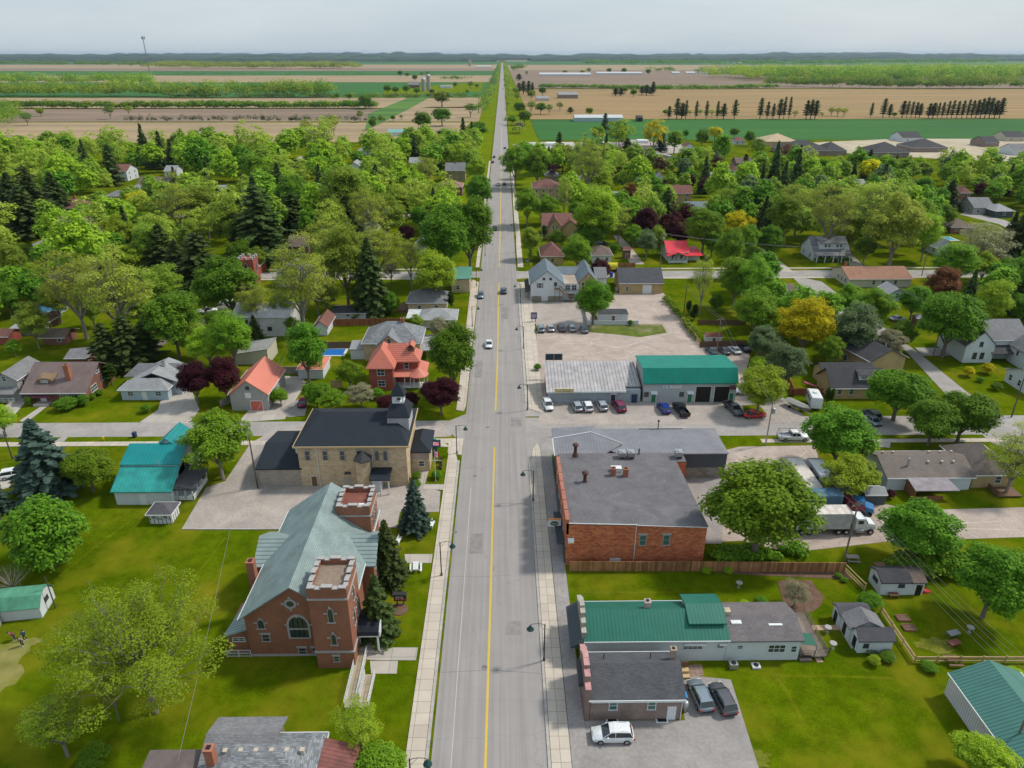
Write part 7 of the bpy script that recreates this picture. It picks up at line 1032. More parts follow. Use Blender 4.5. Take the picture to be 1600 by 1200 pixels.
def bin_(lab, px, py, m, s=1):
    p = P(px, py); t = thing('wheelie_bin', lab, 'bin', p); b = MB(); b.loft([[(x * s, y * s, z * s) for x, y in ((-.28, -.3), (.28, -.3), (.28, .3), (-.28, .3))] if z < .1 else [(x * s, y * s, z * s) for x, y in ((-.33, -.36), (.33, -.36), (.33, .36), (-.33, .36))] for z in (.05, 1.0)]); obj('bin_body', (b, m), t); b = MB(); b.box(-.35 * s, .35 * s, -.38 * s, .38 * s, 1.0 * s, 1.08 * s); obj('lid', (b, m), t); b = MB(); b.tube((-.3 * s, .32 * s, .12), (.3 * s, .32 * s, .12), .1, n=8); obj('wheels', (b, BLACK), t)
DB = plain('bin_dark_blue', (.02, .04, .1), .6); bin_('dark blue wheelie bin on the verge beside the teal roofed house', 211, 683, DB); bin_('black wheelie bin at the kerb behind the blue spruce', 74, 682, BLACK); bin_('grey wheelie bin beside the black one at the kerb', 68, 681, METAL); bin_('black and blue dumpster bin between white shop and green garage', 990, 628, DB, 1.8)
bin_('blue box bin beside the yellow stone workshop', 955, 433, plain('bin_bright_blue', (.02, .08, .4), .5), 1.5); bin_('grey bin by the church side at the workshop corner', 963, 456, METAL, 1.3)
p = P(162, 688); t = thing('fire_hydrant', 'yellow fire hydrant on the grass verge', 'hydrant', p); b = MB(); b.lathe([(.18, 0), (.16, .1), (.14, .6), (.2, .65), (.16, .8), (.03, .9)], n=12); obj('barrel', (b, plain('hydrant_yellow', (.7, .5, .03), .5), True), t); b = MB(); b.tube((-.26, 0, .5), (.26, 0, .5), .07, n=8); b.tube((0, -.24, .5), (0, 0, .5), .08, n=8); obj('nozzles', (b, MATS['hydrant_yellow']), t)
# pools, beds, small garden things
POOL = plain('pool_water', (.02, .16, .5), .08, spec=.7)
t = thing('swimming_pool', 'rectangular blue swimming pool with white rim behind the fence', 'pool', P(521, 552)); b = MB(); b.box(-4.2, 3.2, -2, 3, 0, .12); obj('rim', (b, WHT), t); b = MB(); b.box(-3.6, 2.6, -1.5, 2.5, .05, .16); obj('water', (b, POOL), t)
t = thing('swimming_pool', 'large round above ground pool among the left trees', 'pool', P(78, 486)); b = MB(); b.lathe([(4.6, 0), (4.6, 1.2), (4.3, 1.2), (4.3, .9)], n=28); obj('pool_wall', (b, mat('pool_wall', (.4, .5, .56), .6)), t); b = MB(); b.lathe([(4.28, .5), (4.28, 1.0), (.01, 1.02)], n=28); obj('water', (b, plain('pool_water_pale', (.08, .24, .42), .08)), t)
t = thing('swimming_pool', 'light blue pool in the far right garden', 'pool', P(1478, 374)); b = MB(); b.box(-5, 4, -3, 4, 0, .15); obj('rim', (b, WHT), t); b = MB(); b.box(-4.3, 3.3, -2.4, 3.4, .05, .2); obj('water', (b, plain('pool_turquoise', (.12, .45, .55), .08)), t)
for px, py, l in ((1410, 967, 'upper red brown raised garden bed'), (1420, 982, 'lower red brown raised garden bed')):
    t = thing('raised_bed', l + ' in the fenced back garden', 'raised bed', P(px, py)); b = MB()
    for q in ((-.8, .8, -.55, -.47), (-.8, .8, .47, .55), (-.8, -.72, -.47, .47), (.72, .8, -.47, .47)): b.box(*q, 0, .3)
    obj('boards', (b, mat('redwood', (.3, .14, .1), .8)), t); b = MB(); b.box(-.72, .72, -.47, .47, 0, .22); obj('soil', (b, SOIL), t)
def birdbath(lab, px, py):
    t = thing('bird_bath', lab, 'bird bath', P(px, py)); b = MB(); b.lathe([(.25, 0), (.12, .15), (.1, .7), (.45, .85), (.45, .92), (.3, .88)], n=14); obj('basin', (b, STN, True), t)
birdbath('white bird bath on the lawn by the curved path', 1292, 988); birdbath('small white urn beside the hose on the lawn', 1300, 1013); birdbath('white garden ornament on the long mown lawn', 1154, 918); birdbath('pale fountain stone on the far back lawn', 1514, 988)
for px, py, l in ((1488, 995, 'grey garden cart beside the mulch ring'), (1489, 1010, 'brown wheelbarrow by the raised beds')):
    t = thing('garden_cart', l, 'garden cart', P(px, py), R(15)); b = MB(); b.loft([[(-.6, -.3, .35), (.6, -.3, .35), (.6, .3, .35), (-.6, .3, .35)], [(-.8, -.42, .75), (.8, -.42, .75), (.8, .42, .75), (-.8, .42, .75)]]); obj('tub', (b, METAL if 'grey' in l else MEMB), t); b = MB(); b.tube((.5, -.06, .2), (.5, .06, .2), .2, n=12); obj('wheel', (b, TYRE), t); b = MB(); b.tube((-.6, -.3, .45), (-1.3, -.3, .6), .03, n=5); b.tube((-.6, .3, .45), (-1.3, .3, .6), .03, n=5); obj('handles', (b, GREYW), t)
t = thing('paddling_boat', 'red upturned boat beside the white workshop', 'boat', P(1440, 924), R(-10)); b = MB(); b.loft([[(x, -w_, 0), (x, -w_ * .6, h_), (x, w_ * .6, h_), (x, w_, 0)] for x, w_, h_ in ((-1.1, .2, .15), (-.6, .5, .45), (.3, .5, .45), (1.2, .1, .2))]); obj('hull', (b, REDD, True), t)
t = thing('red_chair', 'red folding chair by the white shop bin', 'chair', P(982, 622)); b = MB(); b.box(-.3, .3, -.3, .3, .4, .46); obj('seat', (b, REDD), t); b = MB(); b.box(-.3, .3, .26, .32, .46, .95); obj('backrest', (b, REDD), t)
for sx in (-1, 1):
    for sy in (-1, 1): b = MB(); b.tube((sx * .27, sy * .27, 0), (sx * .27, sy * .27, .4), .02, n=5); obj('leg', (b, METAL), t)
# cellular mast
p = P(237, 130); t = thing('radio_mast', 'tall slim lattice mast with antennas rising above the horizon', 'mast', p); b = MB(); H_ = 108
for a in range(3): an = R(120 * a); b.tube((1.6 * math.cos(an), 1.6 * math.sin(an), 0), (.9 * math.cos(an), .9 * math.sin(an), H_), .28, n=5)
for k in range(27):
    z = k * 4; f = 1.6 - .7 * z / H_
    for a in range(3): a0, a1 = R(120 * a), R(120 * a + 120); b.tube((f * math.cos(a0), f * math.sin(a0), z), (f * math.cos(a1), f * math.sin(a1), z + 4), .14, n=4)
obj('lattice', (b, plain('mast_grey', (.2, .2, .21), .6)), t)
for a in range(3): an = R(120 * a + 30); b = MB(); b.box(-.9, .9, -.9, .9, H_ - 5, H_ + 1.5); o = obj('antenna', (b, MATS['mast_grey']), t, (3.6 * math.cos(an), 3.6 * math.sin(an), 0)); 
b = MB(); b.lathe([(4, H_ - 3), (4, H_ - 2.6)], n=10); b.tube((0, 0, H_), (0, 0, H_ + 7), .2, n=5); obj('platform', (b, MATS['mast_grey']), t)
# people by the sheds
SKIN = plain('skin', (.5, .3, .2), .6)
def person(lab, x, y, rz, top, legs, pose=0, hair=(.03, .02, .015)):
    """one skinned body; joints posed standing or bent forward"""
    t = thing('person', lab, 'person', (x, y, 0), R(rz)); bend = pose; c, s = math.cos(bend), math.sin(bend)
    def up(q): return (q[0], -(q[2] - .95) * s + q[1] * c, .95 + (q[2] - .95) * c + q[1] * s)
    V = [((0, 0, .95), .13), (up((0, 0, 1.2)), .125), (up((0, 0, 1.42)), .14), (up((0, 0, 1.53)), .055), (up((0, .0, 1.62)), .1), (up((0, 0, 1.74)), .085)]
    Ed = [(0, 1), (1, 2), (2, 3), (3, 4), (4, 5)]
    for sx in (-1, 1):
        k = len(V); V += [((sx * .1, 0, .88), .095), ((sx * .12, -.05, .5), .06), ((sx * .13, .02, .09), .045), ((sx * .14, -.14, .04), .04)]; Ed += [(0, k), (k, k + 1), (k + 1, k + 2), (k + 2, k + 3)]
        k = len(V); V += [(up((sx * .2, 0, 1.41)), .055), (up((sx * .26, -.04, 1.14)), .042), (up((sx * .24, -.22 if pose else -.1, .92)), .033), (up((sx * .24, -.3 if pose else -.13, .84)), .03)]; Ed += [(2, k), (k, k + 1), (k + 1, k + 2), (k + 2, k + 3)]
        h0 = k + 3
        for f, (dx, dz) in enumerate(((-.03, -.08), (-.01, -.095), (.01, -.09), (.03, -.07), (-.045, -.03))):
            q = Vector(V[h0][0]); V.append(((q.x + dx * sx, q.y - .01, q.z + dz), .009)); Ed.append((h0, len(V) - 1))
    me = bpy.data.meshes.new('body'); me.from_pydata([v[0] for v in V], Ed, []); o = obj('body', me, t); sm = o.modifiers.new('skin', 'SKIN'); 
    for i, (v, r_) in enumerate(V): me.skin_vertices[0].data[i].radius = (r_, r_ * .9)
    me.skin_vertices[0].data[0].use_root = True; o.modifiers.new('sub', 'SUBSURF').levels = 1; o.modifiers['sub'].render_levels = 2
    for m in (SKIN,): me.materials.append(m)
    # clothing as fitted shells
    b = MB(); sh = lambda z, rx, ry: [up((rx * math.cos(a), ry * math.sin(a), z)) for a in [math.pi * k / 6 for k in range(12)]]
    b.loft([sh(.9, .165, .13), sh(1.1, .16, .13), sh(1.3, .19, .135), sh(1.45, .18, .11), sh(1.52, .07, .07)])
    for sx in (-1, 1): b.tube(up((sx * .17, 0, 1.42)), up((sx * .265, -.03, 1.14)), .075, .06, 8); b.tube(up((sx * .265, -.03, 1.14)), up((sx * .245, -.16 if pose else -.08, .97)), .058, .048, 8)
    obj('shirt', (b, plain('cloth_%s' % top[0], top[1], .85)), t); b = MB(); b.loft([[(rx * math.cos(a), ry * math.sin(a), z) for a in [math.pi * k / 6 for k in range(12)]] for z, rx, ry in ((.8, .175, .13), (.98, .16, .13))])
    for sx in (-1, 1): b.tube((sx * .1, 0, .9), (sx * .12, -.05, .5), .105, .075, 8); b.tube((sx * .12, -.05, .5), (sx * .13, .02, .1), .075, .058, 8)
    obj('trousers', (b, plain('cloth_%s' % legs[0], legs[1], .85)), t); hd = Vector(up((0, 0, 1.66))); b = MB(); b.lathe([(.02, -.02), (.112, -.0), (.12, .07), (.08, .13), (.01, .155)], (hd.x, hd.y + .012, hd.z), 12); obj('hair', (b, plain('hair_dark', hair, .7), True), t)
    for sx in (-1, 1): b = MB(); b.lathe([(.005, -.014), (.014, 0), (.005, .014)], up((sx * .035, -.095, 1.665)), 6); obj('eye', (b, BLACK), t)
    b = MB(); b.loft([[up((-.014, -.09, 1.62)), up((.014, -.09, 1.62)), up((0, -.085, 1.67))], [up((-.006, -.118, 1.625)), up((.006, -.118, 1.625)), up((0, -.11, 1.635))]]); obj('nose', (b, SKIN), t); b = MB(); p0 = up((0, -.093, 1.585)); b.box(p0[0] - .025, p0[0] + .025, p0[1] - .004, p0[1] + .01, p0[2] - .005, p0[2] + .005); obj('mouth', (b, plain('lips', (.35, .12, .1), .6)), t)
    b = MB()
    for sx in (-1, 1): q = up((sx * .13, -.07, .06)) if False else (sx * .135, -.06, .05); b.box(q[0] - .055, q[0] + .055, q[1] - .14, q[1] + .1, 0, .09)
    obj('shoes', (b, plain('shoe_pale', (.5, .48, .45), .7)), t)
q = P(24, 1000); person('person in dark red top and navy trousers bending forward by the shed', q.x, q.y, -60, ('red', (.16, .03, .06)), ('navy', (.02, .035, .07)), .75); q = P(40, 1000); person('person in teal shirt standing behind the crouching one on the lawn', q.x, q.y, 20, ('teal', (.05, .13, .14)), ('brown', (.08, .05, .04)), .12); q = P(36, 1009); person('person in grey and black leaning down, nearest on the worn grass', q.x, q.y, -10, ('grey', (.2, .19, .19)), ('black', (.03, .02, .02)), .5)
# ------------------------------------------------------------------ trees
BARK = mat('bark', (.2, .165, .13), .95, s=4); BARKG = mat('grey_bark', (.27, .24, .2), .95, s=4); BARKD = mat('dark_bark', (.09, .07, .055), .95, s=4)
LMAT = dict(F=leafmat('fresh_leaves', (.16, .25, .012), (.32, .44, .03)), M=leafmat('maple_leaves', (.065, .16, .009), (.20, .37, .025)), G=leafmat('bright_leaves', (.11, .225, .01), (.27, .43, .03)), L=leafmat('lime_leaves', (.20, .34, .012), (.44, .56, .04)), Y=leafmat('golden_leaves', (.42, .37, .004), (.78, .70, .012)), O=leafmat('olive_leaves', (.17, .26, .02), (.34, .45, .05)), S=leafmat('young_leaves', (.25, .32, .03), (.50, .57, .08)), V=leafmat('silver_green_leaves', (.1, .15, .06), (.2, .28, .12)), R=leafmat('purple_leaves', (.035, .009, .015), (.11, .024, .03)), U=leafmat('russet_leaves', (.12, .04, .02), (.28, .11, .05)), K=leafmat('pinkish_brown_leaves', (.25, .25, .13), (.48, .46, .27)), B=leafmat('blue_spruce_needles', (.045, .082, .06), (.12, .19, .145)), D=leafmat('dark_needles', (.045, .08, .02), (.12, .17, .045)), C=leafmat('cedar_needles', (.03, .065, .009), (.07, .13, .018)))
def quads(c, n, size, rng, asp=1.0):
    """c centres (k,3), n normals; returns verts (4k,3)"""
    k = len(c); n = n / np.maximum(np.linalg.norm(n, axis=1, keepdims=True), 1e-6); a = rng.normal(size=(k, 3)); u = np.cross(n, a); u /= np.maximum(np.linalg.norm(u, axis=1, keepdims=True), 1e-6); w = np.cross(n, u)
    s = (size * rng.uniform(.65, 1.25, (k, 1))) if np.isscalar(size) else size[:, None]
    u = u * s * .5; w = w * s * .5 * asp
    return np.stack([c - u - w * .35, c - u * .15 - w, c + u + w * .2, c + u * .1 + w], 1).reshape(-1, 3)
def qmesh(name, V, m, tubes=None):
    k = len(V) // 4; me = bpy.data.meshes.new(name); me.vertices.add(len(V)); me.vertices.foreach_set('co', V.astype(np.float32).ravel()); me.loops.add(4 * k); me.loops.foreach_set('vertex_index', np.arange(4 * k, dtype=np.int32)); me.polygons.add(k); me.polygons.foreach_set('loop_start', np.arange(0, 4 * k, 4, dtype=np.int32)); me.polygons.foreach_set('loop_total', np.full(k, 4, np.int32)); me.materials.append(m); me.update(calc_edges=True); me.validate(); return me
def lobes_crown(rng, nl, rl, nleaf, size, R_=(5, 5, 4.8), cz=7.0, fill=.15, shell=(.45, .82), flat=.8, upb=1.2):
    C = []; cen = []
    for i in range(nl):
        g = math.acos(1 - 2 * (i + .5) / nl * .86); ph = i * 2.39996 + rng.uniform(-.4, .4); f = rng.uniform(*shell); d = np.array([math.sin(g) * math.cos(ph), math.sin(g) * math.sin(ph), math.cos(g)])
        cen.append(d * f * np.array(R_) + np.array([0, 0, cz]))
    V = []
    for c in cen:
        r = rng.uniform(*rl); k = int(nleaf * (r / ((rl[0] + rl[1]) / 2)) ** 2); d = rng.normal(size=(k, 3)); d[:, 2] = np.where(d[:, 2] < -.3, -d[:, 2] * .6, d[:, 2]); d /= np.linalg.norm(d, axis=1, keepdims=True); rr = r * rng.uniform(.6, 1.08, (k, 1)) * (1 + .18 * np.sin(d[:, :1] * 5 + c[0]) * np.cos(d[:, 1:2] * 4)); p = c + d * rr * np.array([1, 1, flat]); out = c - np.array([0, 0, cz - 1.5]); out = out / (np.linalg.norm(out) + 1e-6)
        nn = d * .7 + out * .35 + np.array([0, 0, upb]) + rng.normal(size=(k, 3)) * .4; V.append(quads(p, nn, size, rng))
    if fill: k = int(nl * nleaf * fill); d = rng.normal(size=(k, 3)); d /= np.linalg.norm(d, axis=1, keepdims=True); p = d * rng.uniform(.1, .75, (k, 1)) * np.array(R_) + np.array([0, 0, cz]); V.append(quads(p, rng.normal(size=(k, 3)) + [0, 0, .6], size * 1.15, rng))
    return np.concatenate(V), cen
def limbs(b, cen, th=2.2, r0=.3, lean=.3, rng=None, n=6):
    b.tube((0, 0, 0), (0, 0, th), r0, r0 * .8, 8); top = Vector((0, 0, th)); forks = []
    for k in range(5):
        a = 2 * math.pi * k / 5 + .5; q = Vector((1.3 * math.cos(a), 1.3 * math.sin(a), th + 2.0 + .4 * (k % 2))); b.tube(top, q, r0 * .55, r0 * .36, 6); forks.append(q)
    q = Vector((.1, 0, th + 3)); b.tube(top, q, r0 * .7, r0 * .45, 6); forks.append(q)
    for c in cen:
        c = Vector(c); f = min(forks, key=lambda q: (q - c).length); m = (f + c) / 2 + Vector((0, 0, -.25)); b.tube(f, m, r0 * .26, r0 * .17, n); b.tube(m, c, r0 * .17, r0 * .05, n)
        if rng is not None:
            for j in range(3): d = Vector(rng.normal(size=3)); d.z = abs(d.z) * .6; d.normalize(); b.tube(m.lerp(c, .4 + .2 * j), c + d * 1.1, r0 * .07, r0 * .02, 4)
def conifer(rng, H=12.0, r=2.6, lev=30, dens=11, size=.5, z0=.7, droop=.35, power=.85, ragged=.15):
    V = []
    for i in range(lev):
        z = z0 + (H - z0) * (i / lev); rad = r * (1 - (z - z0) / (H - z0)) ** power * rng.uniform(1 - ragged, 1 + ragged * .5); nb = max(4, int(dens * (.35 + .65 * rad / r)))
        for j in range(nb):
            a = 2 * math.pi * j / nb + i * .7 + rng.uniform(-.2, .2); rr = rad * rng.uniform(.78, 1.1); k = max(3, int(rr / (size * .42))); t = np.linspace(.12, 1, k); 
            for side in (-1, 0, 1):
                w = side * (1 - t) * .22 * rr + rng.normal(size=k) * .05; x = t * rr; p = np.stack([x * math.cos(a) - w * math.sin(a), x * math.sin(a) + w * math.cos(a), z + .25 * rr * t - droop * rr * t ** 2 + rng.normal(size=k) * .04], 1); nn = np.stack([np.full(k, math.cos(a) * .5), np.full(k, math.sin(a) * .5), np.ones(k)], 1) + rng.normal(size=(k, 3)) * .3; V.append(quads(p, nn, size, rng, 1.2))
    p = np.array([[0, 0, H - .1 * i] for i in range(5)]); V.append(quads(p, rng.normal(size=(5, 3)) * [1, 1, .1], .35, rng)); return np.concatenate(V)
PROTO = {}
ARR = {}
def protos():
    r = np.random.default_rng(5)
    for i in range(4):
        V, cen = lobes_crown(r, 38 + 3 * i, (1.2, 1.95), 560, .31, (4.3 + .2 * i, 4.4, 4.4), 6.4, .12); b = MB(); limbs(b, cen[::2], 2.0, .3); ARR['dense', i] = V.reshape(-1, 4, 3); PROTO['dense', i] = (qmesh('crown', V, LMAT['M']), b.mesh('trunk', BARK))
    for i in range(3):      # lighter, looser crowns
        V, cen = lobes_crown(r, 44 + 6 * i, (.85 - .1 * i, 1.5 + .3 * i), 330, .27, (4.7 - .5 * i, 4.0 + .4 * i, 4.2 + .3 * i), 6.8, .08, (.45, .92)); b = MB(); limbs(b, cen[::2], 2.4, .28, rng=r); ARR['loose', i] = V.reshape(-1, 4, 3); PROTO['loose', i] = (qmesh('crown', V, LMAT['G']), b.mesh('trunk', BARKG))
    for i in range(3):      # sparse, branches visible
        V, cen = lobes_crown(r, 60 + 10 * i, (.5, 1.35), 125, .19, (4.9 - .4 * i, 4.1 + .4 * i, 4.2 + .4 * i), 7.4, .05, (.4, 1.0), .7, 1.1); b = MB(); limbs(b, cen, 2.6, .27, rng=r, n=5); ARR['sparse', i] = V.reshape(-1, 4, 3); PROTO['sparse', i] = (qmesh('crown', V, LMAT['S']), b.mesh('trunk', BARKG))
    V, cen = lobes_crown(r, 105, (.5, 1.05), 190, .115, (4.6, 4.6, 4.6), 7.4, .04, (.35, 1.02), .7, 1.1); b = MB(); limbs(b, cen, 2.6, .17, rng=r, n=5); PROTO['fine', 0] = (qmesh('crown', V, LMAT['S']), b.mesh('trunk', BARKG))
    for i in range(2): b = MB(); b.tube((0, 0, 0), (0, 0, 11.5), .2, .03, 8); V = conifer(r, ragged=.12 + .1 * i); ARR['spruce', i] = V.reshape(-1, 4, 3); PROTO['spruce', i] = (qmesh('crown', V, LMAT['B']), b.mesh('trunk', BARKD))
    b = MB(); b.tube((0, 0, 0), (0, 0, 11.5), .25, .03, 8); PROTO['ragged', 0] = (qmesh('crown', conifer(r, 12, 2.9, 24, 9, .52, 1.4, .25, .6, .35), LMAT['D']), b.mesh('trunk', BARKD))
    b = MB(); b.tube((0, 0, 0), (0, 0, 11.5), .25, .03, 8); PROTO['pine', 0] = (qmesh('crown', conifer(r, 12, 2.2, 17, 7, .6, 3.2, .1, .5, .4), LMAT['D']), b.mesh('trunk', BARKD))
    V, _ = lobes_crown(r, 30, (.5, .8), 160, .3, (1.0, 1.0, 5.4), 6.0, .1, (.5, .8)); b = MB(); b.tube((0, 0, 0), (0, 0, 8), .14, .04, 6); PROTO['column', 0] = (qmesh('crown', V, LMAT['C']), b.mesh('trunk', BARKD))
    V, cen = lobes_crown(r, 30, (1.3, 2.0), 300, .36, (3.9, 3.9, 4.4), 5.4, .1, (.6, .85)); b = MB(); limbs(b, cen[::3], 1.2, .25); PROTO['bush', 0] = (qmesh('crown', V, LMAT['M']), b.mesh('trunk', BARK))
    b = MB(); cen = [np.array([3.6 * math.cos(a) * f, 3.6 * math.sin(a) * f, 6 + 5 * (1 - f) + (i % 3)]) for i, (a, f) in enumerate([(i * 2.4, .3 + .7 * ((i * 7) % 10) / 10) for i in range(46)])]; limbs(b, cen, 1.4, .2, rng=r, n=4); PROTO['bare', 0] = (None, b.mesh('trunk', mat('pale_bark', (.36, .3, .25), .9)))
    for i in range(3):      # far: fewer, bigger leaf clumps
        V, cen = lobes_crown(r, 28, (1.3, 2.1), 75, .8, (4.4, 4.4, 4.4), 6.2, .1); b = MB(); b.tube((0, 0, 0), (0, 0, 5), .3, .2, 6); PROTO['far', i] = (qmesh('crown', V, LMAT['M']), b.mesh('trunk', BARK))
    V, cen = lobes_crown(r, 34, (.9, 1.5), 34, .6, (4.5, 4.5, 4.4), 7.2, .05, (.4, .95)); b = MB(); limbs(b, cen[::3], 2.4, .27, n=4); PROTO['farloose', 0] = (qmesh('crown', V, LMAT['S']), b.mesh('trunk', BARKG))
    V = conifer(r, 12, 2.6, 16, 7, .95, 1.0, .2, .7, .3); b = MB(); b.tube((0, 0, 0), (0, 0, 11), .25, .05, 5); PROTO['farcon', 0] = (qmesh('crown', V, LMAT['D']), b.mesh('trunk', BARKD)); V = conifer(r, 12, 2.2, 15, 6, .8, 2.4, .08, .45, .5); PROTO['farpine', 0] = (qmesh('crown', V, LMAT['D']), b.mesh('trunk', BARKD))
protos()
KDESC = dict(F='airy fresh green tree', M='dense dark tree', G='bright green tree', L='lime green tree', Y='golden yellow tree', O='olive green tree', S='sparse pale tree', V='silvery green tree', R='dark purple tree', U='russet tree', K='pinkish flowering tree', B='blue green spruce', D='dark green spruce', C='narrow dark cedar', X='bare grey shrub', T='tall dark pine')
KNAME = dict(B='spruce', D='spruce', C='cedar', T='pine', X='bare_shrub')
TREES = []; PLACED = []
def tree(px, py, w, k, base=False, asp=1.12, shape=None, lab=None, z=0, pos=None, hm=None):
    """px,py: centre of the crown in the photo (or its foot if base), w crown width in photo pixels"""
    con = k in 'BDCT'
    if pos is None:
        if con or base:
            if con: p = P(px, py)           # foot
            else: p = P(px, py)
            wm = w / ppm(p)
        else:
            zz = 4.0
            for _ in range(8): p = P(px, py, zz); wm = w / ppm(p); zz = wm * asp * ((.78 if py < 600 else .66) if shape not in ('bush', 'fine') and py > 205 else .6)
            p.z = 0
    else: p = Vector((*pos, 0)); wm = w
    if pos is None and not con and w > 27: wm *= 1.03
    Hm = hm or wm * asp * ((1.32 if py < 600 else 1.1) if not con and shape not in ('bush', 'fine') and py > 205 else 1); d = (p - Vector((CX, 0, 0))).length
    i = random.randrange(99)
    if shape: key = (shape, i % sum(1 for q in PROTO if q[0] == shape))

    elif con: key = (('farpine', 0) if k == 'T' else ('farcon', 0)) if d > 420 else {'B': ('spruce', i % 2), 'D': ('spruce', 1) if i % 3 else ('ragged', 0), 'C': ('column', 0), 'T': ('pine', 0)}[k]
    elif k == 'X': key = ('bare', 0)
    elif d > 430: key = ('farloose', 0) if k in 'SV' or i % 3 == 0 else ('far', i % 3)
    elif k in 'MR': key = ('dense', i % 4)
    elif k == 'S': key = ('sparse', i % 3)
    elif k in 'GYUKVO': key = ('loose', i % 3) if k in 'OVKG' or i % 2 else ('dense', i % 4)
    else: key = ('loose', i % 3)
    cw = {'dense': 9.6, 'loose': 9.6, 'sparse': 9.6, 'fine': 9.6, 'far': 9.4, 'farloose': 9.4, 'spruce': 4.8, 'ragged': 5.2, 'pine': 4.2, 'farcon': 4.8, 'farpine': 4.6, 'column': 2.8, 'bush': 10.0, 'bare': 8.5}[key[0]]; ch = {'dense': 12.0, 'loose': 12.5, 'sparse': 12.8, 'fine': 12.8, 'bush': 11, 'bare': 12.5, 'far': 12, 'farloose': 12.5}.get(key[0], 12.0)
    t = thing(KNAME.get(k, 'tree'), lab or '', 'tree' if k != 'X' else 'shrub', (p.x, p.y, z), random.uniform(0, 6.28)); jx = 1 if con else random.uniform(.9, 1.12); t.scale = (wm / cw * jx, wm / cw * (2 - jx), Hm / ch)
    cm, tm = PROTO[key]
    if cm: o = obj('crown', cm, t); (ov_mat(o, LMAT[k if k in LMAT else 'D']))
    obj('trunk', tm, t); TREES.append((t, k, lab, px, py)); PLACED.append((p.x, p.y, wm / 2)); return t
def con(px, yt, yb, w, k='D', **kw):
    p = P(px, yb); best = 1
    lo, hi = 1, 60
    for _ in range(30):
        m = (lo + hi) / 2; v = p + Vector((0, 0, m)) - Vector((CX, 0, CH)); dd = sum(v[i] * FW[i] for i in range(3)); yy = 600 - FP * sum(v[i] * UP[i] for i in range(3)) / dd
        if yy > yt: lo = m
        else: hi = m
    return tree(px, yb, w, k, hm=lo, **kw)
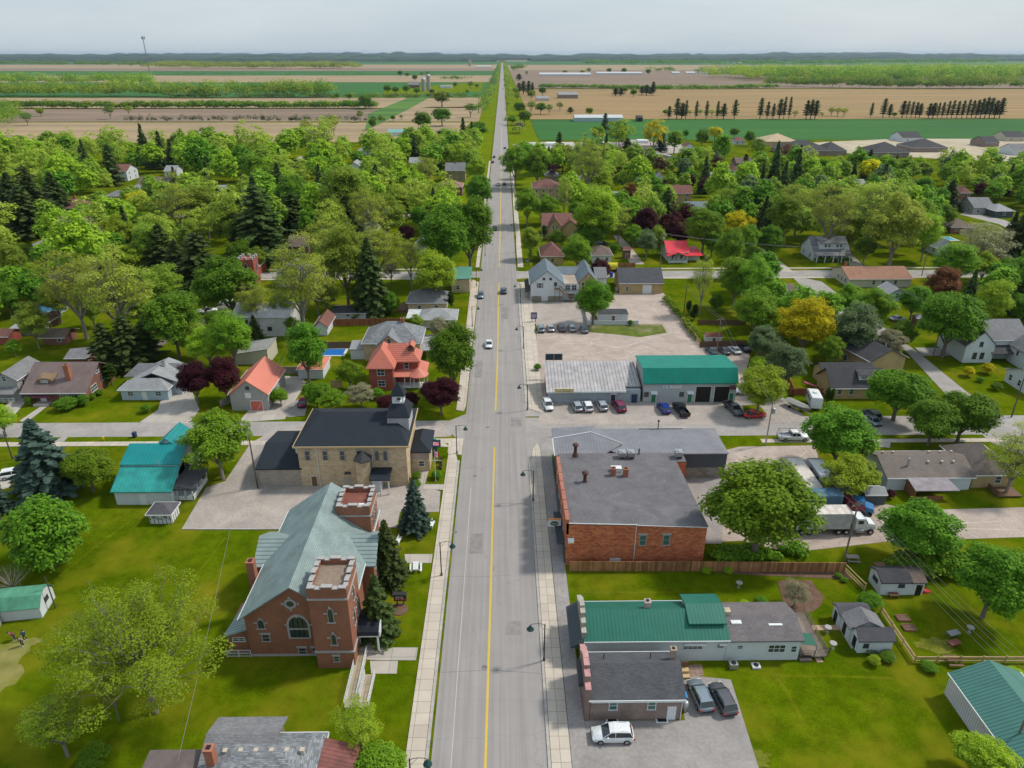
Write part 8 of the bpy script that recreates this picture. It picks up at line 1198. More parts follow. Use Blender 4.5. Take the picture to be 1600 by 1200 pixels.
NEAR = [(65, 822, 138, 'M', .95, 'bush'), (135, 727, 78, 'G', .95, 'dense'), (335, 682, 108, 'G', 1.1, 'loose'), (212, 1003, 258, 'F', 1.0, 'fine'), (85, 1125, 105, 'F', 1.2, 'sparse'), (145, 1178, 52, 'M', .7, 'bush'), (0, 652, 40, 'L', 1.3, None), (590, 1196, 95, 'G', .9, 'bush'), (560, 1132, 85, 'L', 1.3, 'sparse'), (15, 905, 70, 'X', .8, None), (170, 1075, 42, 'S', 2.6, 'sparse'),
 (302, 590, 54, 'R', 1.1, None), (348, 583, 56, 'R', 1.1, None), (360, 522, 70, 'G', 1.1, None), (322, 535, 60, 'L', 1.0, None), (267, 493, 92, 'M', 1.0, None), (476, 540, 66, 'M', 1.25, None), (493, 612, 48, 'M', .95, None), (516, 622, 44, 'G', .95, None), (545, 580, 42, 'G', 1, None), (437, 617, 28, 'G', 1, None), (563, 614, 44, 'K', .9, None), (604, 627, 34, 'R', .8, None), (640, 622, 30, 'R', .8, None), (688, 612, 60, 'R', 1.05, None), (707, 548, 76, 'M', 1.35, None), (685, 512, 32, 'K', 1.1, None), (588, 612, 26, 'M', .7, 'bush'), (650, 500, 22, 'O', 1, None),
 (354, 440, 92, 'M', .95, None), (215, 432, 34, 'G', 1, None), (250, 442, 64, 'O', .9, None), (205, 413, 28, 'R', .9, None), (112, 440, 108, 'S', 1.15, None), (175, 452, 112, 'S', 1.1, None), (48, 500, 56, 'O', 1.1, None), (18, 405, 48, 'O', 1.2, None), (8, 460, 44, 'M', 1.1, None), (52, 430, 46, 'L', 1, None), (35, 395, 34, 'G', 1, None), (120, 372, 72, 'K', 1.05, None), (180, 360, 54, 'L', 1.1, None), (205, 402, 50, 'L', .9, None), (128, 330, 32, 'M', 1, None), (160, 330, 36, 'M', 1, None), (196, 331, 36, 'M', 1, None), (222, 346, 30, 'M', 1.1, None), (215, 313, 38, 'Y', .8, None), (275, 318, 72, 'S', 1.1, None), (318, 322, 66, 'O', 1, None), (357, 340, 76, 'O', 1.1, None), (240, 380, 60, 'O', 1.1, None), (300, 370, 50, 'O', 1.1, None), (375, 396, 46, 'M', 1, None), (317, 462, 52, 'L', 1, None), (340, 500, 40, 'M', 1, None), (7, 346, 24, 'G', 1.2, None), (215, 480, 44, 'O', 1.1, None), (455, 300, 64, 'M', 1.05, None), (400, 265, 50, 'G', 1, None), (540, 302, 84, 'O', 1.05, None), (575, 330, 62, 'S', 1.4, None), (603, 332, 56, 'O', 1.1, None), (520, 340, 50, 'O', 1.2, None), (655, 337, 34, 'M', 1, None), (636, 362, 27, 'R', 1, None), (694, 366, 82, 'M', 1.25, None), (733, 352, 78, 'M', 1.3, None), (748, 293, 50, 'M', .95, None), (515, 378, 84, 'S', 1, None), (466, 436, 104, 'S', 1.2, None), (537, 400, 88, 'O', 1.2, None), (588, 388, 78, 'S', 1.0, None), (640, 400, 46, 'S', 1.5, None), (681, 425, 76, 'L', .95, None), (508, 456, 46, 'O', 1.1, None), (492, 445, 56, 'S', 1.2, None), (610, 420, 36, 'K', .9, 'sparse'), (400, 400, 34, 'O', 1, None), (665, 262, 40, 'S', 1.2, None), (718, 240, 38, 'L', 1, None), (745, 262, 36, 'L', 1, None), (725, 225, 36, 'G', 1, None), (700, 238, 34, 'O', 1, None), (747, 200, 32, 'M', 1, None), (660, 185, 34, 'M', 1, None), (690, 178, 30, 'M', 1, None), (735, 168, 24, 'M', 1, None), (690, 150, 30, 'O', .9, None), (570, 155, 24, 'M', 1, None), (527, 148, 10, 'M', 1, None), (546, 149, 12, 'M', 1, None), (614, 183, 9, 'M', 1.1, None), (627, 182, 8, 'M', 1.1, None), (582, 190, 14, 'M', 1.5, None), (595, 184, 12, 'G', 1.3, None), (562, 178, 16, 'O', 1.3, None), (510, 195, 26, 'S', 1.3, None), (478, 195, 24, 'S', 1.3, None), (520, 190, 26, 'S', 1.4, None),
 (824, 315, 50, 'G', 1, None), (854, 320, 40, 'G', 1, None), (829, 374, 36, 'O', 1.15, None), (832, 398, 20, 'L', .8, 'bush'), (882, 300, 30, 'S', 2.0, None), (942, 283, 34, 'L', 1, None), (935, 330, 76, 'L', 1.1, None), (933, 337, 30, 'Y', .9, None), (925, 358, 54, 'M', .9, None), (968, 340, 42, 'S', 1.2, None), (903, 391, 52, 'G', .9, None), (900, 330, 32, 'M', 1, None), (1010, 344, 46, 'R', 1.0, None), (984, 303, 30, 'U', 1.2, None), (1005, 312, 26, 'V', 1.3, None), (1029, 300, 32, 'M', 1, None), (1012, 377, 34, 'V', 1.1, None), (1029, 370, 28, 'O', 1.3, None), (1063, 364, 32, 'R', 1, None), (937, 421, 38, 'R', .95, None), (928, 464, 60, 'M', 1.0, None), (1102, 352, 60, 'G', 1, None), (1114, 375, 32, 'M', 1.1, None), (1130, 315, 36, 'O', 1.2, None), (1100, 432, 38, 'S', 2.1, None), (1142, 385, 46, 'G', 1.4, None), (1152, 432, 62, 'G', 1.1, None), (1184, 484, 72, 'G', 1.0, None), (1150, 348, 44, 'Y', .9, None), (1172, 348, 26, 'Y', 1, None), (1170, 372, 40, 'G', 1.2, None), (1204, 372, 43, 'M', 1, None), (1229, 336, 60, 'G', 1.1, None), (1250, 316, 70, 'S', 1, None), (1303, 328, 88, 'S', 1.1, None), (1368, 318, 96, 'S', 1, None), (1336, 352, 42, 'L', 1.2, None), (1354, 385, 38, 'G', .9, None), (1405, 345, 96, 'S', 1.05, 'loose'), (1450, 362, 52, 'L', 1.2, None), (1443, 296, 42, 'M', 1, None), (1479, 336, 32, 'G', 1.1, None), (1183, 436, 62, 'G', 1.3, None), (1262, 502, 86, 'Y', .95, None), (1328, 466, 56, 'G', 1, None), (1368, 478, 62, 'G', 1, None), (1340, 508, 78, 'V', .95, None), (1430, 465, 46, 'M', 1.05, None), (1476, 440, 54, 'U', .95, None), (1494, 408, 70, 'G', .9, None), (1540, 412, 46, 'L', 1, None), (1490, 492, 96, 'M', .95, None), (1553, 468, 58, 'L', 1.15, None), (1583, 425, 52, 'M', .95, None), (1599, 478, 44, 'M', 1, None), (1540, 378, 84, 'K', .9, 'sparse'), (1195, 532, 56, 'V', .9, None), (1232, 566, 66, 'V', 1, None), (1390, 536, 52, 'K', .95, 'loose'), (1190, 602, 78, 'L', .95, None), (1408, 606, 92, 'M', .95, None), (1462, 652, 82, 'M', .95, None), (1510, 642, 92, 'M', .95, None), (1314, 674, 108, 'M', .95, None), (1328, 738, 86, 'L', .95, None), (1592, 712, 90, 'S', 1.2, None), (1440, 822, 112, 'M', .95, None), (1193, 781, 166, 'G', 1.02, 'dense'), (1558, 900, 112, 'M', 1.15, None), (1361, 936, 38, 'M', .85, 'bush'), (1367, 1030, 22, 'L', .8, 'bush'), (1387, 1025, 26, 'M', .55, 'bush'), (1452, 1040, 28, 'M', .5, 'bush'), (1588, 1062, 50, 'L', .8, None), (1540, 1182, 88, 'L', .9, None), (1245, 925, 46, 'K', .95, 'sparse'), (1228, 965, 26, 'K', 1.0, 'sparse'), (1103, 890, 17, 'L', .7, 'bush'), (1138, 890, 17, 'L', .7, 'bush'), (1310, 898, 13, 'M', .7, 'bush'), (1320, 905, 12, 'M', .7, 'bush'), (1190, 938, 26, 'M', .6, 'bush'), (1165, 944, 22, 'L', .5, 'bush'), (650, 742, 20, 'M', .8, 'bush'), (682, 740, 20, 'M', .8, 'bush'), (648, 755, 22, 'M', .5, 'bush'), (45, 624, 16, 'M', 1.1, 'bush'), (103, 628, 40, 'M', .5, 'bush'), (129, 622, 20, 'M', 1.1, 'bush'), (227, 636, 18, 'M', .9, 'bush'), (142, 618, 16, 'M', .7, 'bush'), (155, 612, 14, 'M', .7, 'bush'), (165, 595, 14, 'O', 1, 'bush'), (1515, 578, 20, 'Y', .9, 'bush'), (1558, 602, 20, 'M', .7, 'bush'), (1532, 592, 13, 'M', .7, 'bush'), (1512, 548, 14, 'M', .9, 'bush'), (1545, 573, 22, 'Y', .9, 'bush'), (1185, 565, 30, 'L', .9, 'bush') , (840, 572, 14, 'M', .9, 'bush'), (424, 618, 26, 'G', 1, None), (1083, 545 - 45, 16, 'C', 1.2, 'bush'), (985, 503, 10, 'M', 1, 'bush'), (1392, 770, 18, 'R', .9, 'bush'), (960, 385, 20, 'M', .8, 'bush'),
 (150, 1130, 90, 'S', .9, 'sparse') , (1575, 735 + 65, 30, 'S', 1, 'sparse')]
NEAR[-2:] = [(395, 470, 60, 'S', 1.1, None), (440, 478, 44, 'O', 1.1, None), (300, 525, 50, 'O', 1, None), (85, 465, 50, 'O', 1.1, None), (140, 480, 44, 'O', 1, None), (20, 540, 24, 'G', 1, None), (560, 455, 34, 'O', 1, None), (610, 470, 30, 'M', 1, None), (455, 505, 26, 'G', 1, None), (1265, 470, 30, 'G', 1, None), (1120, 470, 26, 'M', 1, None), (1215, 520, 40, 'M', 1, None), (1300, 545, 46, 'G', 1, None), (1410, 520, 44, 'M', 1, None), (1070, 330, 30, 'M', 1, None), (1180, 400, 36, 'M', 1, None), (870, 372, 30, 'G', 1, None), (990, 365, 30, 'G', 1, None)]
for px, py, w, k, asp, shp in NEAR: tree(px, py, w, k, asp=asp, shape=shp)
CONX = 0
CON = [(80, 655, 768, 92, 'B'), (650, 750, 828, 46, 'B'), (608, 812, 910, 56, 'D'), (593, 898, 995, 60, 'D'), (-4, 742, 800, 46, 'B'), (173, 503, 580, 48, 'D'), (206, 492, 575, 58, 'D'), (232, 500, 560, 44, 'D'), (175, 560, 602, 22, 'C'), (402, 492, 540, 30, 'D'), (30, 268, 350, 52, 'D'), (62, 258, 362, 54, 'D'), (95, 268, 345, 46, 'D'), (48, 290, 372, 50, 'D'), (88, 352, 390, 34, 'D'), (262, 350, 432, 62, 'D'), (318, 362, 455, 64, 'D'), (285, 375, 450, 50, 'D'), (412, 288, 412, 72, 'D'), (385, 310, 400, 44, 'D'), (462, 300, 362, 44, 'D'), (545, 306, 378, 46, 'D'), (582, 370, 492, 52, 'D'), (635, 308, 348, 14, 'C'), (668, 300, 325, 20, 'D'), (705, 448, 486, 12, 'C'), (850, 346, 376, 9, 'C'), (1039, 292, 358, 34, 'D'), (987, 305, 338, 24, 'D'), (1147, 288, 328, 30, 'D'), (1190, 305, 372, 30, 'D'), (1479, 280, 328, 34, 'D'), (1588, 318, 405, 50, 'D'), (1570, 330, 400, 36, 'D'), (1291, 600, 633, 10, 'C'), (1297, 602, 633, 9, 'C'), (180, 225, 290, 24, 'D'), (143, 235, 290, 22, 'D'), (873, 205, 262, 20, 'D'), (684, 222, 268, 22, 'D'), (975, 192, 225, 12, 'D'), (945, 176, 205, 14, 'B'), (1033, 205, 238, 20, 'B'), (978, 215, 262, 26, 'D'), (1160, 240, 290, 20, 'D'), (1187, 256, 310, 20, 'D'), (1270, 245, 282, 24, 'D'), (1085, 470, 500, 12, 'C'), (1075, 465, 492, 10, 'C'), (860, 340, 372, 8, 'C')]
for px, yt, yb, w, k in CON: con(px, yt, yb, w * (1.3 if k == 'D' and yb < 520 and px < 620 else 1.1 if k != 'C' else 1), k)
# far rows: dark pines on the ochre field, small trees along hedges
for px, yt, yb in ((1187, 152, 186), (1198, 155, 186), (1207, 160, 186), (1217, 156, 186), (1224, 152, 186), (1232, 153, 186), (1259, 158, 186), (1266, 157, 186), (1273, 158, 186), (1360, 158, 184), (1379, 156, 184), (1389, 161, 184), (1409, 155, 184), (1416, 155, 184), (1423, 156, 184), (1430, 157, 184), (1436, 158, 184), (1450, 158, 185), (1457, 157, 185), (1464, 157, 185), (1471, 156, 185), (1479, 155, 185), (1486, 154, 185), (1494, 156, 185), (1502, 156, 185), (1510, 156, 185), (1517, 157, 185), (1524, 156, 185), (1531, 154, 185), (1538, 152, 185), (1545, 153, 185), (1553, 158, 185), (1561, 155, 185), (1045, 163, 186), (1057, 156, 186), (1065, 157, 186), (1071, 159, 186), (1087, 155, 186), (1103, 157, 186), (1120, 160, 186), (1130, 160, 186), (1147, 157, 186), (1003, 132, 148), (1010, 130, 149), (1020, 128, 149), (1016, 133, 149), (962, 136, 150), (970, 137, 150), (891, 165, 177), (811, 117, 126), (811, 131, 146), (818, 128, 147), (826, 129, 150), (832, 130, 152)): con(px, yt - 3 + (px * 13) % 7, yb, 8 + (px * 7) % 8, 'T')
for px, py, w, k in ((1040, 174, 9, 'G'), (1078, 175, 10, 'S'), (1095, 174, 10, 'G'), (1113, 175, 12, 'S'), (1125, 174, 10, 'G'), (1243, 176, 12, 'S'), (1300, 172, 14, 'S'), (1310, 172, 14, 'S'), (1320, 173, 14, 'S'), (1285, 178, 8, 'S'), (1398, 178, 8, 'L'), (977, 139, 10, 'G'), (990, 143, 12, 'M'), (921, 172, 14, 'O'), (823, 113, 8, 'O'), (883, 112, 8, 'O'), (910, 112, 8, 'O'), (920, 109, 10, 'M'), (952, 109, 9, 'M'), (975, 109, 10, 'M'), (1013, 111, 9, 'M'), (848, 140, 14, 'M'), (830, 145, 14, 'O'), (805, 140, 12, 'O'), (808, 150, 12, 'O'), (812, 166, 20, 'M'), (830, 164, 18, 'M'), (845, 166, 18, 'M'), (858, 168, 16, 'M'), (875, 164, 14, 'M'), (820, 180, 22, 'M'), (812, 195, 18, 'K'), (800, 185, 16, 'G'), (935, 205, 26, 'G'), (968, 208, 46, 'L'), (1022, 208, 44, 'Y'), (1055, 216, 28, 'G'), (1118, 205, 24, 'Y'), (1098, 212, 24, 'M'), (1072, 207, 12, 'M'), (1148, 205, 16, 'M'), (1172, 212, 18, 'M'), (1230, 235, 26, 'U'), (1185, 230, 30, 'M'), (1030, 258, 28, 'R'), (1120, 256, 26, 'R'), (864, 265, 20, 'R'), (1362, 262, 32, 'Y'), (1328, 256, 18, 'R'), (1380, 250, 14, 'R'), (840, 255, 46, 'G'), (805, 250, 50, 'G'), (920, 250, 70, 'S'), (880, 240, 34, 'O'), (1000, 255, 30, 'O'), (648, 120, 10, 'M'), (625, 113, 10, 'M'), (636, 116, 7, 'M'), (659, 115, 7, 'M'), (668, 114, 8, 'M'), (634, 137, 14, 'M'), (605, 137, 14, 'M'), (618, 139, 12, 'M'), (651, 140, 12, 'M'), (675, 142, 10, 'M'), (711, 131, 8, 'M'), (735, 131, 12, 'M'), (745, 133, 7, 'M'), (730, 142, 6, 'M'), (200, 170, 14, 'L'), (62, 172, 14, 'L'), (40, 182, 20, 'M'), (170, 172, 20, 'M'), (224, 225, 14, 'M')): tree(px, py, w, k)
# the belt: fill between the explicit trees up to about 300
HB = [(h[0], h[1], max(h[2], h[3]) / 2 + 2.5) for h in HOUSES]
def free(x, y, r, lo=.62):
    if -13 - r * .4 < x < 13 + r * .4: return False
    for a, b_, c in PLACED:
        if (x - a) ** 2 + (y - b_) ** 2 < (lo * (c + r)) ** 2: return False
    for a, b_, c in HB:
        dx, dy = x - a, y - b_
        if abs(dx) < c + r * .75 and -c - r * 2.2 - (6 if y < 330 else 14) < dy < c + r * .6: return False
    return True
def inpoly(x, y, poly):
    c = False; n = len(poly)
    for i in range(n):
        (x0, y0), (x1, y1) = poly[i], poly[i - 1]
        if (y0 > y) != (y1 > y) and x < (x1 - x0) * (y - y0) / (y1 - y0) + x0: c = not c
    return c
def W(poly): return [tuple(P(*p)[:2]) for p in poly]
LB1 = W([(-60, 254), (380, 249), (560, 247), (640, 236), (742, 236), (762, 290), (700, 400), (560, 408), (420, 412), (250, 470), (130, 480), (-60, 470)]); RB1 = W([(800, 246), (960, 245), (1160, 266), (1280, 276), (1640, 282), (1640, 330), (1470, 330), (1430, 410), (1360, 380), (1240, 385), (1100, 400), (1000, 395), (880, 330), (810, 330)]); RB2 = W([(1160, 440), (1215, 440), (1290, 500), (1400, 545), (1380, 560), (1260, 560), (1160, 520)]); RB3 = W([(1430, 455), (1640, 440), (1640, 530), (1480, 525), (1440, 500)]); LB2 = W([(-60, 460), (60, 470), (70, 500), (40, 520), (-60, 520)])
AVOID = [W(q) for q in ([(300, 415), (740, 415), (740, 445), (300, 445)], [(1160, 400), (1250, 400), (1360, 432), (1440, 420), (1440, 445), (1160, 445)], [(1120, 300), (1132, 300), (1132, 320), (1120, 320)])]
cand = []
def scr(x, y, z):
    v = (x - CX, y, z - CH); d = sum(v[i] * FW[i] for i in range(3)); return 800 + FP * sum(v[i] * RT[i] for i in range(3)) / d, 600 - FP * sum(v[i] * UP[i] for i in range(3)) / d
HS_ = [(h[1], *scr(h[0], h[1] - h[3] * .2, 5.2), h[2] / 2 * FP / math.hypot(h[0], h[1], CH)) for h in HOUSES if 225 < h[1] < 640]
rh_ = random.Random(4)
def hides(x, y, r):
    a = scr(x, y, r * 1.1); R_ = r * FP / math.hypot(x, y, CH)
    for hy, hx, hpy, hw in HS_:
        if y < hy and abs(a[0] - hx) < R_ * .8 + hw * .75 and abs(a[1] - hpy) < R_ * 1.0 + 4: return True
    return False
rr = random.Random(8)
for poly, n, kinds, rmin, rmax in ((LB1, 5200, 'SSSSSSSLLLLLOOOOGGMD', 4.6, 9.2), (RB1, 3600, 'OOOOSSSLLLGGGMMDVR', 4, 7.6), (RB2, 120, 'MGOG', 4, 6), (RB3, 160, 'MMGD', 4.5, 6.5), (LB2, 80, 'MOG', 4, 6)):
    xs = [p[0] for p in poly]; ys_ = [p[1] for p in poly]
    for _ in range(n):
        x = rr.uniform(min(xs), max(xs)); y = rr.uniform(min(ys_), max(ys_)); r = rr.uniform(rmin, rmax); k = rr.choice(kinds)
        if k in 'DR': r *= .7
        if inpoly(x, y, poly) and not any(inpoly(x, y, a) for a in AVOID) and free(x, y, r, .76 if x < 0 else .72) and not (hides(x, y, r) and rh_.random() < .97): cand.append((y, x, r, k)); PLACED.append((x, y, r))
cand.sort(); left = max(0, 305 - len(TREES)); print('explicit', len(TREES), 'fill', len(cand))
def scr(x, y, z):
    v = (x - CX, y, z - CH); d = sum(v[i] * FW[i] for i in range(3)); return 800 + FP * sum(v[i] * RT[i] for i in range(3)) / d, 600 - FP * sum(v[i] * UP[i] for i in range(3)) / d
rest = []
for y, x, r, k in cand:
    if left > 0: left -= 1; a = scr(x, y, 7); tree(a[0], a[1], 2 * r, k, pos=(x, y), hm=2 * r * (1.9 if k == 'D' else 1.08))
    else: rest.append((x, y, r, k))
# ---- masses nobody could count: crowns merged into one mesh
def mass(name, lab, items, size=1.4, dens=70, kinds=None):
    """items: (x, y, r, h, kind)"""
    rng = np.random.default_rng(len(items)); mats_ = sorted(set(i[4] for i in items)); V = []; MI = []
    for (x, y, r, h, k) in items:
        n = dens; d = rng.normal(size=(n, 3)); d[:, 2] = np.abs(d[:, 2]) - .25; d /= np.linalg.norm(d, axis=1, keepdims=True); bump = 1 + .28 * np.sin(d[:, :1] * 4 + x) * np.cos(d[:, 1:2] * 5 + y)
        c = np.array([x, y, h * .52]); p = c + d * rng.uniform(.75, 1.05, (n, 1)) * bump * np.array([r, r, h * .48]); V.append(quads(p, d + [0, 0, .4] + rng.normal(size=(n, 3)) * .4, size, rng)); MI += [mats_.index(k)] * n
    me = qmesh(name, np.concatenate(V), LMAT[mats_[0]])
    for k in mats_[1:]: me.materials.append(LMAT[k])
    me.polygons.foreach_set('material_index', MI); o = obj(name, me); o['kind'] = 'stuff'; o['label'] = lab; return o
rk = random.Random(3)
print('rest', len(rest))
def forest(name, lab, items):
    rng = np.random.default_rng(77); V = []; MI = []; ks = sorted(set(i[3] for i in items))
    for x, y, r, k in items:
        fam = {'D': 'spruce', 'S': 'sparse', 'O': 'loose', 'V': 'loose', 'L': 'loose', 'K': 'loose'}.get(k, 'dense' if rng.random() < .6 else 'loose'); i = int(rng.integers(0, {'spruce': 2, 'dense': 4}.get(fam, 3))); A = ARR[fam, i]; n = len(A); d = math.hypot(x, y); m = int(4200 if d < 300 else 1900); m = min(m, n); idx = rng.choice(n, m, replace=False); q = A[idx].copy(); c = q.mean(1, keepdims=True); q = c + (q - c) * min(3.2, math.sqrt(n / m)) * (1.25 if fam == 'sparse' else 1)
        a = rng.uniform(0, 6.28); ca, sa = math.cos(a), math.sin(a); sc = 2 * r / (5.3 if fam == 'spruce' else 10.2); zs = sc * rng.uniform(1.0, 1.4) * (1 if fam != 'spruce' else .75); X = q[..., 0] * ca - q[..., 1] * sa; Y = q[..., 0] * sa + q[..., 1] * ca
        V.append(np.stack([X * sc + x, Y * sc + y, q[..., 2] * zs], -1).reshape(-1, 3)); MI += [ks.index(k)] * m
    me = qmesh(name, np.concatenate(V), LMAT[ks[0]])
    for k in ks[1:]: me.materials.append(LMAT[k])
    me.polygons.foreach_set('material_index', MI); o = obj(name, me); o['kind'] = 'stuff'; o['label'] = lab
if rest: forest('village_trees', 'far leafy trees of the village edge', rest)
def hedge(lab, pts, wid, n, r, h, kinds, size=1.6, dens=45, name='hedgerow'):
    q = [P(*p) for p in pts]; it = []; L_ = [(b - a).length for a, b in zip(q, q[1:])]; T = sum(L_)
    for i in range(n):
        s = rk.uniform(0, T); j = 0
        while s > L_[j] and j < len(L_) - 1: s -= L_[j]; j += 1
        p = q[j].lerp(q[j + 1], s / L_[j]); f = rk.uniform(.6, 1.3); it.append((p.x + rk.uniform(-wid, wid) * .6, p.y + rk.uniform(-wid, wid), r * f, h * f, rk.choice(kinds)))
    return mass(name, lab, it, size, dens)
hedge('dark hedgerow between the tan fields on the left', [(-150, 168), (45, 169), (180, 170), (268, 169)], 5, 260, 6, 8.5, 'MMOG', 2.0, 80); hedge('dark hedgerow continuing between the tan fields', [(280, 169), (420, 169), (585, 169)], 5, 260, 6, 8.5, 'MMO', 2.0, 80); hedge('row of small conifers between the tan fields', [(190, 191), (600, 191)], 1, 110, 2.6, 7, 'D', 1.0, 40); hedge('trees along the green field on the left', [(180, 150), (300, 153), (400, 152), (515, 152)], 16, 130, 14, 25, 'OOSSGM', 2.2, 150); hedge('low shrubs along the creek', [(260, 153), (515, 153), (640, 153), (748, 153)], 5, 110, 8, 7, 'OMV', 1.8, 70); hedge('wood beyond the watermark corner', [(-150, 130), (60, 132), (180, 132), (225, 134)], 60, 230, 16, 24, 'OGLMS', 2.4, 130); hedge('leafy wood at the left field edge', [(-150, 150), (40, 150), (170, 151)], 30, 160, 14, 20, 'OLLGS', 2.2, 120); hedge('trees at the left picture edge beside the fields', [(-120, 175), (0, 172), (20, 185), (0, 200)], 18, 70, 9, 13, 'MGO', 1.6, 60)
hedge('thin line of bushes on the far green field', [(200, 118), (610, 118)], 8, 45, 10, 10, 'M', 2.5, 20); hedge('thin line of shrubs at the field edge', [(690, 124), (755, 124)], 6, 18, 9, 9, 'M', 2.5, 30); hedge('pale green wood on the left horizon', [(245, 106), (400, 107), (550, 107)], 160, 300, 30, 30, 'SLO', 5, 90, 'far_wood')
hedge('dark hedge left of the long road', [(748, 186), (760, 165), (772, 130), (780, 104)], 5, 170, 7, 15, 'OMV', 2.0, 70); hedge('broken trees right of the long road', [(806, 215), (800, 180), (795, 145), (791, 115), (789, 104)], 9, 60, 6, 9, 'OGS', 2.0, 60)
hedge('hedgerow between brown and ochre fields', [(845, 137), (1000, 140), (1150, 139), (1215, 137)], 6, 240, 7, 8, 'MMO', 2, 80); hedge('great mixed wood across the right middle distance', [(1160, 122), (1300, 126), (1450, 124), (1640, 122)], 230, 1100, 20, 33, 'SSOOGGLLM', 3.2, 150, 'woodland'); hedge('front edge of the right wood', [(1200, 135), (1400, 139), (1700, 138)], 12, 230, 13, 22, 'OGML', 2.4, 120, 'woodland'); hedge('dark trees near the horizon at the right', [(900, 100), (1180, 101), (1560, 98)], 200, 300, 34, 30, 'M', 7, 60, 'far_wood'); hedge('trees near the horizon at the left', [(0, 101), (200, 103), (260, 104)], 100, 130, 28, 28, 'M', 6, 50, 'far_wood'); hedge('small wood behind the white barns', [(1000, 112), (1330, 113), (1500, 105)], 60, 120, 20, 20, 'MOG', 4, 60, 'far_wood')
hedge('dark far trees right of the long road', [(802, 110), (818, 109)], 20, 30, 18, 24, 'M', 4, 40, 'far_wood'); hedge('clipped hedge line of shrubs behind the corner garden', [(1395, 893), (1520, 893)], 1.3, 60, 1.6, 2.6, 'OMG', .5, 110, 'hedge'); hedge('weedy hedge along the gravel lot', [(1040, 470), (1062, 495), (1092, 535)], .8, 50, .9, 1.6, 'GO', .45, 70, 'hedge'); hedge('dark hedge round the dutch house', [(1262, 398), (1275, 408), (1330, 408)], .7, 40, 1.1, 1.4, 'M', .5, 60, 'hedge'); hedge('flowering ground cover by the garden sheds', [(1360, 1024), (1392, 1028)], .6, 10, .6, .6, 'V', .3, 60, 'ground_cover')
hedge('shrubs and weeds under the trees on the gravel yard side', [(1110, 870), (1200, 868), (1260, 862)], 1.2, 40, 1.2, 1.4, 'MG', .4, 90, 'shrubbery'); hedge('shrubs against the village church and houses', [(205, 575), (240, 560)], 1, 16, 1.2, 2, 'O', .4, 80, 'shrubbery')
# distant wooded hills
def hills(name, lab, d, x0, x1, hh, seed, k):
    rng = np.random.default_rng(seed); n = 260; b = MB(); xs = np.linspace(x0, x1, n); h = np.zeros(n)
    for o, a in ((3, .35), (7, .25), (17, .2), (41, .12), (90, .08)): h += a * np.sin(np.linspace(0, o * 6.28, n) + rng.uniform(0, 6)) 
    h = hh * (1 + .45 * h + .1 * rng.normal(size=n)); b.v = []
    for i in range(n): b.v += [(xs[i], d, -1), (xs[i], d + 60, h[i] * .75), (xs[i], d + 400, h[i]), (xs[i], d + 1500, -1)]
    for i in range(n - 1):
        for j in range(3): b.f.append((4 * i + j, 4 * i + 4 + j, 4 * i + 5 + j, 4 * i + 1 + j)); b.m.append(0)
    m = mat('hill_woods', (.03, .065, .03), .95, col2=(.012, .028, .016), s=.006, detail=8); o = obj(name, (b, m)); o['kind'] = 'structure'
hedge('dark woods before the hills, left', [(-300, 93.5), (700, 93.5)], 260, 260, 70, 34, 'M', 16, 50, 'far_wood'); hedge('dark woods before the hills, right', [(850, 93), (1900, 93)], 260, 260, 70, 34, 'M', 16, 50, 'far_wood')
for i, (d, hh) in enumerate(((7600, 34), (9500, 45), (12000, 62), (15500, 84))): hills('hills', '', d, -16000, -60 if i == 0 else 16000, hh, i, 0)
hills('hills', '', 8200, 300, 16000, 34, 9, 0)
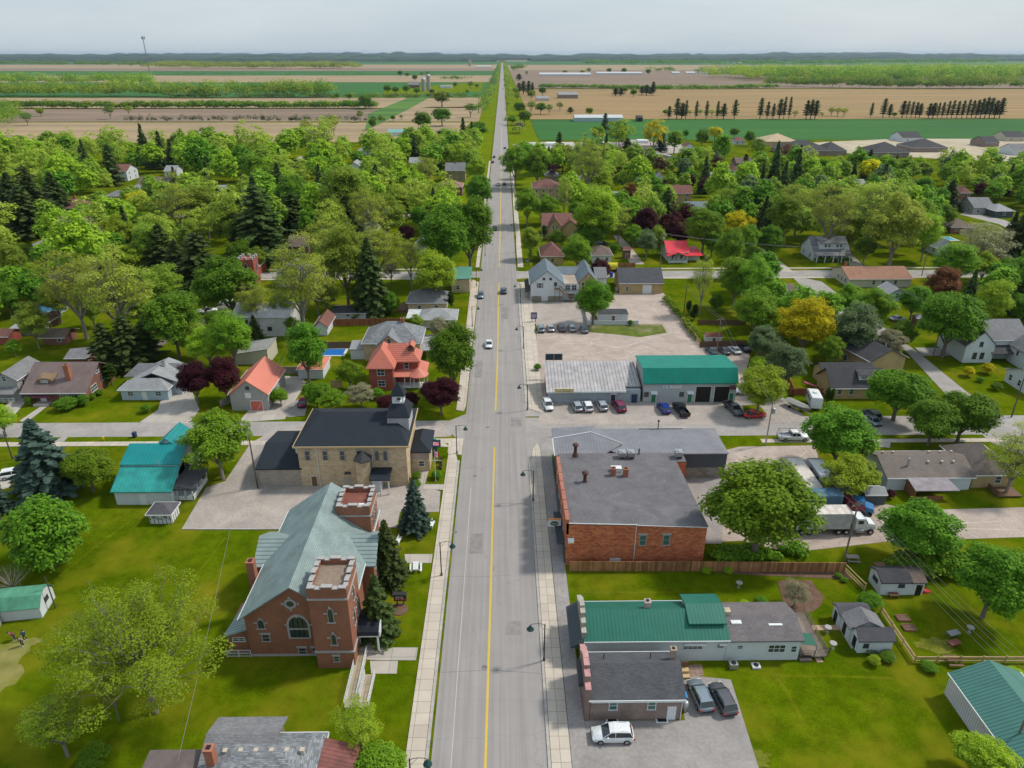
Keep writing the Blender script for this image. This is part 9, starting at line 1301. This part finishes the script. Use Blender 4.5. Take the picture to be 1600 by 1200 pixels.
# ---- labels that single each tree out
LMK = [(60, 920, 'green gambrel shed'), (475, 880, 'brick church'), (220, 750, 'teal roofed house'), (555, 710, 'stone hall'), (620, 590, 'coral roofed villa'), (405, 610, 'coral roofed barn'), (105, 590, 'craftsman bungalow'), (230, 590, 'pale blue cottage'), (425, 490, 'white barn'), (610, 530, 'patched slate mansion'), (665, 465, 'grey hipped roadside house'), (398, 410, 'small tower church'), (108, 320, 'maroon hipped tan villa'), (60, 390, 'steep gabled cottage'), (190, 265, 'far white fronted house'), (240, 288, 'pinkish roofed house'), (712, 265, 'tall stone roadside house'), (703, 290, 'rose roofed brick house'), (576, 345, 'roadside white house'), (467, 377, 'brown gabled house'), (720, 430, 'green roofed store'), (865, 440, 'white gabled corner house'), (1000, 437, 'yellow stone workshop'), (870, 350, 'yellow brick manor'), (855, 292, 'square maroon roofed manor'), (1063, 390, 'red roofed house'), (1064, 300, 'tan gabled house'), (935, 395, 'brown roofed cottage'), (1298, 388, 'white dormered house'), (1375, 432, 'orange tan roofed ranch'), (1235, 458, 'small hipped street house'), (1545, 322, 'slate sided house'), (1500, 352, 'brown poolside house'), (1340, 580, 'charcoal roofed tan house'), (1570, 560, 'white farmhouse'), (1450, 730, 'taupe roofed ranch'), (1400, 905, 'white and charcoal workshop'), (1350, 980, 'row of garden sheds'), (1540, 1110, 'big green ribbed shed'), (985, 780, 'orange brick shop'), (1010, 970, 'green roofed shop'), (925, 600, 'white metal shop'), (1075, 590, 'green roofed garage'), (1290, 800, 'parked semi trucks'), (1204, 292, 'dark gabled brick house'), (870, 228, 'white school roof'), (1020, 228, 'pale flat roof block'), (920, 185, 'long white field shed'), (1200, 170, 'big green field'), (1380, 172, 'middle green crop field'), (1500, 172, 'rightmost green crop field'), (1270, 228, 'charcoal new houses'), (1430, 225, 'half built new house'), (665, 130, 'two farm silos'), (880, 145, 'stone farmhouse'), (560, 190, 'central brown field'), (700, 175, 'roadside field corner'), (120, 215, 'far left tan field'), (350, 215, 'central tan field'), (420, 240, 'central tree belt'), (30, 240, 'left edge tree belt'), (310, 300, 'two hidden grey roofs'), (1150, 265, 'low brown roofed house'), (1330, 270, 'gold crowned tree')]
NUM = ['first', 'second', 'third', 'fourth', 'fifth', 'sixth', 'seventh', 'eighth', 'ninth', 'tenth', 'eleventh', 'twelfth', 'thirteenth', 'fourteenth', 'fifteenth', 'sixteenth', 'seventeenth', 'eighteenth', 'nineteenth', 'twentieth']; CARD = ['', 'one', 'two', 'three', 'four', 'five', 'six', 'seven', 'eight', 'nine', 'ten', 'eleven', 'twelve', 'thirteen', 'fourteen', 'fifteen', 'sixteen', 'seventeen', 'eighteen', 'nineteen', 'twenty']
BU = {}
for t, k, lab, px, py in TREES:
    if lab: continue
    m = min(LMK, key=lambda q: (q[0] - px) ** 2 + ((q[1] - py) * 1.5) ** 2); dx, dy = px - m[0], py - m[1]
    rel = ('left of' if dx < 0 else 'right of') if abs(dx) > abs(dy) * 1.3 else ('behind' if dy < 0 else 'in front of')
    kd = KDESC[k]; s = t.scale.z * 12
    if t.scale.z * 12 < 4 and k not in 'BDCTX': kd = kd.replace('tree', 'bush')
    BU.setdefault((kd, rel, m[2]), []).append((px, t))
for (kd, rel, m), L_ in BU.items():
    L_.sort(key=lambda q: q[0])
    for i, (_, t) in enumerate(L_):
        if len(L_) == 1: t['label'] = '%s %s the %s' % (kd, rel, m)
        elif i == 0: t['label'] = 'leftmost of %s %ss %s the %s' % (CARD[min(len(L_), 20)], kd, rel, m)
        elif i == len(L_) - 1: t['label'] = 'rightmost of %s %ss %s the %s' % (CARD[min(len(L_), 20)], kd, rel, m)
        else: t['label'] = '%s from left of %s %ss %s the %s' % (NUM[min(i, 19)], CARD[min(len(L_), 20)], kd, rel, m)
        if 'bush' in kd: t['category'] = 'shrub'; t.name = 'bush'
# ------------------------------------------------------------------ haze
b = MB(); b.box(-23000, 23000, -320, 31000, -3, 135); me = b.mesh('haze', plain('tmp_haze', (1, 1, 1)))
hm_ = bpy.data.materials.new('haze_air'); hm_.use_nodes = True; n = hm_.node_tree.nodes; n.clear(); o_ = n.new('ShaderNodeOutputMaterial'); v_ = n.new('ShaderNodeVolumePrincipled'); v_.inputs['Color'].default_value = (.6, .76, .92, 1); v_.inputs['Density'].default_value = .00003; v_.inputs['Anisotropy'].default_value = .2; hm_.node_tree.links.new(v_.outputs[0], o_.inputs['Volume'])
me.materials.clear(); me.materials.append(hm_); hz = obj('haze', me); hz['kind'] = 'stuff'; hz['label'] = 'thin pale blue haze over the far fields'
